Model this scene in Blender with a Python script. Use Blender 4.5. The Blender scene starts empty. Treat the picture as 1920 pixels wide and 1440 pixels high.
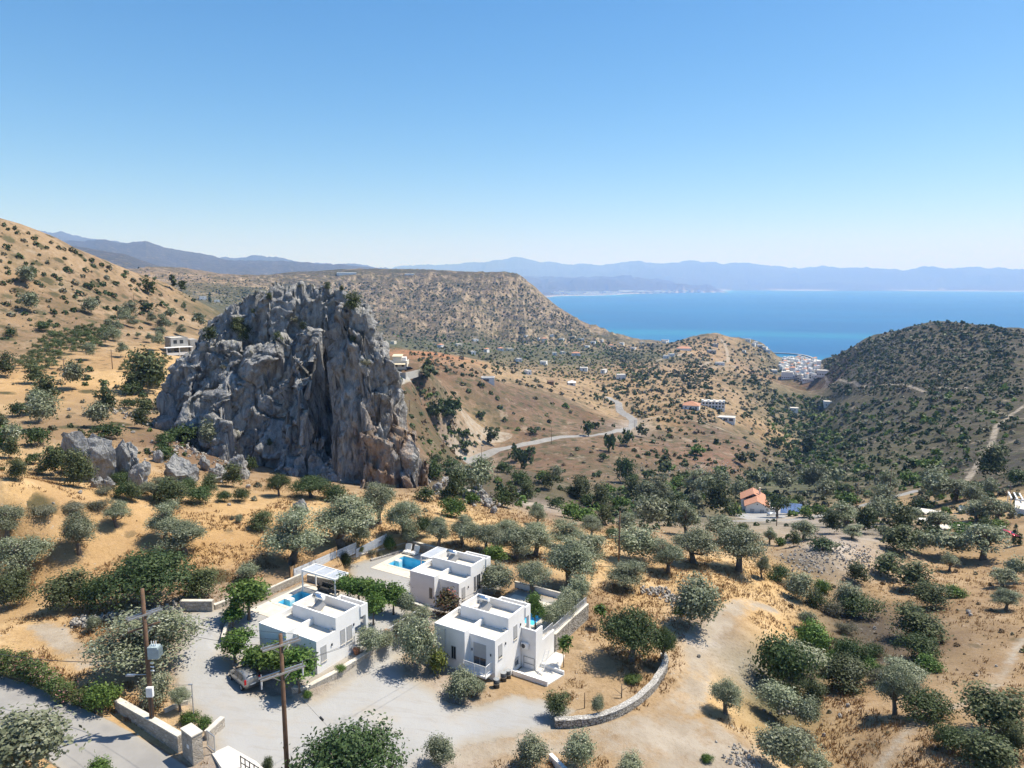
import bpy, bmesh, math, random
import numpy as np
from mathutils import Vector, Matrix, Euler
random.seed(7); rng=np.random.default_rng(7)
S=bpy.context.scene; COL=S.collection
# ------------------------------------------------------------------ camera model (metres; sea level z=0)
F=1333.0; CX=960.0; CY=720.0; HR=531.0; H=222.0
PIT=math.atan((CY-HR)/F); CP=math.cos(PIT); SP=math.sin(PIT)
SUN_AZ=math.radians(70.0)     # from +y towards +x
SUN_EL=math.radians(60.0)
def pray(px,py):
    a=(px-CX)/F; b=(py-CY)/F
    return a, CP-b*SP, -SP-b*CP
def dirang(px,py):
    dx,dy,dz=pray(px,py); return math.atan2(dx,dy), dz/math.hypot(dx,dy)
def onz(px,py,z):
    dx,dy,dz=pray(px,py); t=(z-H)/dz; return Vector((dx*t,dy*t,z))
def atr(px,py,r):
    dx,dy,dz=pray(px,py); t=r/math.hypot(dx,dy); return Vector((dx*t,dy*t,H+dz*t))
# ------------------------------------------------------------------ numpy noise
def _h(ix,iy,iz,s):
    n=(ix*374761393+iy*668265263+iz*2147483647+s*1274126177)&0xffffffff
    n=((n^(n>>13))*1274126177)&0xffffffff
    n=((n^(n>>16))*2246822519)&0xffffffff
    return ((n^(n>>15))&0xffffff)/float(0xffffff)
def vnoise(x,y,z=None,s=0):
    x=np.asarray(x,float); y=np.asarray(y,float)
    z=np.zeros_like(x) if z is None else np.asarray(z,float)
    ix=np.floor(x).astype(np.int64); iy=np.floor(y).astype(np.int64); iz=np.floor(z).astype(np.int64)
    fx=x-ix; fy=y-iy; fz=z-iz
    fx=fx*fx*fx*(fx*(fx*6-15)+10); fy=fy*fy*fy*(fy*(fy*6-15)+10); fz=fz*fz*fz*(fz*(fz*6-15)+10)
    def L(a,b,t): return a+(b-a)*t
    r=L(L(L(_h(ix,iy,iz,s),_h(ix+1,iy,iz,s),fx),L(_h(ix,iy+1,iz,s),_h(ix+1,iy+1,iz,s),fx),fy),
        L(L(_h(ix,iy,iz+1,s),_h(ix+1,iy,iz+1,s),fx),L(_h(ix,iy+1,iz+1,s),_h(ix+1,iy+1,iz+1,s),fx),fy),fz)
    return r*2-1
def vnoise2(x,y,s=0):
    x=np.asarray(x,float); y=np.asarray(y,float)
    ix=np.floor(x).astype(np.int64); iy=np.floor(y).astype(np.int64)
    fx=x-ix; fy=y-iy; fx=fx*fx*(3-2*fx); fy=fy*fy*(3-2*fy)
    a=_h(ix,iy,0,s); b=_h(ix+1,iy,0,s); c=_h(ix,iy+1,0,s); d=_h(ix+1,iy+1,0,s)
    return ((a+(b-a)*fx)*(1-fy)+(c+(d-c)*fx)*fy)*2-1
def fbm2(x,y,o=4,s=0,ridge=False,g=.5):
    a=1.0; t=0; n=0; f=1.0
    for i in range(o):
        v=vnoise2(x*f+i*17.3,y*f-i*9.1,s+i)
        if ridge: v=1-2*np.abs(v)
        t=t+a*v; n+=a; a*=g; f*=2.03
    return t/n
def fbm3(x,y,z,o=4,s=0,ridge=False,g=.5):
    a=1.0; t=0; n=0; f=1.0
    for i in range(o):
        v=vnoise(x*f+i*17.3,y*f-i*9.1,z*f+i*5.7,s+i)
        if ridge: v=1-2*np.abs(v)
        t=t+a*v; n+=a; a*=g; f*=2.03
    return t/n
def facets(X,Y,Z,size,seed,tilt,hgt):
    """blocky displacement: every random cell is a tilted plane"""
    x,y,z=X/size,Y/size,Z/size; ix,iy,iz=[np.floor(v).astype(np.int64) for v in (x,y,z)]
    best=np.full(X.shape,9e9); val=np.zeros(X.shape)
    for dx in (-1,0,1):
        for dy in (-1,0,1):
            for dz in (-1,0,1):
                a,b,c=ix+dx,iy+dy,iz+dz
                px,py,pz=a+_h(a,b,c,seed),b+_h(a,b,c,seed+1),c+_h(a,b,c,seed+2)
                d=(x-px)**2+(y-py)**2+(z-pz)**2; m=d<best
                v=(_h(a,b,c,seed+3)-.5)*2*hgt+size*tilt*((_h(a,b,c,seed+4)-.5)*2*(x-px)+(_h(a,b,c,seed+5)-.5)*2*(y-py)+(_h(a,b,c,seed+6)-.5)*2*(z-pz))
                val=np.where(m,v,val); best=np.where(m,d,best)
    return val
def sstep(a,b,x):
    t=np.clip((np.asarray(x,float)-a)/(b-a),0,1); return t*t*(3-2*t)
# ------------------------------------------------------------------ terrain control points
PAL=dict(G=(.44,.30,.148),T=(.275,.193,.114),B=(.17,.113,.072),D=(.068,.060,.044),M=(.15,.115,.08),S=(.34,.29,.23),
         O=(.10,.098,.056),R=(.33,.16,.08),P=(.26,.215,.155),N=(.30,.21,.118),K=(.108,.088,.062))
# near ground: px, py, z, cover
NEAR=[(-500,1440,188,'G'),(-300,1440,187.6,'G'),(0,1440,187.2,'G'),(0,1270,187,'G'),(150,1330,186.6,'G'),(287,1370,186.2,'G'),(400,1420,186,'S'),(600,1440,185,'S'),
(800,1440,183.8,'S'),(1000,1440,182.6,'T'),(1200,1440,181.7,'N'),(1400,1440,180.2,'S'),(1500,1440,178.3,'G'),(1600,1440,179.3,'N'),(1800,1440,182,'N'),(1920,1400,182.6,'N'),(2200,1400,184,'N'),(2500,1400,186,'N'),
(-400,1180,188.6,'G'),(0,1180,187.4,'G'),(200,1200,187,'N'),(350,1180,186.8,'S'),(450,1250,185.9,'S'),(420,1130,186.6,'S'),
(-400,1060,190,'G'),(0,1060,188.2,'G'),(200,1060,187.5,'G'),(400,1060,187,'G'),(550,1040,186.4,'G'),(640,1010,185.6,'G'),
(560,1320,185.1,'S'),(700,1300,184.6,'S'),(850,1330,183.4,'S'),(930,1285,183,'N'),(1050,1300,182.3,'N'),(1150,1335,182.2,'N'),(1040,1360,182.2,'N'),
(1250,1250,181.6,'N'),(1270,1290,180.6,'N'),(1310,1200,180.4,'S'),(1340,1300,179.9,'G'),(1350,1380,180.4,'N'),
(1100,1230,182.2,'N'),(1120,1140,181.9,'N'),(1220,1180,181.2,'G'),(1200,1095,180.3,'G'),(1320,1050,178.4,'G'),(1400,1110,178,'G'),(1350,1150,179.6,'N'),
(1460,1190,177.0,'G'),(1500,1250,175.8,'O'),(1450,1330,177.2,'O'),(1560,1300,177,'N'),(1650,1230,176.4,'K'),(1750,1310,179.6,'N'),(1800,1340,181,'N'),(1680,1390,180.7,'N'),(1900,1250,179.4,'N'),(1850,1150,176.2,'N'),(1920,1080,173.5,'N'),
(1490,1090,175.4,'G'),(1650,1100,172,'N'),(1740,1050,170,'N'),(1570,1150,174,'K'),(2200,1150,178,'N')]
# farther: px, py, horizontal distance, cover
FARP=[(-500,950,115,'G'),(0,950,106,'G'),(0,870,138,'G'),(0,800,168,'N'),(0,720,215,'G'),(0,660,258,'T'),(0,600,290,'T'),(0,540,312,'T'),(0,480,332,'T'),(0,420,352,'T'),
(-300,900,130,'G'),(-300,700,215,'G'),(-300,500,300,'T'),(-300,330,355,'T'),(-700,300,380,'T'),(-700,700,220,'G'),
(100,905,124,'G'),(100,790,172,'N'),(120,720,216,'G'),(120,640,270,'T'),(120,560,315,'T'),(100,500,335,'T'),(100,452,358,'T'),
(200,950,109,'G'),(200,890,130,'G'),(200,800,165,'N'),(220,740,205,'G'),(220,700,228,'G'),(230,640,282,'T'),(220,560,340,'T'),(200,495,372,'T'),
(300,830,150,'B'),(300,760,190,'N'),(320,700,235,'G'),(330,668,262,'G'),(330,610,330,'T'),(320,570,370,'T'),(310,535,400,'T'),
(400,955,111,'G'),(400,905,132,'N'),(400,860,150,'B'),(420,640,330,'T'),(400,585,420,'O'),(440,605,420,'O'),(480,640,420,'O'),
(560,945,114,'G'),(560,905,136,'N'),(640,955,112,'G'),(700,925,130,'N'),(720,960,114,'G'),
(800,970,114,'G'),(800,925,135,'N'),(850,960,124,'G'),(850,915,150,'K'),
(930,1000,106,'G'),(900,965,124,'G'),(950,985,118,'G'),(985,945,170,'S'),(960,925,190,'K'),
(1010,1000,115,'G'),(1040,975,138,'T'),(1080,1010,115,'G'),(1160,1010,118,'G'),(1250,1030,115,'T'),(1330,1010,128,'T'),(1400,1020,130,'N'),
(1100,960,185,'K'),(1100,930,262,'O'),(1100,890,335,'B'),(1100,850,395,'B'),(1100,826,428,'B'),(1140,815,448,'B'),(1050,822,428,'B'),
(870,880,372,'S'),(950,842,398,'B'),(940,880,350,'B'),(1000,880,355,'B'),(900,920,280,'O'),(840,850,345,'B'),(820,820,350,'B'),
(900,800,425,'N'),(930,770,450,'B'),(870,745,455,'B'),(950,722,515,'B'),(880,718,470,'B'),(800,705,400,'B'),(747,694,350,'B'),(800,760,385,'B'),(760,760,370,'B'),(720,740,345,'B'),(700,700,330,'B'),
(1000,737,535,'B'),(1080,762,540,'B'),(1140,792,520,'B'),(1050,790,480,'B'),(780,665,560,'R'),(850,672,600,'R'),(900,690,560,'N'),(930,705,545,'N'),
(1185,802,515,'S'),(1165,780,580,'N'),(1150,755,660,'N'),(1000,700,760,'T'),(1080,715,760,'N'),(900,660,1000,'O'),(800,640,1400,'O'),(700,640,1400,'O'),(600,640,1450,'O'),
(1000,660,1250,'O'),(1000,640,1550,'O'),(1080,670,1150,'O'),(1100,640,1800,'O'),(1060,680,1000,'O'),
(1200,960,205,'O'),(1200,930,285,'O'),(1200,880,372,'B'),(1200,830,440,'B'),(1220,790,520,'N'),(1200,760,610,'N'),(1200,720,790,'N'),(1180,690,1000,'T'),(1150,650,1600,'N'),(1200,660,1500,'O'),
(1160,638,2350,'N'),(1240,640,2250,'N'),
(1300,960,235,'O'),(1300,920,310,'O'),(1300,880,390,'B'),(1300,830,475,'B'),(1300,795,535,'B'),(1320,765,605,'N'),(1300,725,780,'T'),(1300,690,1000,'T'),(1280,665,1250,'N'),(1240,668,1200,'O'),(1290,645,1420,'T'),(1340,631,1550,'T'),(1380,637,1580,'N'),
(1415,965,252,'N'),(1480,975,235,'S'),(1530,975,232,'S'),(1400,925,320,'O'),(1400,880,420,'B'),(1400,830,495,'B'),(1400,780,640,'N'),(1380,740,800,'T'),(1380,700,1000,'T'),(1380,690,1080,'T'),
(1450,660,1620,'O'),(1430,648,1680,'O'),(1450,720,1000,'T'),(1480,760,900,'O'),(1470,700,1500,'O'),(1500,690,1800,'P'),(1480,703,1680,'P'),(1530,700,1720,'P'),(1500,675,2020,'P'),(1530,678,1950,'P'),
(1550,745,1330,'O'),(1510,770,1080,'R'),(1520,800,880,'O'),(1530,840,690,'O'),(1500,870,560,'O'),(1420,905,420,'O'),(1480,830,640,'N'),
(1600,960,240,'N'),(1560,930,300,'O'),(1620,900,340,'O'),(1600,870,420,'O'),(1600,840,500,'D'),(1600,800,620,'D'),(1600,760,760,'D'),(1600,727,890,'D'),(1600,700,990,'D'),(1600,670,1090,'D'),(1600,652,1160,'D'),(1555,690,1180,'D'),(1545,680,1240,'D'),
(1750,960,228,'N'),(1720,930,265,'N'),(1750,900,310,'D'),(1750,850,395,'D'),(1750,800,500,'D'),(1720,760,640,'D'),(1700,727,760,'D'),(1720,680,920,'D'),(1720,640,1060,'D'),(1740,610,1150,'D'),(1680,625,1140,'D'),
(1850,940,225,'G'),(1900,910,250,'D'),(1880,850,340,'D'),(1880,800,430,'D'),(1900,750,550,'D'),(1900,700,720,'D'),(1900,660,880,'D'),(1900,628,1000,'D'),(1830,614,1090,'D'),
(1910,975,190,'N'),(1820,990,180,'N'),(1700,1000,165,'K'),(1600,1010,150,'S'),(1540,1025,138,'S'),(1450,1030,140,'N'),(1500,1055,128,'K'),
(2150,940,215,'D'),(2150,800,420,'D'),(2150,700,700,'D'),(2150,640,950,'D'),(2600,900,220,'D'),(2600,650,800,'D'),
# mesa
(560,625,1500,'M'),(640,615,1600,'M'),(720,620,1600,'M'),(820,635,1500,'M'),(920,625,1620,'M'),(1000,615,1800,'M'),(1060,625,1900,'M'),
(600,560,1850,'M'),(700,560,1950,'M'),(800,560,1980,'M'),(900,560,2000,'M'),(980,560,2080,'M'),(760,590,1780,'M'),(860,600,1750,'M'),(950,595,1850,'M'),(1020,585,2100,'M'),
(500,560,1600,'O'),(450,570,1400,'O'),(380,580,1100,'O'),
(520,540,2000,'K'),(600,524,2100,'K'),(700,516,2150,'K'),(800,516,2180,'K'),(900,517,2200,'K'),(975,518,2220,'K'),(1010,545,2270,'M'),(1040,572,2330,'M'),(1070,592,2400,'M'),(1100,608,2450,'M'),(1125,628,2530,'M'),
(420,540,1800,'T'),(410,525,2050,'T'),(350,530,1900,'T'),(330,508,2500,'T'),(450,525,2500,'K'),(520,522,2800,'K')]
# hidden ground: px, distance, z, cover
HID=[(-500,20,188,'G'),(0,20,188,'G'),(500,20,187,'G'),(960,20,186,'S'),(1400,20,184,'G'),(2000,20,185,'N'),(2600,20,187,'N'),
(-700,600,300,'T'),(-300,600,290,'T'),(0,420,232,'T'),(0,600,215,'T'),(100,420,226,'T'),(200,480,215,'T'),(300,500,200,'T'),(150,800,150,'K'),(0,1200,180,'K'),(300,900,150,'K'),(400,520,190,'O'),(420,750,160,'O'),(520,520,172,'O'),(600,600,165,'O'),(650,900,140,'O'),(500,900,150,'O'),
(400,180,186,'N'),(400,240,190,'N'),(500,180,182,'N'),(500,240,186,'N'),(600,170,178,'N'),(600,240,178,'N'),(700,170,174,'K'),(700,240,172,'B'),(800,180,166,'K'),(800,260,156,'B'),(500,330,190,'N'),(600,350,182,'N'),
(880,210,166,'K'),(980,230,160,'K'),(1040,200,164,'K'),(860,250,150,'K'),
(1000,620,132,'T'),(1080,640,120,'N'),(1140,600,113,'N'),(900,650,150,'N'),(820,800,140,'O'),(750,800,150,'O'),
(1340,1800,60,'O'),(1300,2100,2,'P'),(1400,1900,40,'O'),(1340,2500,-25,'P'),(1240,2800,-25,'P'),(1160,2800,-20,'P'),(1500,2350,-25,'P'),(1600,1450,50,'D'),(1600,1700,-20,'D'),(1740,1450,90,'D'),(1740,1900,-20,'D'),(1900,1400,70,'D'),(1900,1900,-20,'D'),(2200,1500,60,'D'),(2200,2000,-20,'D'),(2600,1500,60,'D'),(2600,2200,-20,'D'),
(1135,2680,-10,'M'),(1100,2800,-15,'M'),(1050,2800,-15,'M'),(1000,2800,60,'M'),(950,3000,200,'K'),(800,2900,240,'K'),(650,2900,235,'K'),(520,3300,200,'K'),(300,3300,210,'K'),(0,3300,300,'K'),(-500,3300,400,'K'),
(1000,3400,-20,'P'),(1100,3400,-30,'P'),(1300,3400,-30,'P'),(1600,3400,-30,'P'),(1900,3400,-30,'P'),(2600,3400,-30,'P')]
def _ctl():
    U=[];E=[];C=[]
    for px,py,z,c in NEAR:
        p=onz(px,py,z); r=math.hypot(p.x,p.y); U.append((math.atan2(p.x,p.y)*1.5,math.log(r))); E.append((z-H)/r); C.append(PAL[c])
    for px,py,r,c in FARP:
        th,t=dirang(px,py); U.append((th*1.5,math.log(r))); E.append(t); C.append(PAL[c])
    for px,r,z,c in HID:
        th=math.atan((px-CX)/F); U.append((th*1.5,math.log(r))); E.append((z-H)/r); C.append(PAL[c])
    return np.array(U),np.array(E),np.array(C)
_U,_E,_C=_ctl()
def _kern(d2): return np.sqrt(d2+.0009)
def _solve():
    n=len(_U); d2=((_U[:,None]-_U[None])**2).sum(-1)
    A=np.zeros((n+3,n+3)); A[:n,:n]=_kern(d2)-1e-4*np.eye(n); P=np.c_[np.ones(n),_U]; A[:n,n:]=P; A[n:,:n]=P.T
    B=np.zeros((n+3,4)); B[:n,0]=_E; B[:n,1:]=_C
    return np.linalg.solve(A,B)
_W=_solve()
def rbf(th,lr):
    sh=th.shape; q=np.c_[th.ravel()*1.5,lr.ravel()]; out=np.zeros((len(q),4)); n=len(_U)
    for i in range(0,len(q),20000):
        b=q[i:i+20000]; d2=((b[:,None]-_U[None])**2).sum(-1)
        out[i:i+20000]=_kern(d2)@_W[:n]+np.c_[np.ones(len(b)),b]@_W[n:]
    return out.reshape(sh+(4,))
# ------------------------------------------------------------------ far relief rings: (r, mode, [(px, row or z)])
RINGS=[(3600,'z',[(-900,420),(0,300),(200,220),(400,200),(600,200),(900,150),(1000,-30),(3000,-30)]),
(4600,'row',[(-900,380),(0,440),(170,468),(245,478),(300,498),(350,514),(450,522),(600,530),(800,540),(950,560),(1000,640),(3000,640)]),
(6500,'z',[(-900,420),(0,330),(200,300),(400,240),(600,200),(800,120),(960,10),(1020,-30),(3000,-30)]),
(9000,'row',[(-900,400),(0,440),(120,462),(170,460),(210,452),(240,455),(285,449),(320,462),(380,477),(430,490),(520,497),(600,503),(680,509),(740,520),(900,535),(1000,580),(1020,600),(3000,600)]),
(11500,'z',[(-900,450),(0,500),(400,300),(700,100),(960,15),(1030,3),(1055,-30),(3000,-30)]),
(14500,'row',[(-900,400),(0,425),(40,427),(90,433),(130,438),(175,454),(250,470),(400,492),(480,490),(560,499),(700,510),(900,530),(1000,541),(1120,549.5),(1180,553),(1230,562),(1300,590),(3000,640)]),
(18500,'row',[(-900,440),(400,505),(900,525),(1000,533),(1040,529),(1080,521),(1130,521),(1180,527),(1260,533),(1330,544),(1400,552),(1460,570),(3000,570)]),
(22500,'z',[(-900,500),(900,350),(1100,200),(1300,30),(1380,-30),(3000,-30)]),
(25200,'z',[(-900,600),(900,400),(1200,330),(1500,120),(1700,70),(1920,50),(3000,50)]),
(30000,'row',[(-900,506),(600,518),(700,513),(760,506),(850,503),(920,496),(970,488),(1010,496),(1060,502),(1100,502),(1160,497),(1220,492),(1270,498),(1320,495),(1400,501),(1470,508),(1540,505),(1600,509),(1680,514),(1740,508),(1820,511),(1920,514),(2200,518),(3000,518)]),
(44000,'z',[(-900,100),(3000,100)])]
_RL=np.log([r[0] for r in RINGS])
def far_e(th,lr):
    px=CX+F*np.tan(np.clip(th,-1.2,1.2))
    vals=[]
    for r,m,pl in RINGS:
        xs=[p[0] for p in pl]; ys=[p[1] for p in pl]; v=np.interp(px,xs,ys)
        if m=='row':
            a=(px-CX)/F; b=(v-CY)/F
            v=(-SP-b*CP)/np.sqrt(a*a+(CP-b*SP)**2)
        else: v=(v-H)/r
        vals.append(v)
    vals=np.array(vals); k=np.clip(np.searchsorted(_RL,lr)-1,0,len(_RL)-2)
    t=np.clip((lr-_RL[k])/(_RL[k+1]-_RL[k]),0,1); t=t*t*(3-2*t)*.5+t*.5
    kk=k.reshape(1,*k.shape)
    v0=np.take_along_axis(vals,kk,0)[0]; v1=np.take_along_axis(vals,kk+1,0)[0]
    return v0+(v1-v0)*t
# ------------------------------------------------------------------ site plan (world xy), villas and plots
RZ=math.radians(-31.3)
VX=np.array([math.cos(RZ),math.sin(RZ)]); VY=np.array([-math.sin(RZ),math.cos(RZ)])
VIL=dict(B=(np.array([-18.07,61.61]),186.0),C=(np.array([-1.66,65.38]),184.1),D=(np.array([-6.34,80.78]),183.2))
def loc2w(k,x,y):
    A,_=VIL[k]; p=A+VX*x+VY*y; return float(p[0]),float(p[1])
def polysd(x,y,poly):
    """signed distance to polygon, positive inside"""
    P=np.asarray(poly,float); d=np.full(np.shape(x),1e18); ins=np.zeros(np.shape(x),bool)
    for i in range(len(P)):
        ax,ay=P[i]; bx,by=P[(i+1)%len(P)]
        vx,vy=bx-ax,by-ay; t=np.clip(((x-ax)*vx+(y-ay)*vy)/(vx*vx+vy*vy+1e-12),0,1)
        d=np.minimum(d,(x-ax-t*vx)**2+(y-ay-t*vy)**2)
        c=((ay>y)!=(by>y))&(x<(bx-ax)*(y-ay)/((by-ay)+1e-12)+ax); ins^=c
    return np.where(ins,1,-1)*np.sqrt(d)
def linesd(x,y,line,w):
    """half-width minus distance to a polyline; w scalar or per point"""
    P=np.asarray(line,float); ws=np.full(len(P),w) if np.isscalar(w) else np.asarray(w,float)
    best=np.full(np.shape(x),-1e9)
    for i in range(len(P)-1):
        ax,ay=P[i]; bx,by=P[i+1]; vx,vy=bx-ax,by-ay
        t=np.clip(((x-ax)*vx+(y-ay)*vy)/(vx*vx+vy*vy+1e-12),0,1)
        d=np.sqrt((x-ax-t*vx)**2+(y-ay-t*vy)**2)
        best=np.maximum(best,ws[i]+(ws[i+1]-ws[i])*t-d)
    return best
def smooth(line,n=6):
    P=[np.array(p,float) for p in line]; Q=[]
    for i in range(len(P)-1):
        p0=P[max(i-1,0)];p1=P[i];p2=P[i+1];p3=P[min(i+2,len(P)-1)]
        for k in range(n):
            t=k/n; Q.append(.5*((2*p1)+(-p0+p2)*t+(2*p0-5*p1+4*p2-p3)*t*t+(-p0+3*p1-3*p2+p3)*t**3))
    Q.append(P[-1]); return np.array(Q)
def zx(pts,z): return [tuple(onz(a,b,z)[:2]) for a,b in pts]
# plots that are levelled: polygon (world), height, blend width
PLOT_B=[loc2w('B',*p) for p in [(0.7,-2.0),(1.15,4.4),(0.9,14.6),(-2,15.2),(-9.2,14.9),(-17.0,13.8),(-17.3,5.2),(-12.5,-1.5),(-7.5,-3.0)]]
PLOT_D=[loc2w('D',*p) for p in [(1.0,-1.5),(1.2,9.0),(-7,12.0),(-18,12.4),(-21.5,3.0),(-14,-3.5),(-7,-3.8)]]
PLOT_C=[loc2w('C',*p) for p in [(-8.5,8.5),(-4.0,6.6),(1.2,6.6),(1.2,17.8),(-8.5,17.8)]]
POOLS=dict(B=(-15.2,-11.3,8.3,11.9),D=(-16.6,-12.4,6.1,9.6),C=(-5.6,-1.5,10.2,14.5))
PLOTS=[([loc2w('C',*p) for p in [(.2,2.6),(4.3,2.6),(5,6),(3.8,9.4),(.2,9.4)]],182.15,1.3),(PLOT_B,186.0,1.0),(PLOT_D,183.2,1.2),(PLOT_C,184.1,.5)]
for k,(x0,x1,y0,y1) in POOLS.items():
    PLOTS.append(([loc2w(k,a,b) for a,b in ((x0-.2,y0-.2),(x1+.2,y0-.2),(x1+.2,y1+.2),(x0-.2,y1+.2))],VIL[k][1]-1.7,.35))
def gpoly(pts):    # ground polygon traced at (px,py,z)
    return [tuple(onz(a,b,z)[:2]) for a,b,z in pts]
ROAD1=smooth(zx([(-420,1180),(-150,1275),(0,1322),(100,1362),(205,1412),(300,1470),(380,1560)],186.7))
DRIVE=gpoly([(300,1165,186.8),(345,1148,186.8),(430,1142,186.5),(455,1150,186.2),(420,1230,186),(470,1300,185.6),(590,1310,185),(650,1270,184.9),(735,1195,184.7),(800,1150,184.5),(820,1165,184.3),(752,1235,184.3),(765,1268,184),(810,1292,183.7),(850,1318,183.5),(900,1322,183.2),(960,1300,182.9),(1040,1310,182.5),(1080,1330,182.3),(1030,1372,182.2),(880,1400,183),(800,1440,183.6),(700,1500,184.4),(520,1470,185.4),(400,1420,186),(385,1360,186),(330,1300,186.2),(325,1240,186.4),(350,1190,186.7)])
TRACK=[tuple(onz(a,b,z)[:2]) for a,b,z in [(760,1420,184),(900,1395,183),(1050,1385,182.2),(1170,1385,181.6),(1265,1340,180.8),(1310,1270,180.3),(1305,1215,180.5),(1350,1165,179.8),(1400,1130,178.4),(1450,1140,177.4)]]
TRACK=smooth(TRACK); TRW=np.interp(np.linspace(0,1,len(TRACK)),[0,.25,.45,.55,.7,.85,1],[1.9,2.1,1.7,1.25,1.0,1.5,.9])
PAD=gpoly([(1150,1400,181.8),(1260,1345,180.8),(1340,1345,180.3),(1400,1400,180.2),(1420,1480,180),(1150,1480,181.8)])
def fline(pts): return [tuple(atr(a,b,r)[:2]) for a,b,r in pts]
ROAD2=smooth(fline([(905,905,330),(868,884,368),(890,862,382),(950,842,398),(1050,823,428),(1135,815,447),(1170,810,485),(1187,798,520),(1180,785,565),(1162,775,605),(1158,764,640),(1140,752,680)]))
ROAD3=smooth(fline([(1380,985,205),(1440,983,222),(1500,975,234),(1560,968,245),(1640,955,262),(1720,930,285)]))
PATHS=[(smooth(fline([(1190,792,520),(1250,795,530),(1330,792,540),(1380,795,540)])),1.6),
 (smooth(fline([(1530,742,1250),(1550,728,1120),(1600,727,890),(1700,727,760),(1770,735,690),(1830,745,640)])),1.5),
 (smooth(fline([(1920,770,505),(1875,800,440),(1860,830,385),(1850,850,350),(1835,870,325),(1810,895,285),(1790,905,270)])),1.3),
 (smooth(fline([(1350,635,1540),(1362,645,1450),(1365,660,1300),(1345,680,1150),(1310,692,1010)])),3.0),
 (smooth(fline([(1230,682,1110),(1270,668,1210),(1300,658,1300)])),3.0),
 (smooth(fline([(1330,700,1000),(1370,688,1060),(1390,686,1080)])),3.0),
 (smooth(zx([(1650,1440),(1690,1392),(1740,1350),(1800,1325),(1850,1300),(1880,1260),(1905,1200),(1925,1170)],180.2)),.42)]
YARD=[tuple(atr(a,b,r)[:2]) for a,b,r in [(1370,975,240),(1400,960,258),(1470,955,266),(1480,975,240),(1400,990,215)]]
YPAD=[tuple(atr(a,b,r)[:2]) for a,b,r in [(725,705,338),(790,683,375),(800,690,365),(745,720,325)]]
FLAT=[tuple(atr(a,b,r)[:2]) for a,b,r in [(850,790,430),(900,798,425),(960,806,425),(960,818,418),(900,835,398),(880,820,402)]]
BARE=gpoly([(40,1172,187.3),(85,1160,187.3),(125,1175,187.2),(140,1200,187.1),(200,1240,187),(150,1255,187),(80,1200,187.2)])
SANDY=[tuple(atr(a,b,r)[:2]) for a,b,r in [(1500,772,1060),(1545,765,1120),(1560,778,1000),(1520,785,980)]]
# ------------------------------------------------------------------ grid
def make_axes():
    c=math.radians(37.5)
    th=np.concatenate([np.radians(np.linspace(-64,-37.7,40)),np.linspace(-c,c,1040),np.radians(np.linspace(37.7,64,40))])
    r1=np.exp(np.arange(math.log(18),math.log(40),.012)); r2=np.exp(np.arange(math.log(40),math.log(150),.0042))
    r3=np.exp(np.arange(math.log(150),math.log(3300),.0058)); r4=np.exp(np.arange(math.log(3300),math.log(44000),.016))
    return th,np.concatenate([r1,r2,r3,r4])
TH,RR=make_axes(); LR=np.log(RR)
T2,L2=np.meshgrid(TH,LR,indexing='ij'); R2=np.exp(L2); X2=R2*np.sin(T2); Y2=R2*np.cos(T2)
def coarse(fn_step=(5,5)):
    ti=np.unique(np.r_[np.arange(0,len(TH),fn_step[0]),len(TH)-1]); ri=np.unique(np.r_[np.arange(0,len(RR),fn_step[1]),len(RR)-1])
    V=rbf(*np.meshgrid(TH[ti],LR[ri],indexing='ij'))
    out=np.zeros((len(TH),len(RR),4))
    tmp=np.zeros((len(TH),len(ri),4))
    for k in range(4):
        for j in range(len(ri)): tmp[:,j,k]=np.interp(TH,TH[ti],V[:,j,k])
        for i in range(len(TH)): out[i,:,k]=np.interp(LR,LR[ri],tmp[i,:,k])
    return out
_R=coarse()
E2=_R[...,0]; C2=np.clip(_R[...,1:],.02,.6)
wf=sstep(math.log(2900),math.log(3500),L2)
E2=E2*(1-wf)+far_e(T2,L2)*wf
Z2=H+E2*R2
# relief noise, fading in with distance
mid=sstep(90,400,R2); farw=sstep(3200,7000,R2)
Z2=Z2+fbm2(X2/9,Y2/9,3,11)*.16*(1-sstep(60,300,R2)*0)+fbm2(X2/2.2,Y2/2.2,2,12)*.05*(1-mid)
Z2=Z2+mid*(1-farw)*(fbm2(X2/46,Y2/46,4,21,True)*2.2+.4)*np.clip(R2/500,.2,1.3)
mesa=np.exp(-((T2+.05)/.33)**2)*sstep(1450,1650,R2)*(1-sstep(2120,2260,R2))
Z2=Z2+mesa*(fbm2(X2/170,Y2/260,5,31,True,.6)*46-6)
lh=sstep(-.12,-.3,T2)*sstep(1300,2400,R2)*(1-farw)
Z2=Z2+lh*fbm2(X2/300,Y2/300,4,35,True)*16
_land=(Z2>3)&(R2>5000)
Z2=Z2+farw*sstep(2,60,Z2)*(fbm2(X2/2000,Y2/2000,6,41,True,.58)*(.013-.005*sstep(15000,26000,R2))*R2+.0005*R2)
Z2=np.where(_land,np.maximum(Z2,4.0),Z2)
# the sea stays open
rh=sstep(.3,.42,T2)*sstep(350,600,R2)*(1-sstep(1400,1700,R2))
Z2=Z2+rh*fbm2(X2/90,Y2/90,4,37,True)*6
Z2=np.maximum(Z2,-60)
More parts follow.
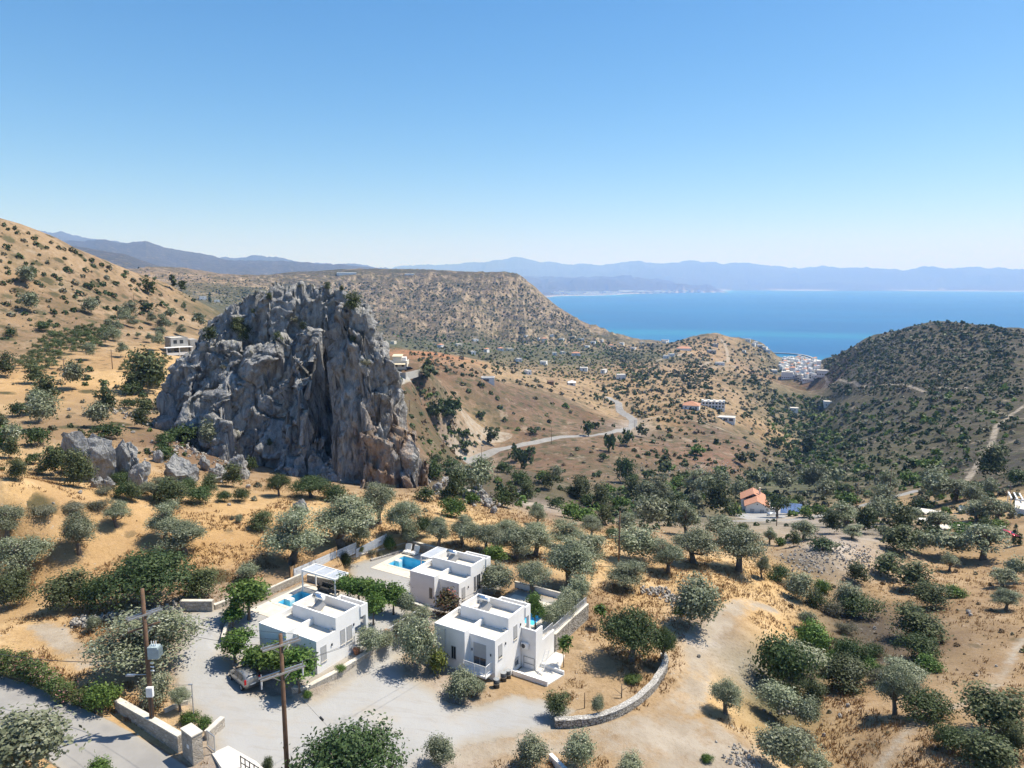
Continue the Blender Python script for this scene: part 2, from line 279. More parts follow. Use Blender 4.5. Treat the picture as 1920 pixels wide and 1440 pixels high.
# levelled plots and cut roads
for poly,z,bw in PLOTS:
    sd=polysd(X2,Y2,poly) if True else 0
    w=sstep(-bw,0.0,sd); Z2=Z2*(1-w)+z*w
SD_ROAD=np.maximum(linesd(X2,Y2,ROAD1,2.75),np.maximum(linesd(X2,Y2,ROAD2,3.1),linesd(X2,Y2,ROAD3,2.6)))
SD_GRAV=np.maximum(polysd(X2,Y2,DRIVE),np.maximum(polysd(X2,Y2,PLOT_B)-.2,polysd(X2,Y2,PLOT_D)-.2))
SD_GRAV=np.maximum(SD_GRAV,np.maximum(polysd(X2,Y2,PLOT_C)-.2,np.maximum(polysd(X2,Y2,YARD),polysd(X2,Y2,YPAD))))
SD_TRK=np.maximum(linesd(X2,Y2,TRACK,1.0)+np.interp(0,[0],[0]),-50)
def lsd(x,y,line,ws): return linesd(x,y,line,ws)
SD_TRK=np.maximum(lsd(X2,Y2,TRACK,TRW),polysd(X2,Y2,PAD))
SD_TRK=np.maximum(SD_TRK,polysd(X2,Y2,BARE))
SD_TRK=np.maximum(SD_TRK,polysd(X2,Y2,FLAT)); SD_TRK=np.maximum(SD_TRK,polysd(X2,Y2,SANDY))
for l,w in PATHS: SD_TRK=np.maximum(SD_TRK,linesd(X2,Y2,l,w))
# ------------------------------------------------------------------ pixel -> ground
T_ALL=(Z2-H)/R2
def ground(px,py,rmin=0):
    th,t=dirang(px,py); i=int(np.clip(np.searchsorted(TH,th)-1,0,len(TH)-2)); f=(th-TH[i])/(TH[i+1]-TH[i])
    col=T_ALL[i]*(1-f)+T_ALL[i+1]*f
    m=(col>=t)&(RR>=rmin); k=int(np.argmax(m))
    if not m[k]: return None
    if k>0 and col[k-1]<t and RR[k-1]>=rmin*.98:
        g=(t-col[k-1])/(col[k]-col[k-1]); r=RR[k-1]*(1-g)+RR[k]*g
    else: r=RR[k]
    return Vector((r*math.sin(th),r*math.cos(th),H+t*r)), r
def height(x,y):
    r=math.hypot(x,y); th=math.atan2(x,y)
    i=int(np.clip(np.searchsorted(TH,th)-1,0,len(TH)-2)); f=(th-TH[i])/(TH[i+1]-TH[i])
    j=int(np.clip(np.searchsorted(RR,r)-1,0,len(RR)-2)); g=(r-RR[j])/(RR[j+1]-RR[j])
    return float((Z2[i,j]*(1-f)+Z2[i+1,j]*f)*(1-g)+(Z2[i,j+1]*(1-f)+Z2[i+1,j+1]*f)*g)
def project(p):
    x,y,z=p[0],p[1],p[2]-H; c=y*CP-z*SP; u=y*SP+z*CP
    return CX+F*x/c, CY-F*u/c, c
# ------------------------------------------------------------------ node helpers and materials
class NT:
    def __init__(s,name):
        s.m=bpy.data.materials.new(name); s.m.use_nodes=True; s.t=s.m.node_tree; s.t.nodes.clear()
        s.out=s.n('ShaderNodeOutputMaterial'); s.b=s.n('ShaderNodeBsdfPrincipled'); s.l(s.b.outputs[0],s.out.inputs[0])
        s.geo=None
    def n(s,k,**kw):
        x=s.t.nodes.new(k)
        for a,v in kw.items(): setattr(x,a,v)
        return x
    def l(s,a,b): s.t.links.new(a,b)
    def set(s,i,v):
        if hasattr(v,'is_linked') or hasattr(v,'links'): s.l(v,i)
        else: i.default_value=v if not isinstance(v,tuple) or len(v)==4 or i.type=='VECTOR' else (*v,1)
    def P(s,**kw):
        for k,v in kw.items(): s.set(s.b.inputs[k.replace('_',' ')],v)
    def pos(s):
        if not s.geo: s.geo=s.n('ShaderNodeNewGeometry')
        return s.geo.outputs['Position']
    def obj(s): return s.n('ShaderNodeTexCoord').outputs['Object']
    def noise(s,v,sc,det=4,rough=.55,out='Fac',dist=0):
        x=s.n('ShaderNodeTexNoise'); s.l(v,x.inputs['Vector']); x.inputs['Scale'].default_value=sc; x.inputs['Detail'].default_value=det; x.inputs['Roughness'].default_value=rough; x.inputs['Distortion'].default_value=dist
        return x.outputs[out]
    def vor(s,v,sc,out='Distance',feat='F1',rnd=1):
        x=s.n('ShaderNodeTexVoronoi',feature=feat); s.l(v,x.inputs['Vector']); x.inputs['Scale'].default_value=sc; x.inputs['Randomness'].default_value=rnd
        return x.outputs[out]
    def ramp(s,f,a,b,c0=0.,c1=1.,smooth=True):
        x=s.n('ShaderNodeMapRange'); x.interpolation_type='SMOOTHSTEP' if smooth else 'LINEAR'
        s.set(x.inputs[0],f); 
        for i,v in enumerate((a,b,c0,c1)): s.set(x.inputs[1+i],v)
        return x.outputs[0]
    def math(s,op,a,b=0.,c=0.):
        x=s.n('ShaderNodeMath',operation=op)
        for i,v in enumerate((a,b,c)): s.set(x.inputs[i],v)
        return x.outputs[0]
    def mix(s,f,a,b,mode='MIX'):
        x=s.n('ShaderNodeMix',data_type='RGBA',blend_type=mode); s.set(x.inputs['Factor'],f); s.set(x.inputs[6],a); s.set(x.inputs[7],b)
        return x.outputs[2]
    def attr(s,name,out='Fac',typ='GEOMETRY'):
        x=s.n('ShaderNodeAttribute'); x.attribute_name=name; x.attribute_type=typ; return x.outputs[out]
    def bump(s,h,d=.1,st=1.,nrm=None):
        x=s.n('ShaderNodeBump'); x.inputs['Distance'].default_value=d; x.inputs['Strength'].default_value=st; s.l(h,x.inputs['Height'])
        if nrm: s.l(nrm,x.inputs['Normal'])
        return x.outputs[0]
    def scalev(s,v,k):
        x=s.n('ShaderNodeMapping'); s.l(v,x.inputs[0]); x.inputs['Scale'].default_value=k; return x.outputs[0]
def mat_plain(name,col,rough=.6,var=.12,sc=1.5,metal=0.,bump=.0,bsc=20.,dirt=None,spec=None):
    t=NT(name); v=t.obj(); n=t.noise(v,sc,5,.6)
    c=t.mix(t.ramp(n,.3,.7),tuple(x*(1-var) for x in col),tuple(min(1,x*(1+var)) for x in col))
    if dirt: c=t.mix(t.math('MULTIPLY',t.ramp(t.noise(v,sc*.6,6,.65),.52,.72),.6),c,dirt)
    t.P(Base_Color=c,Roughness=t.ramp(n,.2,.8,max(.05,rough-.08),min(1,rough+.08)),Metallic=metal)
    if spec is not None: t.b.inputs['Specular IOR Level'].default_value=spec
    if bump: t.P(Normal=t.bump(t.noise(v,bsc,4,.6),bump,.6))
    return t.m
def mat_ground():
    t=NT('ground_cover'); p=t.pos()
    cov=t.n('ShaderNodeAttribute'); cov.attribute_name='cover'
    base=cov.outputs['Color']; scrub=cov.outputs['Alpha']
    sd=t.n('ShaderNodeAttribute'); sd.attribute_name='site'; sx=t.n('ShaderNodeSeparateColor'); t.l(sd.outputs['Color'],sx.inputs[0])
    road,grav,trk=sx.outputs; dist=sd.outputs['Alpha']   # dist 0 near .. 1 far
    n1=t.noise(p,.045,5,.6); n2=t.noise(p,.33,5,.62); n3=t.noise(p,2.6,4,.65); n4=t.noise(p,.011,5,.6); nf=t.noise(p,9,3,.7)
    # straw, bare soil and stony patches, each relative to the local cover
    sc=lambda k:t.mix(1.,base,k,'MULTIPLY')
    c=t.mix(t.ramp(n2,.40,.70),base,sc((1.25,1.32,1.5)))
    c=t.mix(t.math('MULTIPLY',t.ramp(n1,.46,.64),.75),c,sc((.62,.60,.66)))
    c=t.mix(t.math('MULTIPLY',t.ramp(n4,.45,.7),.45),c,sc((.85,.74,.66)))
    c=t.mix(t.math('MULTIPLY',t.ramp(n3,.45,.72),.5),c,sc((.50,.46,.42)))
    c=t.mix(t.math('MULTIPLY',t.ramp(nf,.48,.72),.45),c,sc((1.35,1.38,1.4)))
    tus=t.math('MULTIPLY',t.ramp(t.vor(p,.9),.34,.12),t.ramp(t.noise(p,.12,5,.7),.5,.62)); c=t.mix(t.math('MULTIPLY',tus,.6),c,sc((.55,.47,.38)))
    stone=t.math('MULTIPLY',t.ramp(t.vor(p,1.3),.22,.1),t.ramp(n2,.5,.6))
    c=t.mix(t.math('MULTIPLY',stone,.7),c,(.36,.33,.29))
    # low spiny scrub that covers the hills, cell by cell
    wp=t.n('ShaderNodeVectorMath',operation='ADD'); t.l(p,wp.inputs[0]); nz=t.n('ShaderNodeVectorMath',operation='SCALE'); t.l(t.noise(p,.5,3,.6,'Color'),nz.inputs[0]); nz.inputs['Scale'].default_value=2.2; t.l(nz.outputs[0],wp.inputs[1]); q=wp.outputs[0]
    def cells(sc,lo,hi,k):
        d=t.vor(q,sc); rn=t.n('ShaderNodeSeparateColor'); t.l(t.vor(q,sc,'Color'),rn.inputs[0])
        on=t.ramp(t.math('SUBTRACT',t.math('ADD',t.math('MULTIPLY',scrub,k),t.math('MULTIPLY',t.math('SUBTRACT',n1,.5),.9)),rn.outputs[0]),-.03,.03)
        return t.math('MULTIPLY',on,t.ramp(d,hi,lo)),rn.outputs[1]
    m1,g1=cells(.55,.3,.62,.55); m2,g2=cells(.17,.25,.5,.75); m3,g3=cells(.055,.25,.55,.6)
    gcol=lambda g:t.mix(g,(.033,.038,.018),(.085,.085,.045))
    c=t.mix(t.math('MULTIPLY',m1,.55),c,t.mix(g1,(.07,.06,.035),(.12,.10,.06)))
    c=t.mix(t.math('MULTIPLY',m2,.85),c,gcol(g2))
    c=t.mix(t.math('MULTIPLY',t.math('MULTIPLY',m3,t.ramp(dist,.15,.4)),.75),c,gcol(g3))
    gp=t.math('MULTIPLY',t.ramp(t.noise(p,.0065,7,.68),.48,.60),t.math('MULTIPLY',t.ramp(scrub,.3,.6),t.ramp(dist,.02,.5)))
    c=t.mix(t.math('MULTIPLY',gp,.7),c,(.055,.058,.032))
    lp=t.math('MULTIPLY',t.ramp(t.noise(p,.035,7,.7),.47,.6),t.ramp(scrub,.2,.6)); c=t.mix(t.math('MULTIPLY',lp,.55),c,(.085,.078,.045))
    gl=t.math('MULTIPLY',t.ramp(t.noise(t.scalev(p,(1,1,2.2)),.09,6,.7),.56,.66),t.ramp(scrub,.15,.5)); c=t.mix(t.math('MULTIPLY',gl,.5),c,(.33,.27,.20))
    rk=t.math('MULTIPLY',t.ramp(t.noise(t.scalev(p,(1,1,3.5)),.018,7,.7),.52,.66),t.math('MULTIPLY',t.ramp(scrub,.3,.6),t.ramp(dist,.02,.6)))
    c=t.mix(t.math('MULTIPLY',rk,.75),c,(.33,.25,.165))
    # tracks, gravel, tarmac
    jit=t.math('MULTIPLY',t.math('SUBTRACT',t.noise(p,.9,5,.65),.5),2.2)
    ft=t.ramp(t.math('ADD',trk,jit),-.45,.55)
    tc=t.mix(t.ramp(n2,.3,.7),(.29,.245,.19),(.37,.325,.265)); tc=t.mix(t.math('MULTIPLY',t.ramp(n3,.5,.7),.5),tc,(.26,.20,.14))
    c=t.mix(t.math('MULTIPLY',ft,t.ramp(t.noise(p,.21,5,.7),.62,.45,.25,.92)),c,tc)
    fg=t.ramp(t.math('ADD',grav,t.math('MULTIPLY',jit,.55)),-.3,.35)
    gc=t.mix(t.ramp(n1,.35,.68),(.285,.284,.28),(.35,.349,.345)); gc=t.mix(t.math('MULTIPLY',t.ramp(n2,.5,.75),.55),gc,(.34,.30,.25))
    gc=t.mix(t.math('MULTIPLY',t.ramp(t.noise(p,.16,4,.6),.55,.72),.5),gc,(.36,.30,.215))
    gc=t.mix(t.math('MULTIPLY',t.ramp(nf,.45,.7),.35),gc,(.29,.285,.28)); gc=t.mix(t.math('MULTIPLY',t.ramp(t.noise(p,26,2,.7),.5,.75),.3),gc,(.46,.455,.44))
    wt=t.ramp(t.noise(t.scalev(p,(.22,1.6,1)),.9,4,.6,dist=1.2),.5,.68); gc=t.mix(t.math('MULTIPLY',wt,.22),gc,(.245,.215,.175))
    gc=t.mix(t.ramp(t.math('ADD',grav,t.math('MULTIPLY',jit,.5)),1.6,.1,0,.55),gc,(.30,.245,.17))
    c=t.mix(fg,c,gc)
    fr=t.ramp(t.math('ADD',road,t.math('MULTIPLY',jit,.1)),-.12,.12)
    rc=t.mix(t.ramp(n2,.3,.75),(.235,.228,.22),(.30,.29,.275)); rc=t.mix(t.math('MULTIPLY',t.ramp(t.noise(p,.25,5,.7),.55,.7),.5),rc,(.20,.195,.19))
    rc=t.mix(t.ramp(road,.7,.05,0,.35),rc,(.37,.33,.27)); rc=t.mix(t.math('MULTIPLY',t.ramp(t.noise(p,40,2,.7),.45,.7),.25),rc,(.34,.33,.32))
    c=t.mix(fr,c,rc)
    t.P(Base_Color=c,Roughness=.93); t.b.inputs['Specular IOR Level'].default_value=.15
    rough=t.math('SUBTRACT',1,t.math('MAXIMUM',fr,t.math('MULTIPLY',fg,.7)))
    h=t.math('ADD',t.math('MULTIPLY',n3,.35),t.math('MULTIPLY',nf,.2)); h=t.math('ADD',h,t.math('MULTIPLY',n2,.9)); h=t.math('MULTIPLY',h,rough)
    h=t.math('ADD',h,t.math('MULTIPLY',m2,.8)); 
    b1=t.bump(h,.35,.8)
    h2=t.math('MULTIPLY',t.math('ADD',t.noise(p,.02,6,.65),t.math('MULTIPLY',m3,.1)),dist)
    t.P(Normal=t.bump(h2,22,.9,b1))
    return t.m
def new_obj(name,me,mat=None,parent=None,**props):
    o=bpy.data.objects.new(name,me); COL.objects.link(o)
    if mat is not None: me.materials.append(mat)
    if parent is not None: o.parent=parent
    for k,v in props.items(): o[k]=v
    return o
def np_mesh(name,V,Fq,smooth=True):
    me=bpy.data.meshes.new(name); V=np.ascontiguousarray(V,np.float32); Fq=np.ascontiguousarray(Fq,np.int32); n,k=Fq.shape
    me.vertices.add(len(V)); me.vertices.foreach_set('co',V.ravel()); me.loops.add(n*k); me.loops.foreach_set('vertex_index',Fq.ravel())
    me.polygons.add(n); me.polygons.foreach_set('loop_start',np.arange(0,n*k,k,dtype=np.int32)); me.polygons.foreach_set('loop_total',np.full(n,k,np.int32))
    if smooth: me.polygons.foreach_set('use_smooth',np.ones(n,bool))
    me.update(calc_edges=True); return me
def colattr(me,name,A):
    a=me.attributes.new(name,'FLOAT_COLOR','POINT'); a.data.foreach_set('color',np.ascontiguousarray(A,np.float32).ravel())
# ------------------------------------------------------------------ terrain meshes
M_GROUND=mat_ground()
def build_terrain():
    nt,nr=Z2.shape; idx=np.arange(nt*nr).reshape(nt,nr)
    V=np.c_[X2.ravel(),Y2.ravel(),Z2.ravel()]
    q=np.stack([idx[:-1,:-1],idx[1:,:-1],idx[1:,1:],idx[:-1,1:]],-1)
    q=q[...,::-1]
    mean=lambda A:(A[:-1,:-1]+A[1:,:-1]+A[1:,1:]+A[:-1,1:])/4
    sr,sg,st,r,z,th=mean(SD_ROAD),mean(SD_GRAV),mean(SD_TRK),mean(R2),mean(Z2),mean(T2)
    zone=np.zeros(sr.shape,int)
    zone[r>190]=1; zone[r>3300]=2
    zone[st>0]=3; zone[sg>0]=4; zone[(sr>0)&(r<150)]=5; zone[(sr>0)&(r>=150)&(th<.2)]=6; zone[(sr>0)&(r>=150)&(th>=.2)]=7
    zone[(z<-45)&(r>1200)]=-1
    # scrub share by cover darkness, and far/near weight
    lum=C2.mean(-1); scrub=np.clip((.27-lum)/.16,0,1)*sstep(120,260,R2)
    scrub=np.maximum(scrub,.62*sstep(1300,1700,R2)); scrub=np.where(R2>3000,.45,scrub)
    farmix=sstep(3000,3600,R2)[...,None]; CC=C2*(1-farmix)+np.array((.055,.055,.055))*farmix
    sl=np.abs(np.gradient(Z2,axis=1)/np.gradient(R2,axis=1))+np.abs(np.gradient(Z2,axis=0)/(np.gradient(T2,axis=0)*R2))
    cl=(sstep(.55,1.05,sl)*sstep(1400,1650,R2)*(1-sstep(2700,3000,R2))*.75)[...,None]; CC=CC*(1-cl)+np.array((.36,.28,.185))*cl; scrub=scrub*(1-cl[...,0]*.8)
    bs=(sstep(26,4,Z2)*sstep(-3,0,Z2)*sstep(8000,9000,R2))[...,None]; CC=CC*(1-bs)+np.array((.36,.33,.28))*bs; scrub=scrub*(1-bs[...,0])
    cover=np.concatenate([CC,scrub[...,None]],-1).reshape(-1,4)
    site=np.stack([np.clip(SD_ROAD,-4,4),np.clip(SD_GRAV,-4,4),np.clip(SD_TRK,-4,4),sstep(500,2600,R2)],-1).reshape(-1,4)
    names={0:'ground',1:'hills',2:'mountains',3:'dirt_track',4:'gravel_driveway',5:'road',6:'road_uphill',7:'lane'}
    for k,nm in names.items():
        f=q[zone==k]
        if not len(f): continue
        u,inv=np.unique(f.ravel(),return_inverse=True)
        me=np_mesh(nm,V[u],inv.reshape(-1,4)); colattr(me,'cover',cover[u]); colattr(me,'site',site[u])
        nm={'road_uphill':'road','lane':'road'}.get(nm,nm)
        new_obj(nm,me,M_GROUND,kind='structure')
build_terrain()
def build_sea():
    ti=np.r_[np.arange(0,len(TH),6),len(TH)-1]; ri=np.where(RR>1100)[0][::4]; ri=np.unique(np.r_[ri,len(RR)-1])
    th,rr=TH[ti],RR[ri]; r2,t2=np.meshgrid(np.r_[rr,60000.,90000.],th)
    dep=np.clip(-Z2[np.ix_(ti,ri)],0,60); dep=np.c_[dep,np.full((len(ti),2),60.)]
    V=np.stack([r2*np.sin(t2),r2*np.cos(t2),np.zeros_like(r2)],-1).reshape(-1,3); a,b=r2.shape; idx=np.arange(a*b).reshape(a,b)
    q=np.stack([idx[:-1,1:],idx[1:,1:],idx[1:,:-1],idx[:-1,:-1]],-1).reshape(-1,4)
    me=np_mesh('sea',V,q); at=me.attributes.new('depth','FLOAT','POINT'); at.data.foreach_set('value',dep.ravel().astype(np.float32))
    t=NT('sea_water'); p=t.pos(); d=t.attr('depth'); pb=t.scalev(p,(1,2.2,1))
    big=t.noise(pb,.00045,5,.6); c=t.mix(t.ramp(big,.38,.66),SEA_A,SEA_B)
    c=t.mix(t.ramp(d,34,1,0,.8),c,(.012,.21,.31)); c=t.mix(t.ramp(d,2.2,.2,0,.6),c,(.45,.45,.38))
    t.P(Base_Color=c,Roughness=.28,IOR=1.33); t.b.inputs['Specular IOR Level'].default_value=.07
    h=t.math('ADD',t.noise(p,.03,6,.65),t.math('MULTIPLY',t.noise(p,.004,4,.6),3.)); t.P(Normal=t.bump(h,2.2,.7))
    new_obj('sea',me,t.m,kind='structure')
SEA_A=(.0,.078,.215); SEA_B=(.001,.11,.265)
build_sea()
# ------------------------------------------------------------------ sky, sun, air, camera
def build_light():
    w=bpy.data.worlds.new('World'); S.world=w; w.use_nodes=True; t=w.node_tree; t.nodes.clear()
    o=t.nodes.new('ShaderNodeOutputWorld'); b=t.nodes.new('ShaderNodeBackground'); k=t.nodes.new('ShaderNodeTexSky'); k.sky_type='NISHITA'; k.sun_disc=False
    k.sun_elevation=SUN_EL; k.sun_rotation=SUN_AZ; k.altitude=220; k.air_density=1.0; k.dust_density=SKY_DUST; k.ozone_density=SKY_OZ
    b.inputs['Strength'].default_value=SKY_STR; h=t.nodes.new('ShaderNodeHueSaturation'); h.inputs['Saturation'].default_value=1.38; t.links.new(k.outputs[0],h.inputs['Color']); t.links.new(h.outputs[0],b.inputs[0]); t.links.new(b.outputs[0],o.inputs[0])
    l=bpy.data.lights.new('sun','SUN'); l.energy=SUN_STR; l.angle=math.radians(.53); l.color=(1,.955,.88)
    s=bpy.data.objects.new('sun',l); COL.objects.link(s)
    d=Vector((math.sin(SUN_AZ)*math.cos(SUN_EL),math.cos(SUN_AZ)*math.cos(SUN_EL),math.sin(SUN_EL)))
    s.rotation_euler=d.to_track_quat('Z','Y').to_euler(); s.location=(0,0,600)
    cm=bpy.data.cameras.new('camera'); c=bpy.data.objects.new('camera',cm); COL.objects.link(c); S.camera=c
    cm.sensor_fit='HORIZONTAL'; cm.sensor_width=36; cm.lens=36*F/1920; cm.clip_start=.5; cm.clip_end=200000
    c.location=(0,0,H); c.rotation_euler=(math.pi/2-PIT,0,0)
    # air
    bm=bmesh.new(); bmesh.ops.create_cube(bm,size=1); 
    for v in bm.verts: v.co=Vector((v.co.x*110000,v.co.y*110000+30000,-61 if v.co.z<0 else 2300))
    me=bpy.data.meshes.new('haze'); bm.to_mesh(me); bm.free()
    m=bpy.data.materials.new('haze_air'); m.use_nodes=True; t=m.node_tree; t.nodes.clear(); o=t.nodes.new('ShaderNodeOutputMaterial'); v=t.nodes.new('ShaderNodeVolumePrincipled')
    v.inputs['Color'].default_value=HAZE_COL; v.inputs['Density'].default_value=HAZE_D; v.inputs['Anisotropy'].default_value=.0; v.inputs['Absorption Color'].default_value=(1,1,1,1)
    t.links.new(v.outputs[0],o.inputs['Volume']); new_obj('haze',me,m,kind='stuff')
    S.render.engine='CYCLES'; S.cycles.use_denoising=True; S.cycles.max_bounces=6; S.cycles.diffuse_bounces=2; S.cycles.glossy_bounces=2; S.cycles.transmission_bounces=3; S.cycles.volume_bounces=3; S.cycles.transparent_max_bounces=6
    S.cycles.sample_clamp_indirect=4; S.cycles.volume_max_steps=64
    S.view_settings.view_transform='Standard'; S.view_settings.look='None'; S.view_settings.exposure=EXPO; S.view_settings.gamma=1; S.view_settings.use_curve_mapping=False
SKY_DUST=.8; SKY_OZ=3.0; SKY_STR=.088; SUN_STR=4.6; EXPO=.70; HAZE_COL=(.27,.50,1.0,1); HAZE_D=7.6e-5
build_light()
# ------------------------------------------------------------------ the crag and the boulders
def onplane(px,py,Y):
    dx,dy,dz=pray(px,py); t=Y/dy; return dx*t,H+dz*t
def mat_rock():
    t=NT('limestone'); p=t.pos(); ps=t.scalev(p,(1,1,.28))
    n1=t.noise(p,.16,6,.62); n2=t.noise(ps,.9,6,.68); n3=t.noise(p,3.2,5,.7); n4=t.noise(ps,.33,5,.6)
    c=t.mix(t.ramp(n2,.32,.68),(.205,.205,.208),(.40,.398,.39)); c=t.mix(t.math('MULTIPLY',t.ramp(n3,.5,.72),.6),c,(.52,.51,.475))
    c=t.mix(t.math('MULTIPLY',t.ramp(n1,.52,.7),.55),c,(.13,.13,.135))
    o=t.attr('ochre'); c=t.mix(t.math('MULTIPLY',o,t.ramp(n4,.36,.6)),c,t.mix(t.ramp(n2,.3,.7),(.24,.13,.06),(.50,.30,.16)))
    m=t.attr('moss'); c=t.mix(t.math('MULTIPLY',m,t.ramp(t.noise(p,1.1,5,.7),.52,.6)),c,(.10,.10,.045))
    t.P(Base_Color=c,Roughness=.9); t.b.inputs['Specular IOR Level'].default_value=.2
    cr=t.vor(ps,.75,feat='DISTANCE_TO_EDGE'); cr2=t.vor(p,1.9,feat='DISTANCE_TO_EDGE')
    h=t.math('ADD',t.math('MULTIPLY',t.noise(ps,1.3,7,.72),1.5),t.math('MULTIPLY',n3,.35)); h=t.math('ADD',h,t.math('MULTIPLY',t.ramp(cr,0,.09),.22)); h=t.math('ADD',h,t.math('MULTIPLY',t.ramp(cr2,0,.08),.1))
    h=t.math('ADD',h,t.math('MULTIPLY',t.vor(ps,.55),1.2)); h=t.math('ADD',h,t.math('MULTIPLY',t.vor(p,1.5),.45)); t.P(Normal=t.bump(h,.45,.9)); return t.m
M_ROCK=mat_rock()
M_SCREE=mat_plain('scree_stone',(.34,.315,.28),.92,.25,1.2,bump=.05,bsc=6)
def build_crag():
    xs=np.arange(-77,-14,.175); ys=np.concatenate([np.arange(127,135,.3),np.arange(135,164,.1),np.arange(164,190,.5)])
    X,Y=np.meshgrid(xs,ys,indexing='ij')
    # warp for jagged outlines
    wx=facets(X,Y,Y*0,6,61,.3,.5); wy=facets(X,Y/1.5,Y*0,7,63,.4,.9)
    Xw=X+wx*.55; Yw=Y+wy
    LOB=[ # ridge trace (px,py), depth of the ridge, front reach per 10 m, front power, back reach
     ([(356,672),(368,648),(400,606),(440,580),(462,560),(500,551),(513,538),(532,533),(560,542),(600,541),(622,550),(640,550),(662,572),(688,584),(702,612),(722,662),(738,705),(752,745)],160,2.7,1.35,5),
     ([(316,745),(321,702),(338,682),(370,662),(400,650),(430,642),(470,650),(500,646),(540,642),(562,627),(590,622),(592,645),(596,700),(602,800),(610,860)],152.5,4.0,1.4,9),
     ([(638,800),(640,690),(643,600),(646,572),(648,562),(680,577),(700,614),(721,660),(736,702),(752,748),(766,792),(782,834),(795,872),(804,915)],146.3,2.2,1.35,5),
     ([(395,880),(420,862),(470,836),(500,838),(520,822),(548,830),(575,800),(598,815),(620,842),(640,868),(652,900),(660,915)],143.5,3.4,1.3,5),
     ([(430,905),(470,885),(520,880),(560,868),(600,872),(625,885),(640,912)],141.0,3.4,1.3,4),
     ([(665,930),(676,906),(690,899),(705,908),(716,930)],134.5,3.0,1.5,2.5),
     ([(806,930),(818,905),(835,897),(848,900),(862,925),(880,935)],150,3.5,1.5,3),
     ([(880,905),(893,896),(905,903),(912,930),(925,948),(932,962)],160,3.0,1.5,3)]
    Zs=[]
    for li,(pl,Yr,fr,pw,bk) in enumerate(LOB):
        q=np.array([onplane(a,b,Yr) for a,b in pl]); zr=np.interp(Xw,q[:,0],q[:,1],left=-60,right=-60)
        # soften ends
        endl=np.clip((Xw-q[0,0])/1.2,-6,0); endr=np.clip((q[-1,0]-Xw)/1.2,-6,0)
        zr=np.where(Xw<q[0,0],q[0,1]+endl*9,np.where(Xw>q[-1,0],q[-1,1]+endr*9,zr))
        zr=zr+facets(X,Y,Y*0+li*9,4,70+li,.35,.5)
        d=Yr+fbm2(X/11,Y*0+3*li,3,80+li)*1.8-Yw
        drop=np.where(d>0,10*(np.abs(d)/fr)**pw/ (10/ fr*0+1)*1.0,10*(np.abs(d)/bk)**1.35)
        drop=np.where(d>0,((np.abs(d)/fr)**pw)*10/ (3.0**(pw-1)),drop)
        Zs.append(zr-drop)
    Zs=np.array(Zs); Z=Zs.max(0)
    # sloping shelves and joints
    st=fbm2(X/7,Y/7,3,91)*6; zz=Z+st+X*.22
    Z=Z-.5*np.abs(((zz/5.3)%1)-.5)*2*sstep(182,190,Z)
    Z=np.maximum(Z,168)
    Zb=Z.copy()
    for _ in range(22): Zb[1:-1,1:-1]=(Zb[1:-1,1:-1]*2+Zb[:-2,1:-1]+Zb[2:,1:-1]+Zb[1:-1,:-2]+Zb[1:-1,2:])/6
    dx=np.gradient(Zb,axis=0)/np.gradient(X,axis=0); dy=np.gradient(Zb,axis=1)/np.gradient(Y,axis=1)
    N=np.stack([-dx,-dy,np.ones_like(Z)],-1); N/=np.linalg.norm(N,axis=-1,keepdims=True); N[...,2]*=.7
    lean=np.where(X>-42,-.34,.55); U=X*np.cos(lean)-Z*np.sin(lean)*.8; W=(Z*np.cos(lean)+X*np.sin(lean))/2.4
    D=facets(U,Y,W,7.5,301,.42,.75)+facets(U,Y,W*1.2,3.2,311,.5,.3)+facets(X,Y,Z*.8,1.25,321,.6,.16)
    for sz,dp,wd,sd in ((6.,1.5,.05,401),(2.6,.6,.055,411)):
        c=vnoise(U/sz+fbm2(X/2,Z/3,2,sd)*.2,Y/sz,W/(sz*1.3),sd); D-=dp*np.exp(-(c/wd)**2)
    D+=fbm3(X/.9,Y/.9,Z/1.2,3,121,True)*.12
    P=np.stack([X,Y,Z],-1)+N*D[...,None]
    a,b=X.shape; idx=np.arange(a*b).reshape(a,b); q=np.stack([idx[:-1,:-1],idx[1:,:-1],idx[1:,1:],idx[:-1,1:]],-1)
    keep=(Z[:-1,:-1]>168.3)|(Z[1:,1:]>168.3); q=q[keep]
    u,inv=np.unique(q.ravel(),return_inverse=True)
    me=np_mesh('crag',P.reshape(-1,3)[u],inv.reshape(-1,4),False)
    xr=onplane(700,800,147)[0]
    och=sstep(-34,-26,X+ (Z-185)*.25)*sstep(201,189,Z)*.65; moss=sstep(.45,.8,N[...,2]/.6)*.6
    for nm,A in (('ochre',och),('moss',moss)):
        at=me.attributes.new(nm,'FLOAT','POINT'); at.data.foreach_set('value',A.reshape(-1)[u].astype(np.float32))
    new_obj('rock_crag',me,M_ROCK,label='huge grey limestone crag with a dark vertical cleft rising behind the villas',category='rock')
    return X,Y,Z
build_crag()
_bs=[0]
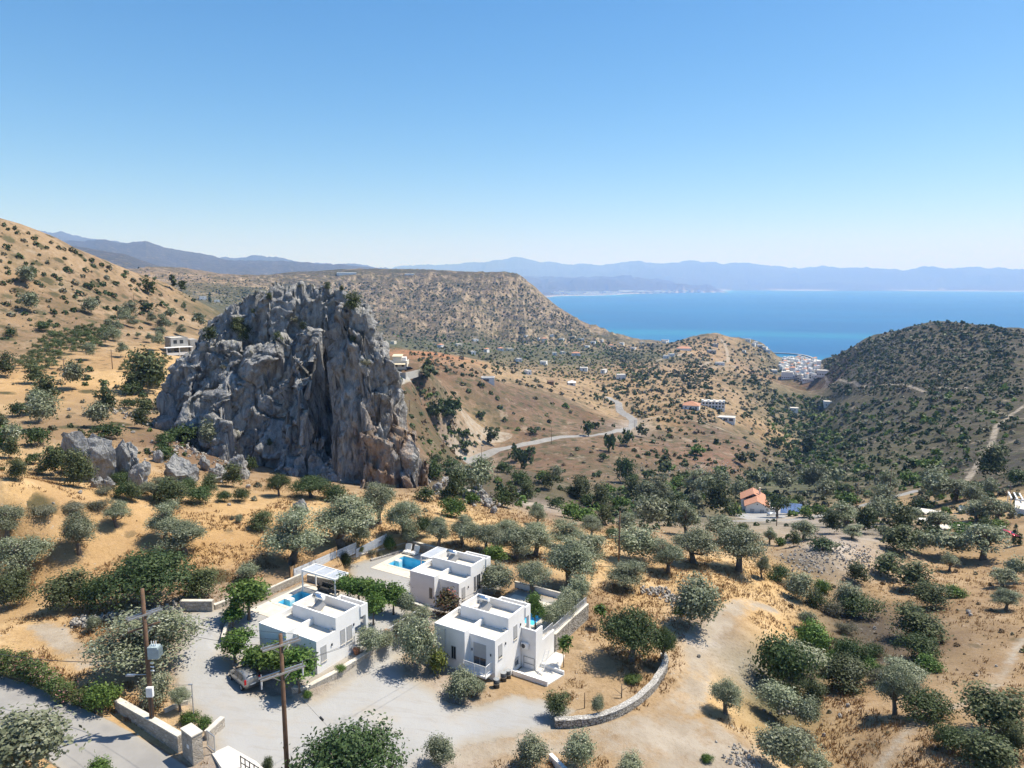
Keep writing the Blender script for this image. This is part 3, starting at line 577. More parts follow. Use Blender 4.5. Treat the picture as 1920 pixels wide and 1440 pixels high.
def boulder(px,py,wpx,hpx,label,flat=.7,seed=None,group=None,name='boulder',depth=.8,lean=0.,rot=None):
    g=ground(px,py)
    if g is None: return
    p,r=g; c=project(p)[2]; w=wpx*c/F; h=hpx*c/F*1.08; _bs[0]+=1; sd=seed or _bs[0]*13
    bm=bmesh.new(); bmesh.ops.create_icosphere(bm,subdivisions=4 if wpx>24 else 3,radius=1)
    V=np.array([v.co[:] for v in bm.verts]); rg=np.random.default_rng(sd)
    for k in range(9):   # cut with planes for a broken look
        n=rg.normal(size=3); n/=np.linalg.norm(n); d=rg.uniform(.55,.85); s=V@n-d; V=V-np.outer(np.clip(s,0,None)*.92,n)
    V*= (1+.22*fbm3(V[:,0]*1.3+sd,V[:,1]*1.3,V[:,2]*1.3,4,3,True)*0+.22*facets(V[:,0]+sd,V[:,1],V[:,2],.7,sd,.6,.2)+.06*fbm3(V[:,0]*5+sd,V[:,1]*5,V[:,2]*3,3,5,True))[:,None]
    V=V*(1+facets(V[:,0]+sd,V[:,1],V[:,2],.55,sd,.5,.08))[:,None]
    V=V/np.abs(V).max(0)
    V*=np.array([w/2,w/2*depth,h*.62]); V[:,2]+=h*.38; V[:,0]+=V[:,2]*lean
    for v,co in zip(bm.verts,V): v.co=co
    me=bpy.data.meshes.new(name); bm.to_mesh(me); bm.free(); 
    o=new_obj(name,me,M_SCREE if name=='stone' else M_ROCK,label=label,category='rock'); o.location=p; o.rotation_euler=(0,0,rg.uniform(-.4,.4) if rot is None else rot)
    if group: o['group']=group
    return o
boulder(178,902,100,98,'tall leaning grey rock slab left of the crag, its face in sun',depth=.5,lean=-.12,rot=.2,seed=29)
boulder(240,900,80,74,'grey rock slab with a deep shadowed hollow beside the tall slab',depth=.5,lean=.12,rot=-.5)
boulder(262,912,46,50,'rough grey rock in front of the shadowed hollow')
boulder(336,905,78,50,'broad low grey boulder with a scrub bush on top')
boulder(407,903,42,34,'pointed dark grey boulder between two round bushes')
boulder(450,897,44,44,'upright pale boulder at the left foot of the crag')
boulder(205,916,26,22,'split pale rock below the tall leaning slab')
boulder(183,914,24,24,'smooth grey rock at the foot of the tall leaning slab')
boulder(567,962,34,26,'lone grey rock lying in the golden grass below the crag')
boulder(385,882,22,26,'small standing stone behind the pointed boulder')
boulder(337,800,26,24,'pale rock at the shaded left base of the crag')
boulder(298,866,22,22,'small reddish rock beside the broad low boulder')
boulder(640,948,20,12,'flat pale stone under the row of dark trees')
for i,(a,b,w,h) in enumerate([(820,920,20,16),(838,912,24,20),(852,925,18,14),(893,920,26,22),(905,935,20,18),(915,950,22,18),(925,962,16,14),(870,930,16,12),(975,925,14,9),(800,908,16,12),(900,905,18,14),(885,945,14,12)]):
    boulder(a,b,w,h,'jagged grey rock among bushes right of the crag'+', '+('high up' if b<912 else ('halfway' if b<930 else 'low down'))+(' near the crag' if a<860 else (' in the middle' if a<905 else ' at far right')),group='rocks right of the crag')
for i,(a,b,w,h) in enumerate([(150,925,10,7),(305,735,8,6),(215,755,9,5),(255,770,8,5),(130,770,9,6),(160,778,8,6),(75,790,8,6),(232,800,7,4),(100,945,6,4),(465,915,10,7),(700,935,9,6),(345,715,7,5),(250,812,10,5),(285,830,8,6),(430,948,8,5),(1310,1232,9,6),(1575,1345,10,8),(1590,1325,9,7),(1545,1380,8,6),(1820,1155,9,6),(1815,1150,11,8),(1868,1250,6,4),(1832,1268,6,4),(1640,1180,8,6),(1690,1165,8,7)]):
    boulder(a,b,w,h,'small loose grey stone in the dry grass'+(' of the right bank, ' if a>1000 else ' left of the crag, ')+('upper part' if b<(1240 if a>1000 else 800) else 'lower part'),group='loose stones in the dry grass',name='stone')
# ------------------------------------------------------------------ plants: prototypes
def mat_leaf(name,c0,c1,tip,trans=.22,rough=.55):
    t=NT(name); tone=t.attr('tone'); oi=t.n('ShaderNodeObjectInfo').outputs['Random']
    c=t.mix(t.ramp(tone,.05,.8,smooth=False),c0,c1); c=t.mix(t.ramp(tone,.72,1.),c,tip)
    hs=t.n('ShaderNodeHueSaturation'); t.l(c,hs.inputs['Color']); t.l(t.ramp(oi,0,1,.485,.512,False),hs.inputs['Hue']); t.l(t.ramp(t.math('FRACT',t.math('MULTIPLY',oi,7.3)),0,1,.78,1.2,False),hs.inputs['Value']); hs.inputs['Saturation'].default_value=.95
    t.P(Base_Color=hs.outputs[0],Roughness=rough); t.b.inputs['Specular IOR Level'].default_value=.25
    tr=t.n('ShaderNodeBsdfTranslucent'); t.l(hs.outputs[0],tr.inputs[0]); mx=t.n('ShaderNodeMixShader'); mx.inputs[0].default_value=trans
    t.l(t.b.outputs[0],mx.inputs[1]); t.l(tr.outputs[0],mx.inputs[2]); t.l(mx.outputs[0],t.out.inputs[0]); return t.m
LEAF=dict(grove=mat_leaf('grove_leaves',(.06,.095,.03),(.13,.175,.065),(.20,.24,.11)),olive=mat_leaf('olive_leaves',(.12,.148,.078),(.27,.295,.185),(.42,.44,.325)),
 dark=mat_leaf('dark_leaves',(.03,.058,.018),(.072,.112,.034),(.115,.16,.055)),
 bright=mat_leaf('bright_leaves',(.05,.10,.018),(.115,.20,.035),(.20,.29,.06),.3),
 shrub=mat_leaf('scrub_leaves',(.045,.066,.025),(.10,.125,.048),(.165,.18,.08)),
 grey=mat_leaf('grey_leaves',(.09,.095,.06),(.19,.19,.125),(.28,.27,.19)),
 yellow=mat_leaf('yellow_leaves',(.10,.13,.025),(.22,.25,.05),(.40,.38,.10),.3),
 red=mat_leaf('red_leaves',(.05,.06,.02),(.13,.09,.04),(.30,.10,.07)),
 dry=mat_leaf('dry_leaves',(.13,.095,.05),(.25,.18,.095),(.36,.27,.15),.1),
 pink=mat_leaf('oleander_leaves',(.05,.085,.022),(.12,.165,.045),(.42,.20,.17),.25))
M_BARK=mat_plain('bark',(.16,.125,.095),.9,.3,2.5,bump=.05,bsc=9)
M_WOOD=mat_plain('brown_timber',(.13,.075,.045),.85,.25,3,bump=.01,bsc=25)
def leafmesh(name,lobes,n,size,seed,clump=.32,per=7,up=.35,asp=.55,hollow=.55,mat='olive'):
    rg=np.random.default_rng(seed); vol=np.array([l[3]*l[4]*l[5] for l in lobes])**(2/3.); k=(vol/vol.sum()*n/per).astype(int)+1
    C=[];O=[]
    for l,m in zip(lobes,k):
        d=rg.normal(size=(m,3)); d/=np.linalg.norm(d,axis=1)[:,None]; d[:,2]=np.where(d[:,2]<-.55,-d[:,2]*.6,d[:,2])
        rad=(hollow+(1-hollow)*rg.random(m)**.55)*(1+.12*rg.normal(size=m)); rad+=.16*np.sin(d[:,0]*5+seed)*np.cos(d[:,1]*4+d[:,2]*3)
        C.append(np.array(l[:3])+d*rad[:,None]*np.array(l[3:6])); O.append(d)
    C=np.concatenate(C); O=np.concatenate(O); C[:,2]=np.maximum(C[:,2],.06)
    tone=np.clip(.45+.24*rg.normal(size=len(C)),0,1)
    m=len(C)*per; P=np.repeat(C,per,0)+rg.normal(size=(m,3))*clump*np.array([1,1,.8]); P[:,2]=np.maximum(P[:,2],.03)
    nrm=np.repeat(O,per,0)+rg.normal(size=(m,3))*.55; nrm[:,2]+=up; nrm/=np.linalg.norm(nrm,axis=1)[:,None]
    a=np.cross(nrm,rg.normal(size=(m,3))); a/=np.linalg.norm(a,axis=1)[:,None]+1e-9; b=np.cross(nrm,a)
    s=size*(.7+.6*rg.random(m))[:,None]
    V=np.stack([P-a*s,P-b*s*asp,P+a*s,P+b*s*asp],1).reshape(-1,3)
    me=np_mesh(name,V,np.arange(m*4).reshape(-1,4),False)
    at=me.attributes.new('tone','FLOAT','POINT'); tv=np.clip(np.repeat(tone,per)+.16*rg.normal(size=m),0,1); at.data.foreach_set('value',np.repeat(tv,4).astype(np.float32))
    me.materials.append(LEAF[mat]); return me
def tubes(name,lines,mat,sides=6):
    V=[];Fc=[]
    for pts in lines:
        pts=[(Vector(p[:3]),p[3]) for p in pts]; base=len(V)
        for i,(p,r) in enumerate(pts):
            d=(pts[min(i+1,len(pts)-1)][0]-pts[max(i-1,0)][0]).normalized(); u=d.orthogonal().normalized(); w=d.cross(u)
            if abs(d.z)>.7: u=Vector((1,0,0)); u=(u-d*u.dot(d)).normalized(); w=d.cross(u)
            for k in range(sides):
                a=2*math.pi*k/sides; V.append(p+u*math.cos(a)*r+w*math.sin(a)*r)
        for i in range(len(pts)-1):
            for k in range(sides): Fc.append((base+i*sides+k,base+i*sides+(k+1)%sides,base+(i+1)*sides+(k+1)%sides,base+(i+1)*sides+k))
        Fc.append(tuple(base+k for k in range(sides))[::-1]); Fc.append(tuple(base+(len(pts)-1)*sides+k for k in range(sides)))
    me=bpy.data.meshes.new(name); me.from_pydata([v[:] for v in V],[],Fc); me.update(); me.polygons.foreach_set('use_smooth',np.ones(len(Fc),bool)); 
    if mat: me.materials.append(mat)
    return me
def trunkmesh(name,lobes,th,r0,seed,lean=.3):
    rg=np.random.default_rng(seed+500); fork=np.array([rg.normal()*lean*.4,rg.normal()*lean*.4,th]); L=[]
    L.append([(0,0,-.35,r0*1.5),(0,0,.05,r0*1.25),(fork[0]*.4,fork[1]*.4,th*.5,r0),(*fork,r0*.85)])
    for l in lobes:
        e=np.array(l[:3]); mid=fork*.5+e*.5+rg.normal(size=3)*.15; L.append([(*fork*.98,r0*.6),(*mid,r0*.42),(*e,r0*.2)])
        for k in range(2):
            e2=e+rg.normal(size=3)*np.array(l[3:6])*.5; L.append([(*mid,r0*.3),(*e2,r0*.1)])
    return tubes(name,L,M_BARK)
def lobeset(kind,seed):
    rg=np.random.default_rng(seed)
    if kind=='olive':
        L=[]
        for i in range(6):
            a=i*math.pi/3+rg.uniform(-.45,.45); d=rg.uniform(.75,1.4); q=rg.uniform(.75,1.15); L.append((math.cos(a)*d,math.sin(a)*d,rg.uniform(1.75,3.3),q,q,rg.uniform(.75,1.1)))
        for i in range(4): q=rg.uniform(.6,.95); L.append((rg.uniform(-.9,.9),rg.uniform(-.9,.9),rg.uniform(3.2,4.5),q,q,rg.uniform(.6,.9)))
        return L
    if kind=='broad':
        return [(math.cos(a)*1.55,math.sin(a)*1.55,rg.uniform(2.0,2.9),1.35,1.35,1.15) for a in np.arange(6)*1.05+rg.uniform(0,1)]+[(0,0,3.5,1.5,1.5,1.1),(.5,-.4,2.7,1.6,1.6,1.2)]
    if kind=='bright':
        return [(rg.uniform(-.6,.6),rg.uniform(-.6,.6),rg.uniform(1.9,3.2),rg.uniform(.6,.95),rg.uniform(.6,.95),rg.uniform(.6,.9)) for _ in range(6)]
    if kind=='shrub':
        return [(rg.uniform(-.7,.7),rg.uniform(-.7,.7),rg.uniform(.45,1.0),rg.uniform(.75,1.1),rg.uniform(.75,1.1),rg.uniform(.55,.95)) for _ in range(5)]
    if kind=='upright':
        return [(rg.uniform(-.5,.5),rg.uniform(-.5,.5),rg.uniform(.7,2.0),rg.uniform(.55,.9),rg.uniform(.55,.9),rg.uniform(.7,1.0)) for _ in range(6)]
    if kind=='pencil': return [(0,0,.75,.38,.38,.75),(0,0,1.35,.25,.25,.6)]
    if kind=='cypress': return [(0,0,1.2,.55,.55,1.3),(0,0,3.0,.48,.48,1.6),(0,0,4.6,.26,.26,1.1)]
    if kind=='sapling': return [(0,0,2.3,.55,.55,.75),(.2,.1,2.7,.4,.4,.5)]
    if kind=='tall': return [(rg.uniform(-.9,.9),rg.uniform(-.9,.9),z,1.2,1.2,1.3) for z in (3.5,5,6.2,7.6,8.8)]
SPEC={ # kind: (lobe kind, leaf mat, leaves, size, clump, per, hollow, trunk height, trunk radius)
 'olive':('olive','olive',11000,.075,.21,12,.3,1.3,.24),'carob':('broad','dark',11000,.095,.22,10,.45,1.3,.26),'mulberry':('bright','bright',2600,.13,.22,7,.3,1.5,.09),
 'grovetree':('olive','grove',5000,.085,.21,12,.3,1.3,.2),
 'shrub':('shrub','shrub',4200,.068,.15,9,.45,0,0),'darkshrub':('shrub','dark',4200,.068,.15,9,.45,0,0),'greenshrub':('shrub','bright',2400,.095,.17,7,.45,0,0),'greyshrub':('shrub','grey',3600,.065,.16,9,.4,0,0),
 'oliveshrub':('upright','olive',5600,.068,.17,10,.35,0,0),'upshrub':('upright','shrub',5200,.068,.17,10,.35,0,0),'yellowshrub':('upright','yellow',1500,.13,.18,6,.4,0,0),'redshrub':('upright','red',1400,.14,.2,6,.4,0,0),
 'oleander':('upright','pink',3000,.10,.19,7,.35,0,0),'dryshrub':('shrub','dry',900,.12,.2,6,.3,0,0),'pencil':('pencil','yellow',420,.10,.12,5,.4,0,0),'cypress':('cypress','dark',1700,.13,.16,6,.6,.4,.1),
 'sapling':('sapling','bright',420,.15,.18,5,.3,1.9,.035),'eucalyptus':('tall','shrub',2600,.26,.4,7,.3,3,.3)}
PROTO={}
def proto(kind,v,lod):
    key=(kind,v,lod)
    if key in PROTO: return PROTO[key]
    lk,mat,n,sz,cl,per,hol,th,tr=SPEC[kind]; seed=sum(map(ord,kind))*31+v*977
    lobes=lobeset(lk,seed)
    if lod: n=max(110,int(n/(3.2 if lod==1 else 18))); sz=sz*(1.65 if lod==1 else 3.6)
    me=leafmesh(kind+'_crown',lobes,n,sz,seed,cl,per,hollow=hol,mat=mat)
    tm=trunkmesh(kind+'_trunk',lobes,th,tr,seed) if th else None
    co=np.empty(len(me.vertices)*3); me.vertices.foreach_get('co',co); co=co.reshape(-1,3)
    w=np.percentile(co[:,0],98)-np.percentile(co[:,0],2); w2=np.percentile(co[:,1],98)-np.percentile(co[:,1],2); PROTO[key]=(me,tm,(w+w2)/2,np.percentile(co[:,2],98.5)); return PROTO[key]
NAMES={'grovetree':('olive_tree','olive tree'),'olive':('olive_tree','olive tree'),'carob':('carob_tree','tree'),'mulberry':('mulberry_tree','tree'),'cypress':('cypress_tree','tree'),'sapling':('young_tree','tree'),'eucalyptus':('eucalyptus_tree','tree'),'oleander':('oleander_bush','oleander'),'pencil':('hedge_shrub','shrub')}
prg=random.Random(5)
PLANTED=[]; DEFER=[]; REST=[]
def plant(kind,px,py,w,label,group=None,hpx=None,at=None,parts=None,v=None):
    if at is None:
        g=ground(px,py)
        if g is None: return
        p,r=g
    else: p=Vector(at); r=math.hypot(p.x,p.y)
    c=project(p)[2]; W=w*c/F; lod=0 if r<125 else (1 if r<330 else 2)
    nv={'olive':5,'carob':3,'shrub':5,'darkshrub':4,'mulberry':3}.get(kind,2)
    me,tm,pw,ph=proto(kind,prg.randrange(nv) if v is None else v,lod); s=W/pw*(.9 if tm is not None else .95); sz=s*prg.uniform(.92,1.08)
    if hpx: sz=(hpx*c/F/math.cos(PIT+math.atan((py-CY)/F)) - .30*W*math.tan(PIT+math.atan((py-CY)/F)))/ph; sz=max(.56*s,min(sz,2.0*s))
    nm,cat=NAMES.get(kind,('shrub','shrub'))
    PLANTED.append((px,py,w))
    if parts is None: parts=tm is not None and r<330
    if parts and tm is not None:
        o=bpy.data.objects.new(nm,None); COL.objects.link(o); o.empty_display_size=.3
        a=bpy.data.objects.new('crown',me); b=bpy.data.objects.new('trunk',tm); COL.objects.link(a); COL.objects.link(b); a.parent=o; b.parent=o
    else:
        o=bpy.data.objects.new(nm,me); COL.objects.link(o)
    o.location=p; o.rotation_euler=(0,0,prg.uniform(0,6.28)); o.scale=(s,s,sz); o['label']=label; o['category']=cat
    if group: o['group']=group
    return o

def where(x,y,bb,deep=False):
    """where in its group something stands"""
    x0,x1,y0,y1=bb; c=('at far left','left of centre','in the middle','right of centre','at far right')[min(4,int(5*(x-x0)/(x1-x0+1e-6)))]
    r=min(2,int(3*(y-y0)/(y1-y0+1e-6))); return (('back row ','middle row ','front row ') if deep else ('high up ','halfway up ','low down '))[r]+c
TONE={'darkshrub':'dark green','upshrub':'upright green','oliveshrub':'grey-green','greenshrub':'bright green','greyshrub':'pale grey','olive':'silvery olive','carob':'dark green'}
# ------------------------------------------------------------------ plants: where the photograph shows them (kind, px, base py, width px, label[, height px])
NEARP=[
('olive',46,1090,94,'large silvery olive tree at the left edge above the road field',92),
('olive',14,1005,60,'olive tree cut by the left edge, above the large silvery one',62),
('upshrub',25,1139,54,'small olive-green round tree at the left edge on a thin stem',68),
('upshrub',122,1143,76,'loose many-stemmed bush tree left of the dense dark thicket',72),
('darkshrub',186,1139,62,'dense dark rounded bush touching the left of the big carob thicket',62),
('carob',278,1137,160,'wide dark green carob thicket above the gravel drive',108),
('upshrub',372,1120,60,'olive-green bush at the right end of the big carob thicket',56),
('olive',280,1256,168,'wide spreading olive tree behind the pole with the transformer',100),
('oliveshrub',297,1322,50,'small olive bush beside the foot of the transformer pole',60),
('oliveshrub',66,1462,138,'large yellowish olive bush in the bottom left corner below the road',132),
('oleander',8,1262,44,'oleander bush of the roadside hedge, first at the left edge',46),
('oleander',36,1270,44,'oleander bush of the roadside hedge, second from the left edge',44),
('oleander',62,1281,42,'oleander bush of the roadside hedge, third from the left edge',44),
('oleander',84,1293,40,'oleander bush of the roadside hedge, fourth from the left edge',42),
('oleander',106,1304,38,'oleander bush of the roadside hedge, fifth from the left edge',38),
('oleander',128,1314,36,'oleander bush of the roadside hedge, sixth from the left edge',36),
('oleander',150,1324,30,'low oleander bush near the end of the roadside hedge',30),
('greenshrub',192,1335,58,'big bright bush at the end of the roadside hedge, next to the stone wall',52),
('olive',338,1334,34,'thin little olive beside the lamp post in the walled bed',44),
('greenshrub',352,1356,30,'green plant in the walled bed behind the gate pillar'),
('greenshrub',380,1364,28,'green plant at the right end of the walled bed by the drive'),
('oliveshrub',178,1184,24,'small grey-green bush among the stone heap on the left field'),
('greenshrub',184,1452,44,'leafy plant at the bottom edge beside the road'),
('mulberry',467,1162,72,'leafy dark tree on a bare stem at the corner of the left pool garden',80),
('mulberry',437,1176,40,'small leafy tree at the bend of the gravel drive',42),
('mulberry',441,1243,60,'leafy young tree on the low wall beside the drive',64),
('mulberry',484,1262,50,'bright leafy tree behind the parked car',54),
('mulberry',508,1270,58,'bright leafy tree in front of the left villa, second from the car',62),
('mulberry',533,1272,58,'bright leafy tree in front of the left villa behind the middle pole',60),
('mulberry',562,1296,66,'bright leafy tree at the front corner of the left villa',78),
('greenshrub',578,1308,18,'low green plant at the end of the stone retaining wall'),
('greenshrub',638,1258,18,'small green plant at the side wall of the left villa'),
('oliveshrub',690,1232,46,'potted olive bush on the terrace wall, nearest to the drive',52),
('oliveshrub',722,1213,32,'potted olive bush on the terrace wall, second from the drive',32),
('oliveshrub',748,1197,32,'potted olive bush on the terrace wall, third from the drive',32),
('oliveshrub',770,1182,32,'potted olive bush on the terrace wall, fourth from the drive',32),
('oliveshrub',789,1166,30,'potted olive bush on the terrace wall, farthest from the drive',30),
('mulberry',652,1122,44,'bright leafy tree of the row between the left and rear villas, beside the pergola',46),
('mulberry',673,1130,44,'bright leafy tree of the row between the left and rear villas, second from the pergola',50),
('mulberry',694,1138,46,'bright leafy tree of the row between the left and rear villas, third from the pergola',54),
('mulberry',716,1147,46,'bright leafy tree of the row between the left and rear villas, fourth from the pergola',58),
('mulberry',738,1152,44,'bright leafy tree of the row between the left and rear villas, fifth from the pergola',58),
('mulberry',700,1172,40,'bright leafy tree beside the porch pillar of the left villa',60),
('oliveshrub',466,1088,38,'small grey olive standing on the field edge above the left pool',32),
('darkshrub',648,1066,24,'clipped dark green ball shrub on the gravel yard',34),
('greenshrub',731,1030,24,'round green shrub at the corner of the rear pool garden',26),
('greyshrub',697,1039,16,'spiky grey-green plant in the bed by the panel fence'),
('greyshrub',712,1043,14,'bare twiggy plant in the bed beside the rear pool'),
('yellowshrub',677,1036,11,'small yellow-green shrub against the panel fence'),
('oliveshrub',783,1262,66,'tall dense olive bush at the corner of the upper drive',98),
('yellowshrub',822,1262,38,'pale variegated yellow-green shrub before the two-storey villa',50),
('oliveshrub',872,1313,58,'grey-green olive bush below the balcony',54),
('oliveshrub',900,1306,24,'small olive bush under the balcony corner'),
('redshrub',838,1152,42,'reddish green shrub in front of the rear villa window',46),
('oliveshrub',786,1118,36,'thin olive bush at the left front of the rear villa',38),
('oliveshrub',766,1158,34,'olive bush in the garden bed in front of the rear villa',46),
('yellowshrub',872,1121,22,'yellow-green shrub between the rear and the two-storey villa'),
('yellowshrub',912,1107,34,'yellow-green shrub at the side wall of the rear villa'),
('oliveshrub',938,1113,60,'broad olive bush between the rear villa and the right pool',54),
('mulberry',930,1064,40,'leafy tree just behind the right corner of the rear villa',44),
('mulberry',1004,1180,36,'bright tree on a straight stem before the right pool',66),
('oliveshrub',1031,1178,36,'olive of the hedge on the right pool wall, nearest to the stairs',42),
('oliveshrub',1044,1167,36,'olive of the hedge on the right pool wall, second from the stairs',42),
('oliveshrub',1058,1155,36,'olive of the hedge on the right pool wall, third from the stairs',42),
('oliveshrub',1071,1144,36,'olive of the hedge on the right pool wall, fourth from the stairs',42),
('oliveshrub',1086,1133,42,'tallest olive at the far end of the right pool wall',54),
('sapling',1057,1251,28,'young leafy tree on a straight thin stem by the stair block',58),
('sapling',1125,1176,26,'sparse young tree above the stone pool wall',44),
('carob',1184,1238,108,'big dark carob tree casting shade on the lower garden',98),
('carob',1243,1246,44,'smaller dark lobe of trees right of the big carob',66),
('greenshrub',1190,1281,30,'low bright green plant under the big carob tree',16),
('upshrub',1046,1348,40,'little bushy tree near the tip of the curved stone wall',50),
('oliveshrub',1118,1344,24,'little grey-green olive just inside the curved stone wall',38),
('oliveshrub',1312,1184,84,'dense round olive tree beside the dirt track',98),
('sapling',1271,1177,20,'thin sapling left of the dense round olive'),
('olive',1360,1338,54,'small silvery olive standing alone right of the dirt track',66),
('oliveshrub',1002,1446,56,'olive bush at the bottom edge, left of the white wall end',62),
('oliveshrub',1087,1452,56,'olive bush at the bottom edge, right of the white wall end',70),
('oliveshrub',1183,1468,44,'olive bush cut by the bottom edge on the track side',50),
('oliveshrub',820,1438,48,'loose grey olive bush right of the large dark tree at the bottom edge',54),
('carob',655,1520,205,'large dark green tree at the bottom edge of the gravel court',155),
('upshrub',500,1448,22,'small upright green bush at the bottom edge by the pole',28),
('greenshrub',1324,1428,20,'small grey-green tuft on the gravel pad'),
# the olive field
('olive',548,1056,108,'large leaning many-stemmed olive tree beside the timber fence',104),
('olive',643,1032,112,'largest olive tree in the field, just above the panel fence',104),
('olive',711,982,58,'tall olive tree on the slope below the crag face',80),
('olive',757,1005,68,'rounded olive tree above the rear pool',70),
('oliveshrub',766,1022,34,'small yellowish olive in front of the rounded one above the pool',36),
('olive',822,1026,44,'upright olive tree above the rear villa roof',56),
('darkshrub',798,1006,34,'dark bush between two olives above the rear pool',40),
('upshrub',490,993,42,'round green bush alone in the golden field',34),
('oliveshrub',669,1024,38,'small olive behind the panel fence end'),
('oliveshrub',449,979,12,'tiny sapling in the golden field'),
('carob',523,930,42,'dark gnarled carob tree at the foot of the crag, left one',42),
('carob',584,933,72,'wide dark carob tree at the foot of the crag',44),
('darkshrub',632,938,50,'dark bush at the right end of the carob row below the crag',32),
('olive',149,1038,62,'compact olive tree with a short trunk in the golden field',78),
('olive',219,988,42,'smaller compact olive tree higher in the golden field',50),
('olive',310,1014,62,'pale olive tree behind the wide two-part one',74),
('olive',346,1037,82,'wide low olive tree in the golden field above the carob thicket',60),
('olive',290,936,50,'olive tree below the broad low boulder',40),
('greyshrub',449,980,11,'tiny grey shrub in the golden field below the crag'),
('greyshrub',435,974,11,'small grey shrub in the golden field left of the tiny one'),
# right of the villas
('olive',867,1020,42,'pale olive tree behind the rear villa, left end of the thick grove',54),
('oliveshrub',880,1024,36,'low green bush at the left end of the thick grove'),
('olive',912,1034,52,'olive tree of the thick grove directly behind the rear villa',52),
('olive',948,1015,52,'olive tree at the back of the thick grove',44),
('olive',967,1047,62,'broad dark olive at the front of the thick grove',60),
('olive',1004,1042,64,'broad olive in the middle of the thick grove',62),
('olive',1007,985,32,'silvery olive at the top end of the thick grove'),
('olive',1060,1028,62,'silvery olive at the right end of the thick grove',54),
('olive',1068,1100,84,'big gnarled olive tree right above the right pool',92),
('olive',1104,1062,60,'silvery olive behind the big gnarled one',62),
('olive',998,1112,58,'rounded grey olive just beyond the right pool garden wall',60),
('olive',1108,1008,40,'dark bushy tree behind the silvery olives',42),
('oliveshrub',1190,1054,76,'dense low-crowned olive with rusty top twigs',66),
('olive',1252,1074,62,'stout olive tree with a thick dark trunk in the middle of the lower field',62),
('olive',1174,1104,74,'low umbrella-shaped olive in the lower field',58),
('olive',1300,1056,76,'tall forked olive tree in the lower field',72),
('olive',1385,1070,86,'wide open-crowned olive at the right of the lower field',82),
('olive',1350,1017,62,'grey olive behind the tall forked one',52),
('olive',1287,1002,50,'pale olive at the top of the lower field'),
('olive',1428,1084,24,'slim young olive beside the gully edge',42),
('olive',1443,1021,24,'small lone olive with a dark trunk near the lane',32),
('greenshrub',1460,1023,20,'bright green bush beside the small lone olive'),
('darkshrub',1150,1008,28,'dark bush at the upper edge of the lower field'),
# red roofed house neighbourhood
('carob',1457,970,42,'dark round tree against the red-roofed house',44),
('olive',1585,988,52,'silvery olive tree at the bend of the lane',46),
('olive',1507,1011,46,'grey olive just below the lane',38),
('olive',1598,1010,40,'round olive on top of the slate bank',30),
('darkshrub',1537,1030,50,'dark shrub hanging over the slate bank',22),
# gnarled and right side
('olive',1879,1100,44,'gnarled old olive, upper of the pair at the right edge',38),
('olive',1886,1144,46,'gnarled old olive, lower of the pair at the right edge',42),
('olive',1780,1071,30,'small flat-topped olive with a twisted pale trunk',34),
('olive',1843,1049,78,'large dark olive below the white house at the right edge',72),
('cypress',1901,1024,9,'slim cypress beside the white house at the right edge',40),
('cypress',1911,1022,10,'short cypress right of the slim one',18),
('olive',1678,1340,62,'tall silvery willow-leaved tree on the gully bank',88),
('darkshrub',1740,1348,84,'large dark round bush right of the silvery tree',52),
('upshrub',1870,1374,104,'large yellow-green bush at the right edge beside the footpath',76),
('upshrub',1842,1440,92,'grey-green bush in the bottom right corner',76),
('darkshrub',1782,1408,58,'dark bush left of the one in the bottom right corner',46),
('upshrub',1900,1412,40,'bush cut by the right edge below the yellow-green one'),
('darkshrub',1468,1288,96,'big blue-green tree mass at the head of the gully thicket',98),
('oliveshrub',1512,1268,76,'grey-leaved tree in the gully thicket',62),
('greenshrub',1525,1216,62,'bright leafy tree on the gully rim',50),
('darkshrub',1600,1254,62,'black-green bush in the middle of the gully',56),
('upshrub',1722,1198,82,'round olive-green bush on the far bank of the gully',58),
('darkshrub',1715,1234,68,'dark leafy bush below the round one on the far bank',52),
('greenshrub',1736,1256,40,'bright green leafy bush at the foot of the dark one'),
('upshrub',1585,1292,72,'yellowish bush at the near bank of the gully',40),
('oliveshrub',1690,1287,60,'pale olive bush behind the silvery willow-leaved tree',46),
('oliveshrub',1462,1348,62,'grey-green bush low in the gully',66),
('oliveshrub',1468,1446,78,'grey bush at the bottom of the gully',84),
('oliveshrub',1527,1458,50,'bush at the bottom edge right of the gully',44),
('upshrub',1668,1082,52,'fan-shaped green bush on the far bank',44),
('upshrub',1718,1107,60,'tall spreading bush on the dry far slope',54),
('upshrub',1748,1140,56,'rounded yellow-green bush on the dry far slope',42),
('greenshrub',1786,1120,32,'low bright bush joined to the rounded one'),
('darkshrub',1618,1158,72,'dark tree with deep shade under it on the far bank',46),
('oliveshrub',1592,1148,40,'pale bush left of the dark tree on the far bank'),
('upshrub',1606,1092,38,'green bush below the slate bank',38),
('upshrub',1688,1037,58,'large brownish green bush above the slate bank',52),
('oliveshrub',1775,1048,64,'long grey bush behind the small flat-topped olive',44),
('olive',1760,992,44,'olive tree in the stony garden of the white house',34),
('olive',1703,985,48,'silvery olive tree with a dark stem in the stony garden',38),
('olive',1832,977,54,'low silver olive in front of the white house',30),
('olive',1868,979,58,'tall olive left of the white house',48),
('olive',1790,940,50,'dark tree with a palm-like crown in the stony garden',44),
('olive',1822,957,42,'bright olive above the stony garden'),
]
for a in NEARP: plant(a[0],a[1],a[2],a[3],a[4],hpx=a[5] if len(a)>5 else None)
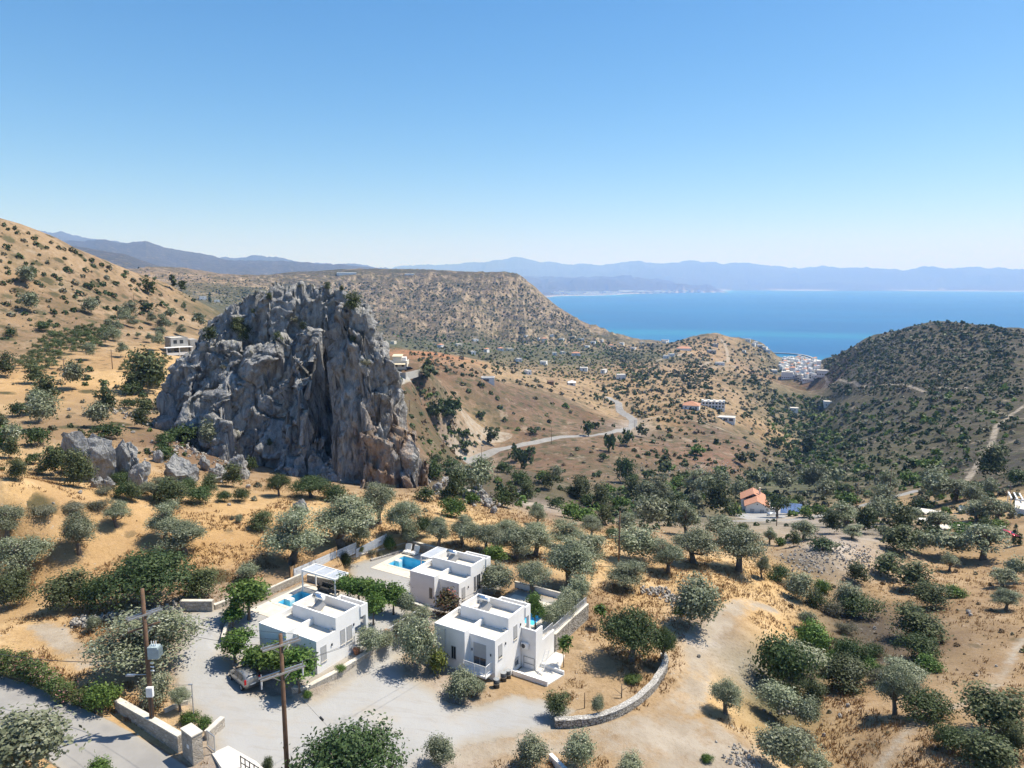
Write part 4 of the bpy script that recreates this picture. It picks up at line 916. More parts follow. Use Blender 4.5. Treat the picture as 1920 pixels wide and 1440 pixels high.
# plants that share a look: (group, label, [(kind, px, py, w)...])
def many(group,label,items,**k):
    if not items: return
    bb=(min(i[1] for i in items),max(i[1] for i in items),min(i[2] for i in items),max(i[2] for i in items)); ws=sorted(i[3] for i in items); base=label
    for it in items:
        size='large' if it[3]>ws[int(len(ws)*.7)] else ('small' if it[3]<ws[int(len(ws)*.35)] else 'mid-sized')
        label=f"{size} {TONE[it[0]]} {base}, {where(it[1],it[2],bb)}"
        a=dict(kind=it[0],px=it[1],py=it[2],w=it[3],label=label,group=group,hpx=it[4] if len(it)>4 else None,**k)
        if 'shrub' in it[0]: DEFER.append(a)
        else: plant(**a)
D,U,O_,G_,Y_,T_,B_='darkshrub','upshrub','oliveshrub','greenshrub','greyshrub','olive','dryshrub'
many('gully thicket','bush in the green gully',[(D,1461,1090,42),(Y_,1488,1107,34),(O_,1500,1124,42),(D,1535,1137,46),(G_,1545,1110,30),(Y_,1570,1157,38),(Y_,1585,1187,34),(D,1640,1232,34),(D,1555,1264,40),(G_,1628,1257,38),(Y_,1638,1277,36),(O_,1507,1370,46),(Y_,1498,1397,52),(G_,1490,1432,34),(D,1480,1318,44),(O_,1512,1180,26),(G_,1560,1240,30),(D,1575,1222,34),(Y_,1450,1400,44),(U,1520,1330,40),(D,1545,1215,30),(O_,1600,1290,36),(D,1655,1268,30)])
many('bushes of the stony garden','bush in the stony garden',[(O_,1745,947,46),(D,1720,957,34),(T_,1667,933,34),(D,1650,940,22),(O_,1657,962,40),(O_,1750,924,36),(G_,1712,907,34),(U,1855,900,46),(G_,1825,924,26),(O_,1855,930,26),(G_,1740,884,34),(D,1712,878,28),(D,1912,908,40),(D,1742,1014,38),(G_,1800,1012,42),(O_,1727,1037,34),(O_,1658,1012,20),(O_,1635,987,36),(O_,1665,982,36),(O_,1814,937,22),(U,1690,1002,40),(G_,1870,995,34),(O_,1905,1090,34),(D,1918,1222,16),(U,1845,1012,30)])
many('bushes along the lane','bush around the red-roofed house',[(O_,1515,920,36),(O_,1460,927,36),(O_,1413,917,28),(O_,1435,917,24),(D,1494,945,24),(O_,1543,920,36),(D,1578,924,28),(O_,1552,947,36),(G_,1586,947,34),(O_,1568,907,24),(G_,1540,970,30),(G_,1510,970,28),(D,1388,997,28),(G_,1372,967,30),(D,1475,987,12),(D,1479,1010,18),(U,1491,1024,20),(U,1345,970,52),(O_,1330,947,40),(O_,1302,952,24),(T_,1300,927,38),(T_,1240,952,48),(D,1418,986,14,20),(D,1440,980,12),(D,1450,978,12),(U,1620,1000,36),(U,1560,1000,30)])
many('valley bottom bushes','bush in the valley bottom',[(G_,1160,952,30),(U,1125,952,32),(U,1092,932,30),(U,1260,987,40),(O_,1225,992,50),(O_,1200,977,32),(G_,1070,972,40),(G_,1097,977,40),(D,1098,947,30),(D,1038,954,28),(D,1050,940,18),(U,1085,935,26),(D,1070,926,20),(D,1050,918,16),(U,1027,917,24),(D,1007,922,16),(G_,1015,906,30),(D,1046,903,20),(U,988,939,28),(U,955,953,32),(D,940,950,32,36),(D,915,898,18),(D,950,886,30),(D,903,883,32),(D,977,906,32),(D,988,913,24),(G_,848,968,44,38),(O_,880,975,14),(U,858,941,38),(G_,887,944,26),(O_,893,934,50),(O_,865,916,36),(D,838,936,30),(D,815,894,42),(D,800,938,38),(O_,797,960,14),(O_,1175,1000,32),(U,1135,985,30),(D,1130,940,26),(G_,1145,925,24),(U,1185,935,30),(O_,1210,945,30),(D,1215,915,24),(G_,1255,925,28),(D,1275,940,30),(U,1320,925,26),(O_,1350,930,34),(O_,1385,945,30),(D,1365,950,24),(U,1400,935,26),(O_,1120,915,18),(G_,1190,960,26)])
many('bushes on the brown slope','bush on the slope below the road',[(U,1117,893,18,22),(O_,1045,899,20),(D,1172,906,36,50),(D,1182,906,26),(D,1220,899,30),(U,1245,891,30),(D,1283,901,28),(G_,1268,911,26),(D,1242,909,14),(D,1352,894,24),(D,1325,909,16),(D,1358,907,16),(D,1147,848,30,36),(D,1172,834,24,30),(D,1130,863,22),(U,1202,819,20),(D,1225,831,14),(D,1197,858,12),(D,1247,848,16),(D,1188,846,12),(G_,1255,819,14),(D,1345,833,18),(D,1364,831,12),(D,1285,873,14),(G_,1305,853,24),(D,1327,873,10),(G_,1355,893,26),(D,1375,888,12),(G_,1250,891,26),(D,967,863,28,30),(D,991,853,24),(D,982,880,34,36),(D,1082,844,12),(D,1117,894,18),(Y_,1094,869,10),(Y_,1107,849,8),(Y_,1113,838,8),(D,1095,895,8),(D,1455,840,30),(D,1437,852,16),(D,1457,882,26),(U,1512,848,24),(D,1410,860,20),(U,1390,872,22),(D,1425,895,28),(D,1480,862,24),(D,1330,845,14),(D,1290,838,12),(D,1275,860,12),(D,1400,840,14),(D,1340,868,12),(D,1230,870,10),(D,1310,890,14),(D,1385,900,18)])
many('bushes on the road hill','bush on the road hill',[(D,789,779,13,20),(U,802,715,30),(D,818,703,18),(U,775,719,10),(D,759,738,10),(D,817,741,14),(U,848,739,14),(D,835,739,10),(D,868,721,14),(D,880,735,14),(D,902,724,18),(D,921,739,12),(D,932,749,12),(D,939,766,16),(D,898,783,20),(D,946,789,14),(D,963,776,8),(D,979,789,12),(Y_,1004,749,12),(D,1035,758,11),(D,1030,793,14),(G_,1025,780,12),(D,1069,774,10),(D,1001,814,24),(G_,972,807,14),(D,934,808,15),(Y_,954,804,7),(D,912,806,8),(U,921,833,24),(D,897,819,10),(U,890,834,14),(D,872,823,28),(D,868,841,26),(D,835,823,16),(D,1101,817,22,30),(D,1120,804,20),(D,1020,806,8),(D,789,824,15),(D,771,783,15),(D,772,801,16),(D,845,880,28),(D,815,870,24),(D,750,713,12),(G_,1060,765,18),(U,1130,790,12),(D,1150,800,10)])
for a in [('carob',818,798,40,'tall dark tree, left of the clump on the hill beside the crag',48),('carob',850,787,34,'tall dark tree, right of the clump on the hill beside the crag',46),('carob',842,792,26,'dark tree between the two tall ones beside the crag',30),
 ('eucalyptus',326,545,14,'tall slender eucalyptus on the left skyline',29),('eucalyptus',342,548,17,'broader eucalyptus right of the slender one on the left skyline',20),('cypress',394,569,7,'dark cypress beside the white farmhouse on the left ridge',20)]: plant(a[0],a[1],a[2],a[3],a[4],hpx=a[5])
LH=[(55,262,75),(145,330,65),(28,310,45),(255,195,60),(115,120,50),(130,155,50),(180,210,50),(210,155,40),(270,240,60),(350,262,40),(380,225,40),(485,345,40),(190,385,45),(245,385,35),(355,375,45),(515,440,80),(75,372,35),(48,415,45),(245,425,50),(20,535,60),(65,455,55),(70,520,50),(190,535,110),(220,485,110),(285,530,55),(315,550,50),(95,590,60),(250,620,65),(255,655,60),(135,620,50),(475,590,65),(470,640,55),(565,635,55),(590,610,75),(560,530,70),(410,480,60),(440,500,60),(325,465,50),(620,480,50),(640,435,60),(690,570,90),(770,540,80),(795,490,60),(740,605,60),(860,630,80),(800,610,70),(720,675,75),(870,535,60),(950,450,60),(930,480,60),(1000,520,70),(1040,545,50),(975,550,40),(1120,610,90),(1060,680,60),(1020,580,50),(800,720,60),(870,725,70),(690,760,100),(560,740,70),(490,755,60),(400,750,70),(210,740,110),(190,765,60),(55,690,60),(135,670,50),(80,770,75),(330,880,105),(430,850,65),(225,805,40),(590,862,45),(670,890,60),(70,920,85),(850,790,60),(970,780,90),(1120,740,100),(1060,760,60),(1220,700,80),(1300,740,60),(1380,710,50),(1450,660,50),(1320,665,45),(1200,620,40),(1260,690,30),(1360,800,60),(1250,760,40),(540,290,70),(600,320,40),(690,365,60),(760,395,50),(820,420,60),(700,400,50),(640,360,40),(440,265,50),(480,275,40),(560,300,50),(1100,480,40),(1150,530,40),(1050,500,30),(30,95,50),(60,125,40)]
many('bushes on the left hillside','bush on the left hillside',[((D,U,O_,D)[i%4],x/4,400+y/4,w/4) for i,(x,y,w) in enumerate(LH)])
LT=[(1150,840,70),(1270,810,80),(940,850,110),(1000,860,80),(820,880,70),(890,900,70),(1230,890,110),(1360,920,70),(1120,970,55),(1210,950,75),(1180,1030,90),(1500,880,100),(1040,940,40),(830,1000,100),(880,960,70),(930,1080,80),(675,1100,90)]
many('olive trees below the left hillside','tree near the concrete house',[('olive',x/4,400+y/4,w/4) for x,y,w in LT],parts=False)
LN=[(595,1120,60),(670,1185,80),(515,1130,40),(440,1180,40),(405,1205,50),(60,1230,120),(260,1280,120),(445,1285,75),(565,1250,60),(650,1250,80),(640,1290,60),(575,1330,150),(790,1290,80),(760,1265,50),(780,1335,80),(880,1310,60),(1130,1300,180),(1010,1350,140)]
many('bushes below the left hillside','bush below the olive plantation',[((D,U,U,O_)[i%4],x/4,400+y/4,w/4) for i,(x,y,w) in enumerate(LN)])
many('bushes around the left rocks','bush among the left rocks',[(D,33,782,36),(U,85,759,42),(O_,78,777,36),(O_,72,792,32),(O_,82,806,45),(Y_,102,806,20),(D,70,837,46),(G_,10,837,46),(O_,30,840,32),(U,5,806,22),(U,200,781,36),(O_,183,802,36),(D,203,823,54,30),(D,243,766,26),(U,272,782,28),(U,264,804,26),(G_,281,809,14),(D,250,741,36),(U,280,736,60),(U,268,744,20),(U,278,756,18),(U,152,813,18),(U,275,846,14,22),(D,124,853,26),(D,132,887,55),(U,97,892,40),(U,150,914,50),(Y_,74,889,26),(U,34,901,32),(D,4,882,14),(Y_,76,966,52,16),(Y_,145,956,44,14),(Y_,186,953,42,20),(D,232,935,42,34),(D,222,907,32),(Y_,192,926,36,16),(U,320,947,60,34),(D,365,942,52,34),(D,345,921,40),(U,395,926,28),(U,435,913,32),(D,417,941,28),(D,452,941,32),(D,315,863,38,32),(D,311,836,34),(D,347,855,14),(O_,387,848,34,60),(D,350,832,50,36),(U,345,802,42,26),(D,315,798,24),(D,313,769,42),(G_,340,839,18),(D,435,854,40),(D,472,886,26,30),(Y_,422,879,16),(D,330,878,18),(O_,483,913,20),(O_,477,939,16,26),(D,60,870,30),(U,20,860,26),(D,110,870,28),(U,170,895,26),(U,300,905,20),(D,270,925,26),(U,250,940,28)])
def grove(poly,sp,w0,w1,kind,group,label,mx=999):
    xs=[p[0] for p in poly]; ys=[p[1] for p in poly]; n=0; y=min(ys)
    while y<max(ys):
        x=min(xs)+prg.uniform(0,sp)
        while x<max(xs):
            jx,jy=x+prg.uniform(-.35,.35)*sp,y+prg.uniform(-.3,.3)*sp*.6
            if polysd(np.array([jx]),np.array([jy]),poly)[0]>0 and n<mx:
                plant(kind,jx,jy,prg.uniform(w0,w1),label+', '+where(jx,jy,(min(xs),max(xs),min(ys),max(ys)),True),group=group,parts=False); n+=1
            x+=sp
        y+=sp*.5
grove([(27,685),(97,632),(175,618),(215,626),(190,655),(125,668),(100,697),(57,700)],12,10,15,'grovetree','olive plantation','olive tree of the dense plantation strip on the left slope')
grove([(225,690),(282,668),(325,672),(308,697),(225,700)],9.5,8,11,'grovetree','young olive rows','young olive in the planted rows below the concrete house')
def settle():   # the largest shrubs are things of their own, the rest join the uncountable scrub
    n=300-sum(1 for a in NEARP if 'shrub' in a[0])
    DEFER.sort(key=lambda a:-a['w'])
    for a in DEFER[:n]: plant(**a)
    REST.extend(DEFER[n:])
settle()
# ------------------------------------------------------------------ far scrub and dry grass, too many to count
def scatter():
    R=[ # polygon, spacing px, width range, tone palette, keep
    ([(1540,680),(1600,646),(1680,618),(1740,602),(1830,607),(1920,622),(1920,745),(1700,740),(1560,745)],5.6,(4.5,11),(0,0,2),1),
    ([(1500,835),(1560,760),(1700,745),(1920,725),(1920,880),(1700,900),(1500,905)],9,(5,17),(0,0,2,1),.9),
    ([(1080,935),(1300,905),(1500,862),(1700,890),(1920,905),(1920,975),(1660,1000),(1380,960),(1240,1000),(1100,985)],13,(9,24),(0,1,2,2),.9),
    ([(1440,740),(1560,745),(1540,800),(1620,830),(1500,890),(1430,840)],7,(6,14),(0,1,0),1),
    ([(1180,700),(1400,690),(1490,760),(1450,800),(1200,792),(1110,745)],7.5,(5,12),(0,0,2),1),
    ([(1130,652),(1340,632),(1440,655),(1480,700),(1440,725),(1200,725)],5.6,(3.6,9),(0,0,2),1),
    ([(700,625),(1000,635),(1140,640),(1230,690),(1200,720),(1000,705),(830,655),(720,650)],5.5,(4,7),(0,1,2),.95),
    ([(1190,800),(1440,800),(1490,865),(1300,905),(1190,892)],14,(5,14),(0,0,3),.9),
    ([(750,652),(860,650),(960,690),(1060,740),(1000,728),(900,712),(800,690)],8.5,(6,12),(0,2,2),.85),
    ([(1030,700),(1210,720),(1190,770),(1120,770),(1010,730)],11,(5,11),(0,2),.75),
    ([(0,435),(300,545),(420,605),(300,650),(0,660)],20,(4,10),(0,2),.7),
    ([(0,700),(300,700),(300,760),(0,780)],24,(5,12),(0,2),.5),
    ([(0,790),(300,770),(420,870),(0,890)],24,(6,14),(0,2),.6),
    ([(560,530),(980,530),(1110,625),(1080,642),(720,640),(560,600)],5.2,(2.2,5.5),(0,0,2),.85),
    ([(400,545),(560,535),(600,600),(560,640),(440,610)],6,(3,6),(0,2),.9),
    ([(420,585),(470,590),(480,640),(380,640)],7,(5,9),(0,2),.9),
    ([(1450,1100),(1650,1050),(1920,1050),(1920,1440),(1450,1440)],26,(5,13),(3,3,2),.6),
    ([(820,880),(940,900),(1100,960),(1000,960),(860,930)],16,(10,24),(0,1),.75),
    ([(880,850),(1130,840),(1180,900),(1100,930),(960,900)],22,(5,11),(0,3),.6),
    ([(770,715),(830,725),(875,845),(860,900),(800,870)],11,(5,15),(0,0,1,3),.8),
    ([(1000,560),(1060,590),(1135,640),(1080,640),(980,600)],6,(2,4.5),(0,),.8),
    ([(240,500),(420,520),(560,530),(420,575),(350,560)],5.5,(2,4),(0,2),.8)]
    rg=np.random.default_rng(77); V=[];T=[];nq=0; out=[[],[],[],[]]
    for poly,sp,(w0,w1),tones,keep in R:
        xs=[p[0] for p in poly]; ys=[p[1] for p in poly]
        gx,gy=np.meshgrid(np.arange(min(xs),max(xs),sp),np.arange(min(ys),max(ys),sp*.62)); gx=gx.ravel()+rg.uniform(-.5,.5,gx.size)*sp; gy=gy.ravel()+rg.uniform(-.5,.5,gy.size)*sp*.62
        ok=(polysd(gx,gy,poly)>0)&(rg.random(gx.size)<keep)
        for x,y in zip(gx[ok],gy[ok]):
            g=ground(x,y)
            if g is None: continue
            p,r=g
            if p.z<1.5 or blocked(x,y,p): continue
            if rg.random()>.25+1.5*(.5+float(fbm2(np.array([p.x/(r*.05)]),np.array([p.y/(r*.05)]),3,55)[0])): continue
            c=project(p)[2]; w=(w0*.75+(w1*1.15-w0*.75)*rg.random()**1.8)*c/F
            w=min(w,7.5); out[tones[rg.integers(len(tones))]].append((p.x,p.y,p.z,w,r))
    for a in REST:
        g=ground(a['px'],a['py'])
        if g: p,r=g; c=project(p)[2]; out[1 if a['kind']=='greenshrub' else (2 if a['kind'] in('greyshrub','oliveshrub') else 0)].append((p.x,p.y,p.z,a['w']*c/F,r))
    names=[('scrub','darkshrub'),('green_scrub','greenshrub'),('grey_scrub','greyshrub'),('dry_scrub','dryshrub')]
    lv=(-.25,.5,.62)
    for (nm,mk),L in zip(names,out):
        if not L: continue
        Vs=[];Ts=[]
        for x,y,z,w,r in L:
            n=int(np.clip(34*(300/max(r,120))**.75,9,46)); d=rg.normal(size=(n,3)); d/=np.linalg.norm(d,axis=1)[:,None]; d[:,2]=np.abs(d[:,2])
            ctr=d*np.array([.36,.36,.46])*w*(.75+.4*rg.random((n,1))); ctr[:,:2]+=rg.normal(size=2)*w*.05
            nn=d+rg.normal(size=(n,3))*.5; nn/=np.linalg.norm(nn,axis=1)[:,None]; a=np.cross(nn,rg.normal(size=(n,3))); a/=np.linalg.norm(a,axis=1)[:,None]; b=np.cross(nn,a)
            s=w*.95/math.sqrt(n)*(.7+.5*rg.random((n,1))); base=np.array([x,y,z])
            Vs.append((base+ctr+np.stack([-a*s,-b*s*.8,a*s,b*s*.8],0)).transpose(1,0,2).reshape(-1,3)); Ts.append(np.repeat(np.clip(rg.normal(.42,.2)+.15*rg.normal(size=n),0,1),4))
        Vs=np.concatenate(Vs); me=np_mesh(nm,Vs,np.arange(len(Vs)).reshape(-1,4),False); at=me.attributes.new('tone','FLOAT','POINT'); at.data.foreach_set('value',np.concatenate(Ts).astype(np.float32))
        new_obj(nm,me,LEAF[SPEC[mk][1]],kind='stuff'); print(nm,len(L))
BLOCK=[]   # keep-out circles (px,py,r)
def blocked(x,y,p):
    i=int(np.clip(np.searchsorted(TH,math.atan2(p.x,p.y)),0,len(TH)-1)); j=int(np.clip(np.searchsorted(RR,math.hypot(p.x,p.y)),0,len(RR)-1))
    if SD_ROAD[i,j]>-2.5 or SD_GRAV[i,j]>-.5 or SD_TRK[i,j]>-.8: return True
    return any((x-a)**2+((y-b)*1.4)**2<q*q for a,b,q in BLOCK)
def grass():
    rg=np.random.default_rng(99); n=95000
    # clumps in the golden fields within about 130 m
    th=rg.uniform(-.68,.68,n); r=np.exp(rg.uniform(math.log(38),math.log(150),n)); x=r*np.sin(th); y=r*np.cos(th)
    i=np.clip(np.searchsorted(TH,th),1,len(TH)-1); j=np.clip(np.searchsorted(RR,r),1,len(RR)-1)
    col=C2[i,j]; gold=np.clip((col[:,0]-col[:,2]-.12)/.15,0,1)
    pat=fbm2(x/7,y/7,3,201)+.5*fbm2(x/1.8,y/1.8,2,202)
    ok=(SD_ROAD[i,j]<-.8)&(SD_GRAV[i,j]<-.5)&(SD_TRK[i,j]<-.4)&(rg.random(n)<gold*.9+.12)&(pat>-.05)
    for k,A in VIL.items():
        lx=(x-A[0][0])*VX[0]+(y-A[0][1])*VX[1]; ly=(x-A[0][0])*VY[0]+(y-A[0][1])*VY[1]; ok&=~((lx>-8)&(lx<5.5)&(ly>-2.5)&(ly<14))
    x,y,i,j,pat=x[ok],y[ok],i[ok],j[ok],pat[ok]; z=Z2[i,j]-.03
    m=5; N=len(x)*m; X=np.repeat(x,m)+rg.normal(size=N)*.16; Y=np.repeat(y,m)+rg.normal(size=N)*.16; Z=np.repeat(z,m)
    hgt=np.repeat(.16+.34*rg.random(len(x))**2+.22*np.clip(pat,0,1),m)*(.6+.6*rg.random(N)); a=rg.uniform(0,6.28,N); wd=.035+.04*rg.random(N)
    lx,ly=rg.normal(size=N)*.4*hgt,rg.normal(size=N)*.4*hgt; dx,dy=np.cos(a)*wd,np.sin(a)*wd
    V=np.stack([np.c_[X-dx,Y-dy,Z],np.c_[X+dx,Y+dy,Z],np.c_[X+lx,Y+ly,Z+hgt]],1).reshape(-1,3)
    me=np_mesh('dry_grass',V,np.arange(N*3).reshape(-1,3),False); at=me.attributes.new('tone','FLOAT','POINT'); at.data.foreach_set('value',np.repeat(np.clip(.5+.2*rg.normal(size=N),0,1),3).astype(np.float32))
    m_=mat_leaf('straw',(.20,.115,.042),(.36,.215,.08),(.46,.31,.14),.25); new_obj('dry_grass',me,m_,kind='stuff')
scatter(); grass()
# ------------------------------------------------------------------ built things: helpers
def mat_white(name='white_render',col=(.80,.79,.775)):
    t=NT(name); v=t.pos(); n=t.noise(v,.9,5,.6); c=t.mix(t.ramp(n,.35,.75),col,tuple(x*.93 for x in col))
    st=t.noise(t.scalev(v,(2.5,2.5,.25)),1.2,5,.7); c=t.mix(t.math('MULTIPLY',t.ramp(st,.58,.8),.28),c,(.58,.54,.48))
    t.P(Base_Color=c,Roughness=.85,Normal=t.bump(t.noise(v,22,3,.6),.012,.4)); t.b.inputs['Specular IOR Level'].default_value=.2; return t.m
def mat_roofdeck():
    t=NT('roof_screed'); v=t.pos(); n=t.noise(v,.8,6,.65); c=t.mix(t.ramp(n,.35,.7),(.66,.61,.53),(.56,.51,.43)); c=t.mix(t.math('MULTIPLY',t.ramp(t.noise(v,2.2,5,.7),.55,.75),.5),c,(.47,.42,.35))
    t.P(Base_Color=c,Roughness=.9); return t.m
def mat_stone(name,sc,c0,c1,mortar,bump=.08,mw=.06):
    t=NT(name); v=t.pos(); w=t.scalev(v,(1,1,1.5)); nz=t.noise(v,3,3,.6,'Color'); ad=t.n('ShaderNodeVectorMath',operation='MULTIPLY_ADD'); t.l(nz,ad.inputs[0]); ad.inputs[1].default_value=(.16,.16,.16); t.l(w,ad.inputs[2]); w=ad.outputs[0]
    e=t.vor(w,sc,feat='DISTANCE_TO_EDGE'); cc=t.n('ShaderNodeSeparateColor'); t.l(t.vor(w,sc,'Color'),cc.inputs[0])
    c=t.mix(cc.outputs[0],c0,c1); c=t.mix(t.math('MULTIPLY',t.ramp(t.noise(v,6,4,.7),.45,.75),.45),c,tuple(x*.6 for x in c0)); m=t.ramp(e,mw*.4,mw*1.5); c=t.mix(m,mortar,c)
    t.P(Base_Color=c,Roughness=.92,Normal=t.bump(t.math('ADD',t.math('MULTIPLY',m,1.),t.math('MULTIPLY',t.noise(v,9,3,.7),.4)),bump,1.)); return t.m
M_WHITE=mat_white(); M_SCREED=mat_roofdeck()
M_STONE=mat_stone('stone_masonry',2.6,(.32,.28,.235),(.50,.455,.40),(.43,.39,.33)); M_DRY=mat_stone('dry_stone',3.0,(.33,.31,.28),(.54,.51,.46),(.12,.105,.085),.14,.07)
M_COPE=mat_plain('stone_coping',(.56,.52,.45),.9,.15,1.5,bump=.02,bsc=12); M_RUB=mat_stone('rubble_top',4.5,(.42,.40,.37),(.60,.575,.54),(.30,.28,.25),.1,.05)
M_CONC=mat_plain('concrete',(.60,.565,.51),.9,.1,.7,bump=.01); M_GREYC=mat_plain('grey_concrete',(.36,.345,.32),.9,.15,.8,bump=.02); M_PAVE=mat_plain('cream_paving',(.60,.545,.46),.85,.08,1.2,bump=.01)
M_METAL=mat_plain('galvanised_steel',(.42,.44,.46),.4,.1,4,.7); M_DARK=mat_plain('dark_metal',(.05,.052,.055),.5,.2,4,.3); M_WPAINT=mat_plain('white_paint',(.78,.78,.77),.45,.05,3)
M_SHUT=mat_plain('grey_shutter',(.40,.40,.40),.6,.05,4); M_TRANS=mat_plain('transformer_paint',(.33,.40,.42),.5,.1,5); M_BLACK=mat_plain('black_rubber',(.02,.02,.021),.8,.2,6)
M_TERRA=mat_plain('terracotta',(.40,.17,.09),.85,.15,6); M_CLOTH=mat_plain('dark_wicker',(.035,.033,.032),.8,.25,12); M_CUSH=mat_plain('white_cushion',(.78,.76,.72),.9,.06,4); M_FENCEW=mat_plain('new_pine_boards',(.55,.33,.15),.7,.15,2.5,bump=.01); M_PANEL=mat_plain('grey_panel_boards',(.50,.53,.57),.6,.08,2)
M_PIPE=mat_plain('grey_pipe',(.5,.5,.5),.5,.08,5); M_BIN=mat_plain('green_bin_plastic',(.01,.22,.17),.5,.1,5); M_RED=mat_plain('red_paint',(.5,.02,.03),.4,.1,4); M_LAMPR=mat_plain('red_lamp_glass',(.45,.01,.01),.2,.1,8)
M_TAUPE=mat_plain('yellow_stucco',(.66,.56,.38),.85,.07,1.); M_CREAM=mat_white('cream_stucco',(.72,.66,.55)); M_BROWNW=mat_plain('weathered_boards',(.16,.10,.06),.9,.25,3)
def mat_glass(name,col,r=.08):
    t=NT(name); t.P(Base_Color=col,Roughness=r,Metallic=0.); t.b.inputs['Specular IOR Level'].default_value=.8
    n=t.noise(t.obj(),1.2,2,.5); t.P(Base_Color=t.mix(t.ramp(n,.3,.7),col,tuple(x*1.6 for x in col))); return t.m
M_GLASS=mat_glass('window_glass',(.022,.028,.034)); M_PV=mat_glass('solar_glass',(.03,.045,.09),.15); M_PVB=mat_glass('blue_solar_cells',(.10,.16,.30),.25); M_TANK=mat_plain('tank_steel',(.62,.66,.72),.22,.06,3,.85)
def mat_tiles():
    t=NT('roof_tiles'); v=t.obj(); n=t.noise(v,1.4,5,.65); c=t.mix(t.ramp(n,.3,.7),(.44,.20,.12),(.54,.28,.175)); c=t.mix(t.math('MULTIPLY',t.ramp(t.noise(v,4,4,.7),.5,.75),.4),c,(.35,.16,.09))
    w=t.n('ShaderNodeTexWave',wave_type='BANDS',bands_direction='X'); t.l(v,w.inputs['Vector']); w.inputs['Scale'].default_value=1.6; t.P(Base_Color=c,Roughness=.85,Normal=t.bump(w.outputs['Fac'],.08,.7)); return t.m
M_TILE=mat_tiles()
def mat_basin():
    t=NT('blue_pool_tiles'); v=t.pos(); n=t.noise(v,.8,4,.6); c=t.mix(t.ramp(n,.3,.7),(.16,.58,.82),(.22,.66,.86)); b=t.n('ShaderNodeTexBrick'); t.l(t.scalev(v,(1,1,1)),b.inputs['Vector']); b.inputs['Scale'].default_value=4; b.offset=0
    t.P(Base_Color=c,Roughness=.35); return t.m
def mat_water():
    t=NT('pool_water'); v=t.pos(); bp=t.bump(t.noise(v,1.6,4,.6),.05,.6); tr=t.n('ShaderNodeBsdfTransparent'); tr.inputs[0].default_value=(.74,.94,1,1); gl=t.n('ShaderNodeBsdfGlossy'); gl.inputs['Roughness'].default_value=.04; t.l(bp,gl.inputs['Normal'])
    fr=t.n('ShaderNodeFresnel'); fr.inputs['IOR'].default_value=1.33; t.l(bp,fr.inputs['Normal']); mx=t.n('ShaderNodeMixShader'); t.l(fr.outputs[0],mx.inputs[0]); t.l(tr.outputs[0],mx.inputs[1]); t.l(gl.outputs[0],mx.inputs[2]); t.l(mx.outputs[0],t.out.inputs[0]); return t.m
M_BASIN=mat_basin(); M_WATER=mat_water()
class MB:
    def __init__(s): s.v=[]; s.f=[]
    def box(s,x0,x1,y0,y1,z0,z1,M=None):
        b=len(s.v); P=[Vector((x,y,z)) for z in (z0,z1) for x,y in ((x0,y0),(x1,y0),(x1,y1),(x0,y1))]
        if M is not None: P=[M@p for p in P]
        s.v+=[p[:] for p in P]; s.f+=[tuple(b+i for i in q) for q in ((3,2,1,0),(4,5,6,7),(0,1,5,4),(1,2,6,5),(2,3,7,6),(3,0,4,7))]; return s
    def poly(s,pts,z0,z1):
        b=len(s.v); n=len(pts); a=sum(pts[i][0]*pts[(i+1)%n][1]-pts[(i+1)%n][0]*pts[i][1] for i in range(n)); pts=pts if a>0 else pts[::-1]
        zz=lambda z,i:z[i] if isinstance(z,(list,tuple)) else z
        s.v+=[(p[0],p[1],z0) for p in pts]+[(p[0],p[1],z1) for p in pts]; s.f+=[tuple(b+i for i in range(n))[::-1],tuple(b+n+i for i in range(n))]+[(b+i,b+(i+1)%n,b+n+(i+1)%n,b+n+i) for i in range(n)]; return s
    def tube(s,p0,p1,r0,r1=None,n=8):
        p0,p1=Vector(p0),Vector(p1); r1=r0 if r1 is None else r1; d=(p1-p0).normalized(); u=d.orthogonal().normalized(); w=d.cross(u); b=len(s.v)
        for p,r in ((p0,r0),(p1,r1)):
            for k in range(n): a=2*math.pi*k/n; s.v.append((p+u*math.cos(a)*r+w*math.sin(a)*r)[:])
        s.f+=[(b+k,b+(k+1)%n,b+n+(k+1)%n,b+n+k) for k in range(n)]+[tuple(b+k for k in range(n))[::-1],tuple(b+n+k for k in range(n))]; return s
    def bar(s,p0,p1,w,h):
        p0,p1=Vector(p0),Vector(p1); d=p1-p0; L=d.length; x=d.normalized(); z=Vector((0,0,1)); y=z.cross(x)
        if y.length<1e-3: y=Vector((0,1,0))
        y.normalize(); z=x.cross(y); M=Matrix((x,y,z)).transposed().to_4x4(); M.translation=p0; return s.box(0,L,-w/2,w/2,-h/2,h/2,M)
    def quad(s,*P): b=len(s.v); s.v+=[tuple(p) for p in P]; s.f.append(tuple(range(b,b+len(P)))); return s
    def build(s,name,mat,parent=None,smooth=False,bevel=0,**k):
        me=bpy.data.meshes.new(name); me.from_pydata(s.v,[],s.f); me.update()
        if smooth: me.polygons.foreach_set('use_smooth',np.ones(len(me.polygons),bool))
        o=new_obj(name,me,mat,parent,**k)
        if bevel: m=o.modifiers.new('bevel','BEVEL'); m.width=bevel; m.segments=2; m.limit_method='ANGLE'
        return o
def thing(name,label,cat,loc=(0,0,0),rz=0,group=None):
    o=bpy.data.objects.new(name,None); COL.objects.link(o); o.location=loc; o.rotation_euler=(0,0,rz); o.empty_display_size=.5; o['label']=label; o['category']=cat
    if group: o['group']=group
    return o
def copy_tree(o,parent=None):
    c=o.copy(); COL.objects.link(c); c.parent=parent
    for ch in list(o.children): copy_tree(ch,c)
    return c
def G(px,py,rmin=0): g=ground(px,py,rmin); return g[0]
